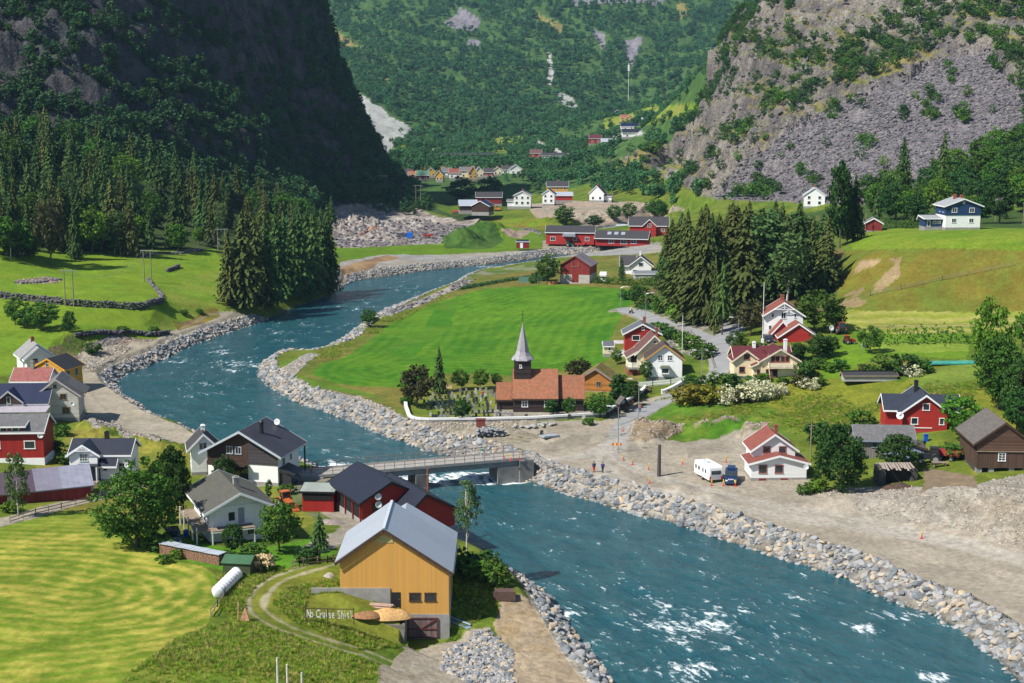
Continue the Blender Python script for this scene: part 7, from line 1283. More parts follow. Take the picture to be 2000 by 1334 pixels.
def stones(name, label, cat, pts, h, t, step=.42, group=None, mats_=rocks, sz=(.45, .85)):
    P = smooth([G(a, b)[:2] for a, b in pts], 6); d = np.append(0, np.cumsum(np.hypot(*np.diff(P, axis=0).T))); c = P[len(P) // 2]; z0 = H(*c); V = []; F = []; k = 0; s = 0
    src = [(np.array([v.co[:] for v in o.data.vertices]), np.array([p.vertices[:] for p in o.data.polygons])) for o in mats_.objects]
    while s < d[-1]:
        x = np.interp(s, d, P[:, 0]); y = np.interp(s, d, P[:, 1]); z = H(x, y) - z0
        for lv in range(max(1, int(h / .38))):
            for w_ in range(max(1, int(t / .5))):
                v, f = src[random.randrange(len(src))]; a = random.uniform(0, 6.28); ca, sa = math.cos(a), math.sin(a); r = random.uniform(*sz); M_ = np.array([[ca, -sa, 0], [sa, ca, 0], [0, 0, .8]]) * r
                V.append(v @ M_.T + np.array([x - c[0] + random.uniform(-.5, .5) * t, y - c[1] + random.uniform(-.5, .5) * t, z + .1 + lv * .36 * random.uniform(.8, 1.1)])); F.append(f + k); k += len(v)
        s += step * random.uniform(.8, 1.2)
    me = npmesh(name, np.concatenate(V), np.concatenate(F), [mats_.objects[0].data.materials[0]]); return tag(link(name, me, None, (c[0], c[1], z0)), label, cat, group)
stones('stone_wall', 'long dry stone wall holding the upper terrace of the left meadow', 'wall', [(-30, 576), (60, 588), (140, 597), (220, 601), (275, 603), (318, 592)], 1.9, .7, .5, sz=(.6, 1.1), mats_=rockS)
stones('stone_wall', 'short stone wall running uphill from the end of the long meadow wall', 'wall', [(318, 590), (312, 572), (300, 560), (290, 546)], .9, .9, .6, sz=(.6, 1.1), mats_=rockS)
stones('stone_wall', 'rough stone wall above the gravel bench, below the meadow', 'wall', [(150, 658), (200, 652), (262, 652), (300, 656), (330, 652)], 1.5, 1.2, .5, sz=(.6, 1.2), mats_=rockS)
stones('stone_wall', 'small dark stone block wall in the middle of the left meadow', 'wall', [(328, 531), (340, 526), (351, 521)], 1.4, .8, .6, sz=(.7, 1.2), mats_=rockS)
stones('stone_pile', 'long low stone heap in the grass of the upper left meadow', 'stones', [(34, 552), (60, 552), (90, 549), (116, 545)], .7, 2.0, .6, sz=(.5, 1.0), mats_=rockS); stones('stone_pile', 'rubble strip along the edge of the spruce wood', 'stones', [(270, 502), (310, 494), (350, 494), (395, 488)], .6, 2.2, .9, sz=(.7, 1.5), mats_=rockS)
stones('stone_pile', 'heap of grey blocks beside the gravel by the graveyard', 'stones', [(940, 850), (955, 846), (978, 850)], 1.2, 2.2, .45, sz=(.5, 1.1)); stones('stone_pile', 'row of stones under the churchyard wall', 'stones', [(1010, 833), (1050, 832), (1080, 828)], .5, 1.4, .4, sz=(.6, 1.0)); stones('stone_pile', 'pile of garden boulders left of the church porch', 'stones', [(945, 806), (965, 806), (1000, 808)], .5, 1.0, .5, sz=(.4, .9))
# --- graveyard
gm = [mat('grey granite', (.24, .24, .25), .5, 4, .2), mat('dark granite', (.045, .045, .05), .35, 4, .2), mat('pale marble', (.42, .42, .40), .6, 4, .1)]
gp = []
for i, m_ in enumerate(gm):
    for j in range(2):
        q = MB(); w_ = .5 + .12 * j; q.prism([(-w_/2, .1), (w_/2, .1), (w_/2, .8), (w_/4, .98), (0, 1.02), (-w_/4, .98), (-w_/2, .8)] if j else [(-w_/2, .1), (w_/2, .1), (w_/2, .9), (-w_/2, 1.0)], -.08, .08, axis='y'); q.box(-w_/2 - .12, w_/2 + .12, -.15, .15, -.15, .1); gp.append(q.mesh('gravestone', m_))
ng_ = 0
for r_ in range(9):
    a = (845 - r_ * 3.5, 818 - r_ * 6.2); b = (985, 812 - r_ * 6.2); n = 18
    for i in range(n):
        if random.random() < .22: continue
        f = (i + random.uniform(-.2, .2)) / n; x, y, z = G(a[0] + (b[0] - a[0]) * f, a[1] + (b[1] - a[1]) * f + random.uniform(-.6, .6)); k = random.choice([0, 1, 2, 3, 2, 3, 4]); o = link('gravestone', gp[k], None, (x, y, z), (0, 0, random.gauss(0, .15)), (random.uniform(.65, .9),) * 3)
        tag(o, ['grey', 'dark polished', 'pale'][k // 2] + ' gravestone in the rows beside the church', 'gravestone', ['grey', 'dark', 'pale'][k // 2] + ' gravestones of the churchyard')
for i in range(6):
    x, y, z = G(1000 + i * 28, 818); o = link('gravestone', gp[(i * 2 + 1) % 6], None, (x, y, z), (0, 0, 0), (1, 1, .9)); tag(o, 'gravestone on the gravel strip in front of the church wall', 'gravestone', 'gravestones in front of the church')
lg = thing('lych_gate', 'small dark roofed gate in the churchyard wall beside the lane', 'gate', 1216, 806, R(20)); part(lambda m: [m.box(x - .1, x + .1, y - .1, y + .1, -.2, 2.1) for x in (-.8, .8) for y in (-.5, .5)] and None, 'frame', DARKW, lg); q = MB(); roofbody(q, None, -.8, .8, -.7, .7, 2.1, .9, 'y', .35, .3, .1); q.build('roof', r_wood, lg)
# --- poles and lamps
def lamp(px, py, top, arm, label):
    p = vat(px, py); h = px_h(p, py - top); r = empty('street_lamp', label, 'street lamp', p, 0, 'street lamps along the lane'); part(lambda m: m.tube([(0, 0, -.2), (0, 0, h * .55), (0, 0, h)], [.09, .075, .055], 8), 'post', GREYM, r)
    part(lambda m: m.tube([(0, 0, h), (arm * .8, -.2, h + .25), (arm * 1.3, -.3, h + .3)], .035, 6), 'arm', GREYM, r); part(lambda m: m.prism([(arm * 1.2, h + .2), (arm * 2.0, h + .25), (arm * 2.0, h + .4), (arm * 1.2, h + .38)], -.42, -.18, axis='y'), 'lamp_head', mat('lamp shell', (.6, .62, .64), .4), r)
for a in [(1207, 884, 795, -1, 'street lamp nearest the bridge, at the foot of the lane'), (1247, 822, 742, -1, 'street lamp beside the couple walking up the lane'), (1370, 736, 686, -1, 'street lamp at the bend below the fork of the lane'), (1212, 606, 562, 1, 'left of the two street lamps by the motorcyclist'), (1261, 622, 574, 1, 'right of the two street lamps by the motorcyclist'), (1441, 688, 622, -1, 'street lamp beside the fork, before the dark wood'), (1409, 640, 580, -1, 'street lamp in front of the spruce grove')]: lamp(*a)
def pole(name, label, cat, px, py, top, r0, m, extra=None, z=None):
    p = vat(px, py, z); h = px_h(p, py - top); o = empty(name, label, cat, p); part(lambda q: q.tube([(0, 0, -.3), (0, 0, h * .5), (0, 0, h)], [r0, r0 * .85, r0 * .7], 8), 'pole', m, o)
    if extra: extra(o, h)
    return o
pole('flagpole', 'white flagpole on the lawn right of the three-house group', 'flagpole', 1332, 702, 616, .07, TRIM); fp = pole('flagpole', 'tall flagpole standing left of the white two-storey house', 'flagpole', 1489, 676, 552, .08, TRIM); part(lambda m: m.box(-.25, .25, -.25, .25, -.3, 1.6), 'base', TRIM, fp)
pole('wooden_post', 'thick dark wooden post standing alone on the gravel yard', 'post', 1287, 930, 868, .33, mat('charred wood', (.07, .065, .06), .9, 4, .3, .6, 6))
def cross(o, h): part(lambda q: (q.box(-.5, .5, -.05, .05, h - .5, h - .4), q.box(-.35, .35, -.05, .05, h - .9, h - .82)), 'crossarm', WOOD, o)
for a in [(1583, 892, 826, 'utility pole beside the bushes right of the white house'), (1288, 558, 520, 'utility pole at the clipped hedge'), (1690, 455, 418, 'pale pole at the left end of the upper terrace'), (1944, 432, 384, 'utility pole right of the blue house'), (1998, 440, 395, 'utility pole at the right frame edge'), (912, 300, 284, 'distant pole by the viaduct'), (1480, 545, 500, 'utility pole among the grove trees')]: pole('utility_pole', a[3], 'pole', a[0], a[1], a[2], .13, WOOD, cross)
def hframe(px, py, top, w_, label, m=WOOD):
    p = vat(px, py); h = px_h(p, py - top); o = empty('power_pylon', label, 'power pole', p, 0, 'twin-pole power line supports')
    for s in (-1, 1): part(lambda q: q.tube([(s * w_ / 2, 0, -.4), (s * w_ / 2, 0, h)], [.17, .12], 7), 'pole', m, o)
    part(lambda q: q.box(-w_ * .9, w_ * .9, -.08, .08, h - .35, h - .15), 'crossarm', GREYM, o)
    for s in (-1, 0, 1): part(lambda q: q.tube([(s * w_ * .85, 0, h - .9), (s * w_ * .85, 0, h - .35)], .06, 6), 'insulator', GREYM, o)
for a in [(136, 598, 527, 2.1, 'twin-pole power support on the long meadow wall'), (289, 551, 488, 2.0, 'twin-pole power support in the middle of the left meadow'), (433, 490, 447, 2.4, 'twin-pole power support left of the river bank spruces'), (748, 368, 343, 3.0, 'distant twin-pole power support at the foot of the cliff'), (817, 405, 362, 2.6, 'shaded twin-pole power support beyond the river')]: hframe(*a)
# power line wires
def wires(label, pts, sag):
    q = MB(); P = [Vector(at(*p)) if len(p) == 3 else None for p in pts]
    for a, b in zip(P[:-1], P[1:]):
        for off in (-1.7, 0, 1.7): q.tube([a.lerp(b, t) + Vector((off, 0, -sag * 4 * t * (1 - t))) for t in (0, .25, .5, .75, 1)], .025, 3, False)
    tag(q.build('power_line', BLACKM), label, 'power line')
o_ = [o for o in COL.objects if o.name.startswith('power_pylon')]; o_.sort(key=lambda o: o.location.x); pts_ = []
q = MB(); tops = [Vector((o.location.x, o.location.y, o.location.z + max(c.bound_box[6][2] for c in o.children) - .9)) for o in o_[:3]]
for a, b in zip(tops[:-1], tops[1:]):
    for off in (-1.7, 0, 1.7): q.tube([a.lerp(b, t) + Vector((off, 0, -3.5 * 4 * t * (1 - t))) for t in (0, .25, .5, .75, 1)], .02, 3, False)
tag(q.build('power_line', GREYM), 'thin power line wires between the twin-pole supports over the left meadow', 'power line')
# --- traffic markers and site fences
mk = MB(); mk.box(-.28, .28, -.18, .18, 0, .1, 0); mk.box(-.07, .07, -.05, .05, .1, .55, 0); mk.box(-.12, .12, -.03, .03, .5, .85, 1); mk.tube([(0, 0, .85), (0, 0, 1.05)], .09, 8, True, 1)
mkm = mk.mesh('traffic_marker', [mat('marker red', (.62, .05, .03), .5), mat('marker yellow', (.85, .55, .03), .5)])
MKN = [('at the left bridge end, nearer the river', 620, 913), ('at the left bridge end, by the yard', 607, 922), ('on the right bridge end, leftmost', 985, 896), ('on the right bridge end, middle', 998, 899), ('on the right bridge end, rightmost', 1014, 898), ('beside the fence half-way up the lane', 1217, 842), ('at the foot of the lane, upper of the row', 1218, 899), ('at the foot of the lane, second of the row', 1235, 908), ('left of the charred post', 1267, 918), ('below the charred post, by the track', 1269, 944), ('behind the caravan on open gravel', 1333, 907), ('in front of the caravan, left one', 1390, 949), ('in front of the caravan, right one', 1413, 949), ('in front of the blue car', 1436, 950), ('alone by the track at the lower right', 1800, 1052), ('above the caravan on the gravel', 1380, 905), ('behind the blue car', 1418, 903)]
for lb, px, py in MKN:
    p = vat(px, py) if not (590 < px < 1020) else Vector(at(px, py, 1.2)); o = link('traffic_marker', mkm, None, p, (0, 0, random.uniform(-.4, .4)), (.8, .8, 1.0)); tag(o, 'red and yellow traffic marker ' + lb, 'traffic marker', 'red and yellow traffic markers')
sb = thing('barrier_sign', 'red and yellow barrier board fixed at the foot of the lamp post', 'sign', 1205, 880); part(lambda m: [m.box(-.8 + i * .32, -.8 + i * .32 + .3, -.05, .05, .9, 1.25) for i in (0, 2, 4)] and None, 'red_stripe', mkm.materials[0], sb); part(lambda m: [m.box(-.8 + i * .32, -.8 + i * .32 + .3, -.05, .05, .9, 1.25) for i in (1, 3)] and None, 'yellow_stripe', mkm.materials[1], sb); part(lambda m: (m.box(-.7, -.62, -.04, .04, 0, .9), m.box(.6, .68, -.04, .04, 0, .9)), 'leg', GREYM, sb)
def fpanel():
    q = MB(); 
    for a, b in (((0, 0, .1), (0, 0, 1.95)), ((3, 0, .1), (3, 0, 1.95)), ((0, 0, 1.95), (3, 0, 1.95)), ((0, 0, .15), (3, 0, .15))): q.bar(a, b, .05)
    for i in range(1, 12): q.bar((i * .25, 0, .15), (i * .25, 0, 1.95), .012)
    for i in range(1, 5): q.bar((0, 0, .15 + i * .36), (3, 0, .15 + i * .36), .012)
    q.box(-.3, .3, -.12, .12, 0, .12); return q.mesh('site_barrier', GREYM)
fpm = fpanel(); FP_ = [(1024, 900), (1052, 915), (1080, 926), (1110, 937), (1140, 946), (1172, 956), (1205, 965), (1240, 972)]
for i, ((a, b), (c, d)) in enumerate(zip(FP_[:-1], FP_[1:])):
    p, r_ = vat(a, b), vat(c, d); v = r_ - p; o = link('site_barrier', fpm, None, p, (0, 0, math.atan2(v.y, v.x)), (math.hypot(v.x, v.y) / 3.0, 1, 1)); tag(o, ['mesh site fence panel beside the bridge end', 'second mesh fence panel from the bridge', 'third mesh fence panel from the bridge', 'fourth mesh fence panel from the bridge', 'fifth mesh fence panel from the bridge', 'mesh fence panel next to the last one', 'last mesh fence panel, farthest from the bridge'][i], 'fence panel', 'mesh fence panels along the river')
p = vat(1213, 850); o = link('site_barrier', fpm, None, p, (0, 0, R(55))); tag(o, 'mesh fence panel leaning at the lane side', 'fence panel', 'mesh fence panels along the river')
# --- vehicles
TYRE = mat('tyre rubber', (.02, .02, .02), .9, 5, .1); RIM = mat('wheel rim', (.5, .5, .5), .35, 3, .1, metal=.6); LIT = mat('headlight glass', (.75, .78, .8), .15, spec=.8); TAIL = mat('tail light', (.45, .02, .02), .3)
def wheel(par, x, y, r, w_=.2):
    q = MB(); q.tube([(0, -w_ / 2, 0), (0, w_ / 2, 0)], r, 14); o = q.build('tyre', TYRE, par, loc=(x, y, r)); q = MB(); q.tube([(0, -w_ / 2 - .02, 0), (0, w_ / 2 + .02, 0)], r * .55, 10); q.build('rim', RIM, o)
def car(px, py, rz, label, cat, col, L=4.3, W=1.75, Hh=1.5, estate=True, rough=.25, grp=None, z=None):
    r = thing('car', label, cat, px, py, rz, grp, z); c_ = mat('car paint %s' % str(col), col, rough, 2, .04, spec=.7)
    a = L / 2; sh = Hh * .58; prof = [(-a, .25), (-a, sh * .9), (-a + .15, sh), (-a + (.25 if estate else .9), sh), (-a + (.45 if estate else 1.3), Hh), (a - 1.9, Hh), (a - 1.15, sh + .04), (a - .2, sh * .85), (a, sh * .55), (a, .25)]
    q = MB(); q.prism(prof, -W / 2, W / 2, axis='y'); q.build('body', c_, r, bevel=.04)
    g = MB(); gp_ = [(-a + (.55 if estate else 1.35), sh + .05), (-a + (.68 if estate else 1.5), Hh - .1), (a - 1.95, Hh - .1), (a - 1.4, sh + .08)]; g.prism(gp_, -W / 2 - .015, W / 2 + .015, axis='y'); g.build('side_window', GLASS, r)
    g = MB(); g.face([(a - 1.86, -W * .42, Hh - .05), (a - 1.86, W * .42, Hh - .05), (a - 1.18, W * .46, sh + .08), (a - 1.18, -W * .46, sh + .08)]); g.build('windscreen', GLASS, r, loc=(.03, 0, .03)); g = MB(); x0 = -a + (.25 if estate else .9); x1 = -a + (.45 if estate else 1.3); g.face([(x0, -W * .42, sh + .06), (x0, W * .42, sh + .06), (x1, W * .4, Hh - .06), (x1, -W * .4, Hh - .06)]); g.build('rear_window', GLASS, r, loc=(-.03, 0, .01))
    for s in (-1, 1): part(lambda m: m.box(a - .08, a + .02, s * W * .36 - .18, s * W * .36 + .18, sh * .62, sh * .8), 'headlight', LIT, r); part(lambda m: m.box(-a - .02, -a + .05, s * W * .42 - .12, s * W * .42 + .12, sh * .6, sh * .85), 'tail_light', TAIL, r)
    for x in (-a + .8, a - .8):
        for s in (-1, 1): wheel(r, x, s * (W / 2 - .08), .33)
    return r
car(1428, 941, R(-100), 'dark blue off-road van with roof box and front lamps beside the caravan', 'car', (.012, .03, .09), 4.6, 1.85, 1.85)
v_ = [o for o in COL.objects if o.name == 'car'][0]; part(lambda m: m.box(-1.9, -.3, -.6, .6, 1.9, 2.2), 'roof_box', mat('roof box blue', (.02, .05, .12), .35), v_); part(lambda m: [m.lathe((2.36, y, .95), [(.001, 0), (.12, 0), (.12, .1), (.001, .1)], 8) for y in (-.3, 0, .3)] and None, 'spot_lamp', LIT, v_)
car(152, 962, R(165), 'white hatchback parked beside the villa porch', 'car', (.72, .74, .76), 4.0, 1.7, 1.45); car(338, 1058, R(-70), 'dark grey estate car half hidden behind the firewood stack', 'car', (.03, .035, .045), 4.5); car(1500, 668, R(-80), 'black car parked beside the red garage', 'car', (.02, .02, .025), 4.3)
tr_ = thing('trailer', 'small dark boat trailer behind the white hatchback', 'trailer', 163, 966, R(160)); part(lambda m: (m.bar((-1.6, 0, .4), (1.2, 0, .4), .08), m.bar((-.4, -.7, .4), (-.4, .7, .4), .08), m.box(-.9, .6, -.5, .5, .42, .55)), 'frame', BLACKM, tr_); wheel(tr_, -.4, -.75, .28); wheel(tr_, -.4, .75, .28)
# caravan
cv = thing('caravan', 'white caravan with a dark rear window parked on the gravel', 'caravan', 1383, 935, R(-72)); P_ = [(-2.7, .45), (-2.75, 1.2), (-2.6, 2.45), (-2.4, 2.6), (2.3, 2.6), (2.6, 2.4), (2.75, 1.3), (2.6, .45)]
q = MB(); q.prism(P_, -1.15, 1.15, axis='y'); q.build('body', mat('caravan white', (.80, .81, .80), .35, 1, .03, spec=.5), cv, bevel=.06)
for x, w_ in ((-2.0, .5), (-.9, .55), (.5, .4), (1.4, .4)):
    for s in (-1, 1): part(lambda m: m.box(x - w_ / 2, x + w_ / 2, s * 1.16 - .02, s * 1.16 + .02, 1.35, 1.95), 'side_window', GLASS, cv)
part(lambda m: m.box(2.68, 2.76, -.8, .8, 1.35, 1.95), 'rear_window', GLASS, cv); part(lambda m: (m.box(-2.6, 2.6, -1.19, 1.19, .98, 1.02)), 'trim_line', mat('grey stripe', (.3, .32, .34), .5), cv); part(lambda m: (m.box(-.4, .3, -.3, .3, 2.6, 2.72), m.box(-1.7, -1.3, -.2, .2, 2.6, 2.7)), 'roof_vent', mat('vent grey', (.45, .46, .48), .5), cv)
for s in (-1, 1): wheel(cv, .1, s * 1.05, .33); part(lambda m: m.box(2.62, 2.78, s * .95 - .1, s * .95 + .1, .6, 1.0), 'tail_light', TAIL, cv)
part(lambda m: (m.bar((-2.6, -.4, .45), (-3.7, 0, .45), .07), m.bar((-2.6, .4, .45), (-3.7, 0, .45), .07)), 'drawbar', BLACKM, cv)
# motorhome
mh = thing('motorhome', 'white motorhome parked right of the old red barn', 'motorhome', 1178, 550, R(-95)); q = MB(); q.prism([(-3, .4), (-3, 2.9), (2.4, 2.9), (3.0, 2.5), (2.9, 1.9), (2.4, 1.8), (3.2, 1.2), (3.3, .4)], -1.1, 1.1, axis='y'); q.build('body', mat('caravan white', (.8, .81, .8)), mh, bevel=.05); part(lambda m: m.box(2.45, 3.0, -.9, .9, 1.3, 1.8), 'windscreen', GLASS, mh); part(lambda m: m.box(-1.2, .4, -1.13, 1.13, 1.5, 2.1), 'side_window', GLASS, mh); [wheel(mh, x, s * 1.0, .36) for x in (-1.9, 2.1) for s in (-1, 1)]
# tractors
def tractor(px, py, rz, label, col, loader=False, s=1.0):
    r = thing('tractor', label, 'tractor', px, py, rz); r.scale = (s,) * 3; c_ = mat('tractor paint %s' % str(col), col, .45, 3, .15)
    part(lambda m: m.prism([(0, .75), (1.9, .75), (1.95, 1.35), (1.7, 1.5), (0, 1.6)], -.38, .38, axis='y'), 'bonnet', c_, r); q = MB(); q.prism([(-1.3, .8), (.1, .8), (.1, 1.5), (-.1, 2.5), (-1.2, 2.5), (-1.4, 1.5)], -.62, .62, axis='y'); q.build('cab', GLASS, r)
    part(lambda m: (m.box(-1.3, .0, -.7, .7, 2.5, 2.62), m.bar((-1.25, -.64, 1.4), (-1.15, -.64, 2.5), .08), m.bar((-1.25, .64, 1.4), (-1.15, .64, 2.5), .08), m.bar((.08, -.64, 1.4), (-.1, -.64, 2.5), .08), m.bar((.08, .64, 1.4), (-.1, .64, 2.5), .08)), 'cab_frame', c_, r)
    for s_ in (-1, 1): wheel(r, -.8, s_ * .85, .8, .4); wheel(r, 1.4, s_ * .7, .48, .28); part(lambda m: m.tube([(-1.5, s_ * .85, 1.0), (-1.3, s_ * .85, 1.5), (-.8, s_ * .85, 1.72), (-.2, s_ * .85, 1.5)], [.12] * 4, 6), 'mudguard', c_, r)
    part(lambda m: m.tube([(1.2, .25, 1.4), (1.2, .25, 2.3)], .05, 6), 'exhaust', BLACKM, r)
    if loader: part(lambda m: (m.bar((.2, -.6, 1.5), (2.6, -.6, .7), .12), m.bar((.2, .6, 1.5), (2.6, .6, .7), .12), m.prism([(2.6, .2), (3.3, .2), (3.2, .4), (2.8, .5), (2.7, 1.0)], -.9, .9, axis='y')), 'loader', c_, r)
    return r
tractor(560, 992, R(-60), 'orange tractor with front loader parked by the thuja', (.42, .11, .03), True, .9); tractor(1640, 652, R(100), 'old rusty red tractor behind the garden trees', (.28, .06, .03)); tractor(1658, 672, R(10), 'small bright red tractor on the lawn edge', (.48, .03, .02), False, .7); tractor(1815, 905, R(170), 'dark tractor parked at the blue shed', (.02, .025, .03)); tractor(1112, 482, R(0), 'green tractor in front of the long red hall', (.02, .16, .06)); 
def wagon(px, py, rz, label, col): 
    r = thing('wagon', label, 'farm trailer', px, py, rz); part(lambda m: m.prism([(-1.9, .8), (1.9, .8), (2.2, 1.6), (-2.2, 1.6)], -.9, .9, axis='y'), 'bed', mat('wagon %s' % str(col), col, .6), r); [wheel(r, x, s * .9, .4) for x in (-.8, .8) for s in (-1, 1)]; part(lambda m: m.bar((1.9, 0, .8), (3.2, 0, .5), .1), 'drawbar', BLACKM, r)
wagon(1132, 482, 0, 'red farm trailer behind the green tractor', (.45, .04, .03)); wagon(836, 465, R(10), 'red trailer on the quarry road right of the blue lorry', (.35, .04, .03)); wagon(1850, 898, R(-30), 'small red and black cart on the grass left of the brown barn', (.3, .03, .03)); wagon(888, 417, 0, 'red and white trailer beside the dark boathouse', (.4, .06, .05))
# lorry and diggers
lo = thing('lorry', 'blue tipper lorry in the shaded quarry', 'lorry', 786, 468, R(-5), z=1.5); part(lambda m: m.box(2.0, 4.2, -1.2, 1.2, .6, 3.0), 'cab', mat('lorry blue', (.01, .12, .55), .3), lo); part(lambda m: m.box(4.1, 4.24, -1.0, 1.0, 1.8, 2.7), 'windscreen', GLASS, lo); part(lambda m: m.prism([(-4.6, 1.2), (1.7, 1.2), (1.9, 2.7), (-4.8, 2.7)], -1.25, 1.25, axis='y'), 'tipper', mat('lorry steel', (.06, .065, .08), .6), lo); [wheel(lo, x, s * 1.05, .5, .35) for x in (-3.4, -2.2, 3.0) for s in (-1, 1)]
def digger(px, py, rz, label, col, z=None, s=1.0, arm=((.6, 2.0), (3.4, 4.6), (6.0, 4.0), (6.8, 1.4))):
    r = thing('excavator', label, 'excavator', px, py, rz, z=z); r.scale = (s,) * 3; c_ = mat('digger %s' % str(col), col, .5, 3, .15)
    for y in (-1.1, 1.1): part(lambda m: m.prism([(-2, .35), (-1.7, 0), (1.7, 0), (2, .35), (1.8, .8), (-1.8, .8)], y - .3, y + .3, axis='y'), 'track', BLACKM, r)
    part(lambda m: m.box(-2.2, 1.6, -1.3, 1.3, .9, 2.0), 'body', c_, r); part(lambda m: m.box(.2, 1.7, -1.3, -.2, 2.0, 3.2), 'cab', GLASS, r); part(lambda m: m.box(.1, 1.8, -1.35, -.15, 3.2, 3.3), 'cab_roof', c_, r); part(lambda m: m.tube([(a, .4, b) for a, b in arm], [.32, .36, .26, .18], 4), 'arm', c_, r); x, z_ = arm[-1]; part(lambda m: m.prism([(x - .3, z_), (x + .6, z_ - .2), (x + .4, z_ - 1.1), (x - .6, z_ - 1.0)], -.2, 1.0, axis='y'), 'bucket', BLACKM, r)
digger(1198, 480, R(178), 'yellow excavator with stretched arm in front of the red halls', (.70, .36, .02)); digger(712, 466, R(20), 'orange excavator among rubble in the quarry', (.5, .17, .04), z=2.5); digger(972, 412, R(170), 'yellow excavator in the shade beside the boathouse', (.45, .18, .04), s=.8)
# --- motorcycle with rider
mc = thing('motorcycle', 'dark motorcycle on the lane above the church field', 'motorcycle', 1233, 613, R(-60)); [part(lambda m: m.tube([(x, -.07, .33), (x, .07, .33)], .33, 12), 'wheel', TYRE, mc) for x in (-.7, .75)]; part(lambda m: (m.tube([(-.7, 0, .35), (-.2, 0, .75), (.3, 0, .95), (.5, 0, .95)], [.08, .2, .22, .1], 8), m.bar((.75, 0, .33), (.5, 0, 1.05), .08), m.bar((.5, -.35, 1.1), (.5, .35, 1.1), .05), m.box(-.7, .0, -.14, .14, .75, .85)), 'frame', BLACKM, mc)
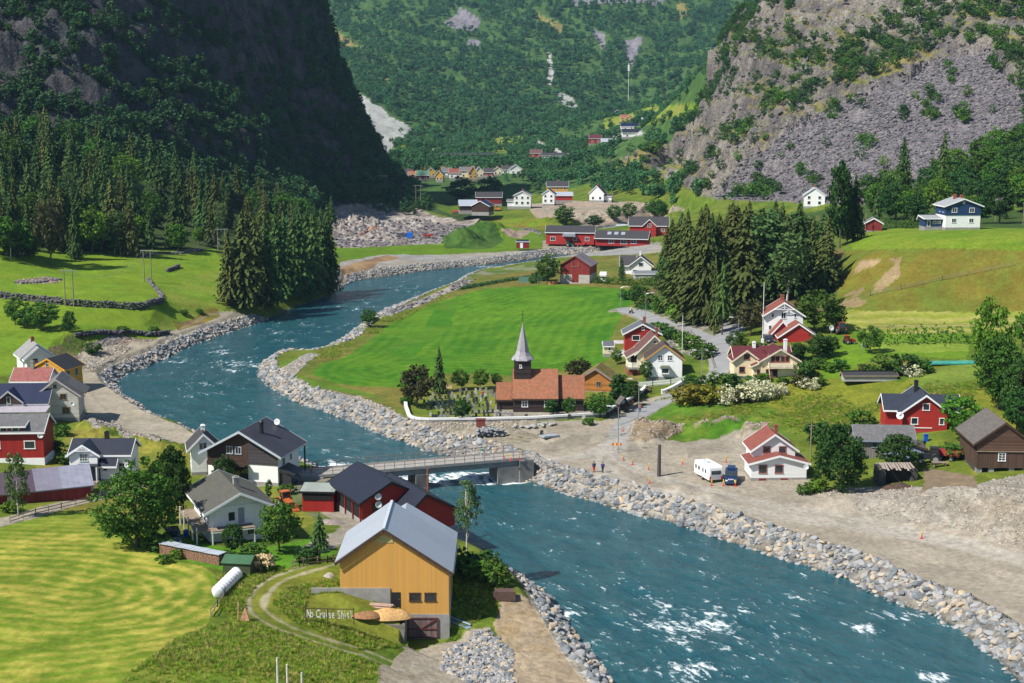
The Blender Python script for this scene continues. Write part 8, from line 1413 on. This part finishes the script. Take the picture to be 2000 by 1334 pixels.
# --- people
SKIN = mat('skin', (.50, .30, .21), .6, 6, .06)
def mkskin(me, n):
    bm = bmesh.new(); bm.from_mesh(me); bm.verts.layers.skin.verify(); bm.to_mesh(me); bm.free()
def person(px, py, label, shirt, trousers, hair=(.05, .03, .02), rz=0, h=1.75, stride=.18, arm=.15, bag=None, shorts=False, hat=None, z=None, sit=False, grp=None, dz=0, loc=None):
    r = empty('person', label, 'person', loc, rz) if loc else thing('person', label, 'person', px, py, rz, z=z, dz=dz); s = h / 1.75; r.scale = (s,) * 3
    hz = .92; f = stride; k = .46
    if sit: legs = [((-.1, 0, hz), .1), ((-.14, -.38, .82), .085), ((-.16, -.36, .42), .055), ((-.16, -.46, .33), .045)], [((.1, 0, hz), .1), ((.14, -.38, .82), .085), ((.16, -.36, .42), .055), ((.16, -.46, .33), .045)]
    else: legs = [((-.09, 0, hz - .04), .09), ((-.1, -f * .6, k + .02), .062), ((-.1, -f, .09), .042), ((-.1, -f - .14, .04), .035)], [((.09, 0, hz - .04), .09), ((.1, f * .3, k), .062), ((.1, f, .11), .042), ((.1, f - .12, .05), .035)]
    hf = -.32 if sit else -arm
    arms = [((-.19, 0, 1.42), .055), ((-.27, .05, 1.15), .045), ((-.24, hf, 1.08 if sit else .92), .034), ((-.24, hf - .06, 1.05 if sit else .84), .026)], [((.19, 0, 1.42), .055), ((.27, .05, 1.15), .045), ((.24, hf if sit else arm * .8, 1.08 if sit else .92), .034), ((.24, (hf if sit else arm * .8) - .05, 1.05 if sit else .84), .026)]
    nodes = [((0, 0, hz), .14, .10), ((0, 0, 1.15), .135, .095), ((0, 0, 1.38), .165, .10), ((0, 0, 1.50), .055), ((0, -.01, 1.60), .085, .095), ((0, -.01, 1.71), .075, .085)]; edges = [(0, 1), (1, 2), (2, 3), (3, 4), (4, 5)]
    for chain, root in ((legs[0], 0), (legs[1], 0), (arms[0], 2), (arms[1], 2)):
        prev = root
        for n in chain: nodes.append(n); edges.append((prev, len(nodes) - 1)); prev = len(nodes) - 1
        if root == 2:      # palm, four fingers and a thumb
            hx_, hy_, hz_ = chain[-1][0]; pr = prev
            for j in range(4): nodes.append(((hx_ + (j - 1.5) * .018, hy_ - .015, hz_ - .075 - .012 * (j in (1, 2))), .009)); edges.append((pr, len(nodes) - 1))
            nodes.append(((hx_ + (.035 if hx_ < 0 else -.035), hy_ - .03, hz_ - .035), .009)); edges.append((pr, len(nodes) - 1))
    def mk(nds, eds, m, nm):
        me = bpy.data.meshes.new(nm); me.from_pydata([n[0] for n in nds], eds, []); me.materials.append(m); mkskin(me, len(nds)); o = link(nm, me, r); sk = o.modifiers.new('skin', 'SKIN')
        for i, n in enumerate(nds): me.skin_vertices[0].data[i].radius = (n[1], n[2] if len(n) > 2 else n[1]); me.skin_vertices[0].data[i].use_root = (i == 0)
        sk.use_smooth_shade = True; ss = o.modifiers.new('sub', 'SUBSURF'); ss.levels = 1; ss.render_levels = 1; return o
    mk(nodes, edges, SKIN, 'body')
    g = .018; sn = [((0, 0, hz + .02), .15, .115), ((0, 0, 1.15), .155, .115), ((0, 0, 1.38), .185, .12), ((0, 0, 1.46), .08)]; se = [(0, 1), (1, 2), (2, 3)]
    for ch in arms:
        p_ = 2
        for n in (ch[:3] if not shorts else ch[:2]): sn.append((n[0], n[1] + g)); se.append((p_, len(sn) - 1)); p_ = len(sn) - 1
    mk(sn, se, mat('cloth %s' % str(shirt), shirt, .9, 8, .1), 'shirt')
    tn = [((0, 0, hz + .03), .15, .115)]; te = []
    for ch in legs:
        p_ = 0
        for n in (ch[:2] if shorts else ch[:3]): tn.append((n[0], n[1] + g)); te.append((p_, len(tn) - 1)); p_ = len(tn) - 1
    mk(tn, te, mat('cloth %s' % str(trousers), trousers, .9, 8, .1), 'shorts' if shorts else 'trousers')
    q = MB(); q.lathe((0, .012, 1.66), [(.001, .125), (.06, .115), (.1, .06), (.108, 0), (.1, -.05), (.09, -.07)], 10); q.build('hair' if not hat else 'hat', mat('hair %s' % str(hat or hair), hat or hair, .8), r, True)
    for lg_ in legs: p3 = lg_[3][0]; part(lambda m: m.box(p3[0] - .05, p3[0] + .05, p3[1] - .06, p3[1] + .16, p3[2] - .05, p3[2] + .05), 'shoe', BLACKM, r)
    if bag: part(lambda m: m.box(-.16, .16, .12, .32, 1.0, 1.42), 'backpack', mat('bag %s' % str(bag), bag, .8), r)
    return r
person(1160, 922, 'walker in dark top and bright red trousers on the gravel, left of two', (.03, .035, .08), (.62, .03, .03), rz=R(190), bag=(.03, .03, .1)); person(1177, 923, 'walker all in dark blue with a backpack on the gravel, right of two', (.02, .03, .12), (.02, .025, .07), rz=R(185), bag=(.03, .05, .2))
person(1235, 797, 'walker in orange top going up the lane, left of the pair', (.45, .2, .08), (.25, .18, .12), rz=R(170), shorts=True); person(1250, 806, 'walker in red top and blue trousers going up the lane', (.4, .08, .06), (.05, .1, .25), rz=R(170)); person(1263, 768, 'person in dark clothes at the lane by the wall end, left one', (.05, .04, .08), (.03, .03, .04)); person(1271, 770, 'person in black at the lane by the wall end, right one', (.02, .02, .025), (.02, .02, .03))
person(942, 779, 'visitor in red shirt among the gravestones', (.5, .06, .04), (.06, .08, .15)); person(941, 893, 'person in green jacket crossing the bridge', (.03, .25, .2), (.6, .6, .6), z=1.1); person(530, 1108, 'person in pale shirt bending over garden work by the plume bush', (.45, .4, .5), (.03, .03, .04)); person(168, 938, 'person in red standing in the villa porch', (.45, .05, .05), (.5, .35, .3), loc=(-62.1, 203.9, 3.2))
mp_ = mc.location; person(0, 0, 'motorcyclist in yellow jacket riding on the lane', (.65, .75, .05), (.02, .02, .02), hat=(.8, .8, .1), rz=R(-60) + math.pi / 2, sit=True, loc=(mp_.x - .05, mp_.y, mp_.z - .05))
# --- near farm: bales, firewood, shelter, sign, straw
for i in range(9):
    t = i / 8; px, py = 426 + (462 - 426) * t, 1166 - (1166 - 1130) * t; p = vat(px, py); q = MB(); q.tube([(0, -.62, .6), (0, -.5, .6), (0, .5, .6), (0, .62, .6)], [.42, .62, .62, .42], 14)
    o = q.build('wrapped_bale', mat('white wrap film', (.80, .81, .82), .35, 3, .05, .3, 3, spec=.5), None, True, loc=p, rot=(0, 0, R(20))); tag(o, 'white wrapped hay bale ' + ['at the near end of the row', 'second from the near end of the row', 'third from the near end of the row', 'fourth from the near end of the row', 'in the middle of the row', 'fourth from the far end of the row', 'third from the far end of the row', 'second from the far end of the row', 'at the far end of the row by the green shelter'][i], 'hay bale', 'white wrapped bales in a row')
a, b = vat(318, 1080), vat(436, 1104); v = b - a; L_ = v.length; fw = empty('firewood_stack', 'long firewood stack under pale roofing sheets behind the mown field', 'firewood stack', a, math.atan2(v.y, v.x)); q = MB(); r2 = random.Random(3)
for i in range(int(L_ / .17)):
    for j in range(8): q.tube([(i * .17 + r2.uniform(-.02, .02), -.45 + r2.uniform(-.04, .04), .1 + j * .15), (i * .17, .5, .1 + j * .15)], .08, 5, True)
q.build('logs', mat('split firewood', (.30, .17, .11), .85, 7, .5), fw); part(lambda m: [m.box(i * 1.15, i * 1.15 + 1.2, -.65, .75, 1.32 + .03 * (i % 2), 1.37 + .03 * (i % 2)) for i in range(int(L_ / 1.15))] and None, 'cover_sheets', mat('grey blue sheet', (.38, .42, .46), .5, 1, .15), fw)
sh = thing('tool_shelter', 'small green tarpaulin shelter beside the white bales', 'shelter', 462, 1124, R(-8)); q = MB(); wallbody(q, -1.6, 1.6, 0, 2.6, -.2, 1.5, .45, 'x'); q.build('canvas_wall', mat('olive canvas', (.055, .075, .03), .8, 1, .3), sh); q = MB(); roofbody(q, None, -1.6, 1.6, 0, 2.6, 1.5, .5, 'x', .2, .15, .05); q.build('canvas_roof', mat('green canvas', (.05, .12, .06), .6, 1, .15), sh)
pb, C2 = leaf_crown(1.9, 1.5, 0, 46, 20, .13, .4, LCRM, 77, holes=0); x, y, z = G(512, 1112); pm_ = empty('pampas_bush', 'cream plumed pampas bush beside the green shelter', 'bush', (x, y, z)); link('plumes', pb, pm_); b2, _ = leaf_crown(1.0, 1.5, -.2, 30, 16, .16, .4, LMID, 78, holes=0); link('foliage', b2, pm_)
# sign: letters nailed on a rack
sg = thing('letter_sign', 'rail with white cut-out letters spelling a protest above the lower track', 'sign', 598, 1214, R(-3), dz=.2); sp_ = sg.location; S_ = FPX / (sp_.y * CP - (sp_.z - CAMH) * SP); wS = 94 / S_
part(lambda m: (m.bar((0, 0, -.4), (0, 0, 1.9), .1), m.bar((wS, 0, -.4), (wS, 0, 1.4), .08), m.bar((wS * .45, 0, -.4), (wS * .45, 0, 1.3), .08), m.bar((0, 0, 1.25), (wS, 0, 1.25), .07), m.bar((0, .02, .35), (wS, .02, .35), .06)), 'rack', DARKW, sg)
TX = 'No Cruise Shit!'; wch = (wS - .2) / len(TX); dg = None; LM = mat('worn white letter boards', (.60, .60, .58), .7, 6, .15); r5 = random.Random(5); q_ = []
for i, c_ in enumerate(TX):
    if c_ == ' ': continue
    cu = bpy.data.curves.new('letter', 'FONT'); cu.body = c_; cu.size = 1.0; cu.extrude = .03; cu.align_x = 'CENTER'; to = bpy.data.objects.new('letter', cu); COL.objects.link(to); q_.append((i, c_, to))
bpy.context.view_layer.update(); dg = bpy.context.evaluated_depsgraph_get()
for i, c_, to in q_:
    tm = bpy.data.meshes.new_from_object(to.evaluated_get(dg)); bpy.data.objects.remove(to); tm.materials.clear(); tm.materials.append(LM); link('letter', tm, sg, (.12 + (i + .5) * wch, -.08, .27 + r5.uniform(-.05, .06)), (R(90), r5.uniform(-.09, .09), 0), (.72 * wch / .37, 1.28, 1))
# straw heap, logs, planks
def lump(name, label, cat, px, py, rx, ry, h, m, rz=0, z=None, seed=0, dz=0):
    q = MB(); n, k = 22, 9; 
    for i in range(k):
        for j in range(n):
            a = 6.283 * j / n; r = 1 - (i / (k - 1)) ; rr = r * (1 + .2 * float(fbm(np.array(math.cos(a) * 1.6 + seed), np.array(math.sin(a) * 1.6), seed, 3))); zz = h * (1 - r * r) ** .8 * (1 + .25 * float(fbm(np.array(math.cos(a) * r * 3), np.array(math.sin(a) * r * 3), seed + 5, 3)))
            q.v.append((rx * rr * math.cos(a), ry * rr * math.sin(a), zz - .25))
    for i in range(k - 1):
        for j in range(n): q.f.append((i * n + j, i * n + (j + 1) % n, (i + 1) * n + (j + 1) % n, (i + 1) * n + j)); q.mi.append(0)
    p = vat(px, py, z); return tag(q.build(name, m, None, True, loc=(p.x, p.y, p.z + dz), rot=(0, 0, rz)), label, cat)
lump('straw_heap', 'heap of orange-brown straw and chips in front of the ochre barn', 'straw heap', 757, 1201, 2.6, 1.2, 1.0, mat('straw chips', (.50, .30, .12), .95, 4, .35, .8, 12), seed=3, z=2.75); lump('straw_heap', 'darker low end of the straw heap beside the sign', 'straw heap', 716, 1199, 1.7, 1.0, .55, mat('dark mulch', (.25, .13, .06), .95, 4, .4, .8, 12), seed=6, z=3.1)
lump('wood_heap', 'grey pile of sticks on the grass left of the barn', 'wood heap', 642, 1126, .8, .6, .7, mat('grey sticks', (.35, .32, .28), .9, 8, .4, .8, 14), seed=8); lump('scrap_heap', 'cluttered scrap pile in front of the red workshop', 'scrap heap', 645, 1022, 2.2, 1.2, .8, mat('mixed scrap', (.28, .22, .2), .7, 7, .8, .8, 9), seed=12)
q = MB(); [q.tube([(-1.2 + .05 * i, i * .2, .15 + (i % 2) * .2), (1.2 + .1 * i, i * .2 - .6, .15 + (i % 2) * .2)], .12, 7) for i in range(5)]; p = vat(742, 1188); tag(q.build('log_pile', mat('pinkish bark', (.36, .24, .18), .8, 6, .3), None, loc=p), 'few peeled logs lying above the straw heap', 'logs')
for i, (px, py, top) in enumerate([(543, 1342, 1282), (562, 1346, 1296), (590, 1345, 1312)]): pole('dead_stem', ['pale dead stem at the bottom edge, left of three', 'pale dead stem at the bottom edge, middle of three', 'leaning dead log at the bottom edge, right of three'][i], 'dead tree', px, py, top, .13, LDEAD)
q = MB(); q.prism([(-.5, 0), (.5, 0), (.1, 1.5)], -.1, .1, axis='y'); q.tube([(-.7, 0, 0), (-.6, 0, 2.0)], .06, 6); p = vat(478, 1212); tag(q.build('board_stack', mat('white orange boards', (.6, .3, .2), .6, 2, .6), None, loc=p), 'upright post with leaning white and orange boards at the track', 'boards')
q = MB(); q.box(-2.2, 2.2, -.4, .4, 0, .12); q.tube([(-2.2, 0, .3), (2.0, .3, .3)], .12, 6); p = vat(888, 1215); tag(q.build('pallet_sheets', mat('blue grey sheets', (.20, .27, .35), .5), None, loc=p, rot=(0, R(8), R(-35))), 'grey-blue sheets leaning on the slope right of the barn', 'sheets'); q = MB(); q.box(-1.1, 1.1, -.8, .8, 0, .9); q.box(-1.3, 1.3, -1, -.9, .0, 1.1); p = vat(985, 1168); tag(q.build('crate', mat('rusty dark crate', (.10, .06, .05), .8, 4, .4), None, loc=p), 'dark rusty crate on the river track bend', 'crate')
# yard things
q = MB(); q.lathe((0, 0, 0), [(.001, 0), (.3, 0), (.33, .4), (.3, .85), (.001, .85)], 12); bm_b = q.mesh('barrel', mat('blue plastic', (.01, .09, .5), .4)); tag(link('barrel', bm_b, None, vat(363, 1048)), 'blue barrel under the unfinished balcony', 'barrel'); q = MB(); q.box(-.3, .3, -.3, .3, 0, 1.1); q.box(-.33, .33, -.36, .3, 1.1, 1.2); tag(q.build('wheelie_bin', MATS['blue plastic'], None, loc=vat(1808, 862)), 'blue wheelie bin below the red cross-gabled house', 'bin')
q = MB(); [q.box(-1.2, 1.2, -.5 + i * .26, -.5 + i * .26 + .2, .7, .78) for i in range(4)]; [q.box(x, x + .08, -.4, .4, 0, .7) for x in (-.9, .8)]; tag(q.build('table', WOOD, None, loc=vat(1835, 912)), 'long bare wooden table on the grass left of the brown barn', 'table')
for (px, py, rz, lb) in [(263, 985, R(15), 'weathered bench beside the gravel road'), (870, 762, 0, 'pale bench at the back of the churchyard')]: q = MB(); q.box(-1.3, 1.3, -.2, .3, .4, .48); q.box(-1.3, 1.3, .3, .36, .5, .95); q.box(-1.2, -1.1, -.2, .3, 0, .4); q.box(1.1, 1.2, -.2, .3, 0, .4); tag(q.build('bench', WOOD if px < 500 else mat('light wood', (.5, .38, .22), .7), None, loc=vat(px, py), rot=(0, 0, rz)), lb, 'bench')
fg = thing('field_gate', 'wooden field gate with crossed braces on the gravel road', 'gate', 164, 727, R(3)); part(lambda m: [m.bar(a, b, .12) for a, b in (((0, 0, 0), (0, 0, 1.3)), ((2.1, 0, 0), (2.1, 0, 1.2)), ((4.2, 0, 0), (4.2, 0, 1.3)), ((0, 0, 1.1), (4.2, 0, 1.1)), ((0, 0, .25), (4.2, 0, .25)), ((0, 0, 1.1), (2.1, 0, .25)), ((4.2, 0, 1.1), (2.1, 0, .25)))] and None, 'gate_frame', WOOD, fg)
q = MB(); q.tube([(0, -.15, .55), (0, .15, .55)], .55, 16); q.tube([(0, -.17, .55), (0, .17, .55)], .3, 12, True, 1); tag(q.build('tyre', [TYRE, RIM], None, loc=vat(1058, 852), rot=(0, 0, R(70))), 'large black tyre standing on the gravel below the church', 'tyre'); q = MB(); q.box(-1.5, 1.5, -1.0, 1.0, .05, .25); q.box(-1.5, 1.5, -1.05, -.95, .2, .4); tag(q.build('metal_sheet', mat('grey blue metal', (.30, .34, .37), .5, 2, .2), None, loc=vat(1073, 853), rot=(0, 0, R(25))), 'flat grey metal frame lying beside the tyre', 'metal frame')
q = MB(); q.box(-.8, .8, -.5, .5, 0, 1.2); q.box(-.9, .9, -.6, .6, 1.2, 1.3); q.box(-.5, .5, -.55, -.48, -.2, .4); tag(q.build('info_box', mat('dark red box', (.18, .05, .04), .7), None, loc=vat(939, 832)), 'dark red box at the foot of the churchyard wall', 'box')
q = MB(); wallbody(q, -2.2, 2.2, 0, 3, 0, 1.6, .9, 'x'); tag(q.build('greenhouse', mat('greenhouse glass', (.12, .24, .18), .2, 2, .3, spec=.8), None, loc=vat(1026, 552)), 'small greenhouse at the top of the green field', 'greenhouse'); q = MB(); q.lathe((0, 0, 0), [(1.6, 0), (1.65, 1.1), (1.45, 1.1), (1.4, .8), (.001, .8)], 18); tag(q.build('hot_tub', mat('orange wood staves', (.42, .2, .08), .7, 4, .2), None, loc=vat(1079, 555)), 'round wooden tub left of the old red barn', 'tub')
q = MB(); [q.bar(a, b, .1) for a, b in (((-1.5, -.8, 0), (-1.2, 0, 2.1)), ((-1.5, .8, 0), (-1.2, 0, 2.1)), ((1.5, -.8, 0), (1.2, 0, 2.1)), ((1.5, .8, 0), (1.2, 0, 2.1)), ((-1.2, 0, 2.1), (1.2, 0, 2.1)), ((-.4, 0, .6), (-.4, 0, 2.1)), ((.4, 0, .6), (.4, 0, 2.1)))]; tag(q.build('swing_frame', mat('green steel', (.02, .10, .07), .5), None, loc=vat(1058, 556)), 'dark green swing frame beside the greenhouse', 'swing')
q = MB(); q.box(-5, 5, -1.0, 1.0, .15, .4); q.prism([(-1.0, .4), (0, .75), (1.0, .4)], -5, 5, axis='x'); tag(q.build('crop_cover', mat('turquoise net', (.05, .26, .20), .6, 1, .3), None, loc=vat(1853, 712), rot=(0, 0, R(3))), 'long turquoise crop cover on the lawn at the right', 'crop cover')
for px, py, lb in [(1686, 690, 'free-standing satellite dish on the lawn'), (1623, 655, 'satellite dish on a mast right of the red garage')]: e = thing('satellite_mast', lb, 'satellite dish', px, py); part(lambda m: m.tube([(0, 0, -.2), (0, 0, 1.4)], .05, 6), 'mast', GREYM, e); dish(e, (0, -.1, 1.6), .3, .6)
q = MB(); q.prism([(-.9, 0), (.9, .25), (1.0, .5), (-.7, .45)], -.5, .5, axis='y'); tag(q.build('slide', mat('sky blue plastic', (.02, .38, .7), .4), None, loc=vat(20, 932), rot=(0, R(-15), R(15))), 'sky blue plastic slide among bushes at the left edge', 'slide')
# root cellar in the cut bank
rc = thing('root_cellar', 'collapsed dark stone and turf cellar with ragged boards in the cut bank', 'cellar', 1754, 944, R(2)); V_ = []
part(lambda m: [m.box(-2.9 + .05 * math.sin(i), -1.9, 0, 3, -.5 + i * .28, -.23 + i * .28) for i in range(10)] and None, 'side_wall', mat('dark wall stone', (.07, .065, .06)), rc); part(lambda m: [m.box(2.0, 2.9 + .06 * math.cos(i), 0, 3, -.5 + i * .28, -.23 + i * .28) for i in range(9)] and None, 'side_wall', mat('dark wall stone', (.07, .065, .06)), rc); part(lambda m: m.box(-1.95, 2.05, .8, 3, -.5, 2.2), 'opening', MATS['painted interior shade'], rc)  # the near-black block stands in for the shade inside the cellar
part(lambda m: [m.bar((-2.9 + i * .42, -.5 - .3 * math.sin(i * 2.1), 2.3 + .18 * math.sin(i * 1.7)), (-2.5 + i * .42, 3.0, 2.45), .3, .06) for i in range(13)] and None, 'roof_boards', mat('ragged grey boards', (.34, .28, .24), .9, 4, .5), rc); lump('earth_heap', 'dark earth and roots heaped before the collapsed cellar', 'earth heap', 1756, 952, 2.6, 1.4, .9, mat('dark earth', (.07, .045, .03), .95, 3, .5, .8, 8), seed=21)
# --- far away: viaduct, mast, boat shelter
g1, g2 = Vector(atd(832, 302, 1250)), Vector(atd(968, 302, 1270)); v = g2 - g1; vd = empty('viaduct', 'distant low road bridge across the valley floor', 'bridge', g1, math.atan2(v.y, v.x)); part(lambda m: m.box(-4, v.length + 2, 0, 6, -.8, .2), 'deck', CONC, vd); part(lambda m: (m.box(-4, v.length, -.05, .05, .2, 1.0)), 'railing', GREYM, vd)
for f in (.1, .35, .6, .85): part(lambda m: m.box(v.length * f - .7, v.length * f + .7, 1, 5, -14, -.8), 'pier', CONC, vd)
g1 = Vector(G(1227, 205, 1200)); mst = empty('radio_mast', 'thin white radio mast in the forest far up the valley', 'mast', g1); hM = px_h(g1, 80); part(lambda m: m.tube([(0, 0, 0), (0, 0, hM)], [.3, .2], 6), 'pole', TRIM, mst); part(lambda m: m.box(-1.1, 1.1, -1, 1, hM * .8, hM * .95), 'antenna', TRIM, mst)
# --- labels that say which one
def shortname(l):
    for c in (' with ', ',', ' beside ', ' in front', ' behind ', ' at the ', ' on the ', ' over ', ' right of ', ' left of '): l = l.split(c)[0]
    return ' '.join(l.split()[:5])
HS = [o for o in COL.objects if o.parent is None and o.get('category') in ('house', 'barn', 'church', 'garage', 'hall', 'storehouse', 'shed') and o.location.y < 620]
def where(o):
    b = min(HS, key=lambda h: (h.location.x - o.location.x) ** 2 + (h.location.y - o.location.y) ** 2); dx_, dy_ = o.location.x - b.location.x, o.location.y - b.location.y
    return ('right of' if dx_ > 0 else 'left of') + ' the ' + shortname(b['label']) if abs(dx_) > 5 else ('behind' if dy_ > 2 else 'in front of') + ' the ' + shortname(b['label'])
for o in COL.objects:
    if o.parent or 'label' not in o: continue
    g = o.get('group', ''); px, py = proj(o.location.x, o.location.y, o.location.z)
    if o.get('category') == 'bush' and g: o['label'] = o['group'] = ' '.join((o['label'].split(' at ')[0].split(' in ')[0].split(' on ')[0].split(' among ')[0].split(' beside ')[0] + ' ' + where(o)).split()[:16])
    elif 'under the left cliff' in g: o['label'] += (' in the front row,' if py > 482 else (' halfway up,' if py > 425 else ' high up,')) + (' left end' if px < 150 else (' left part' if px < 280 else (' right part' if px < 440 else ' right end')))
    elif g.endswith('right grove'): o['label'] = o['label'].replace('in the dense grove right of centre', 'of the right grove').replace('in the grove right of centre', 'of the right grove') + (', front row' if py > 600 else (', middle rows' if py > 550 else ', back rows')) + (', left end' if px < 1370 else (', middle' if px < 1520 else ', right end'))
    elif g.startswith('boulders of'): o['label'] = ('very large' if o.scale[0] > 1.4 else ('large' if o.scale[0] > 1.2 else 'medium-sized')) + ' boulder of the right bank, ' + ('by the bridge end' if px < 1160 else ('below the two walkers' if px < 1300 else ('below the caravan' if px < 1450 else ('below the white house' if px < 1620 else ('below the dark cellar' if px < 1800 else 'at the lower right'))))) + (', low by the water' if o.location.z < -1.2 else ', upper rows'); o['group'] = o['label']
    elif o.get('category') == 'gravestone' and 'rows beside' in o['label']: o['label'] += ', ' + ('left part' if px < 880 else ('middle part' if px < 930 else 'nearest the church')) + (', front rows' if py > 795 else ', back rows'); o['group'] = o['label']
    elif 'behind the blue house' in g: o['label'] += (', lower' if py > 400 else ', upper') + (' left part' if px < 1800 else (' middle' if px < 1920 else ' right part'))
cl_ = sorted([o for o in COL.objects if o.get('group') == 'spruces in the river bank clump'], key=lambda o: proj(*o.location)[0])
for o, w_ in zip(cl_, ('leftmost', 'second from the left', 'third from the left', 'fourth from the left', 'fifth from the left', 'sixth from the left', 'sixth from the right', 'fifth from the right', 'fourth from the right', 'third from the right', 'second from the right', 'rightmost')): o['label'] = 'tall dark river bank spruce, ' + w_ + ' in the clump'
# --- haze
hz_ = MB(); hz_.box(-1900, 1900, -30, 4200, -20, 760); m_, n_, l_, p_ = newmat('valley haze'); n_.remove(p_); pv_ = N(n_, 'ShaderNodeVolumePrincipled'); pv_.inputs['Color'].default_value = (.42, .70, 1, 1); pv_.inputs['Density'].default_value = HAZE_D; pv_.inputs['Anisotropy'].default_value = .1
l_.new(pv_.outputs[0], [q for q in n_ if q.type == 'OUTPUT_MATERIAL'][0].inputs['Volume']); tag(hz_.build('haze', m_), kind='stuff')
print('T all', time.time() - T0)
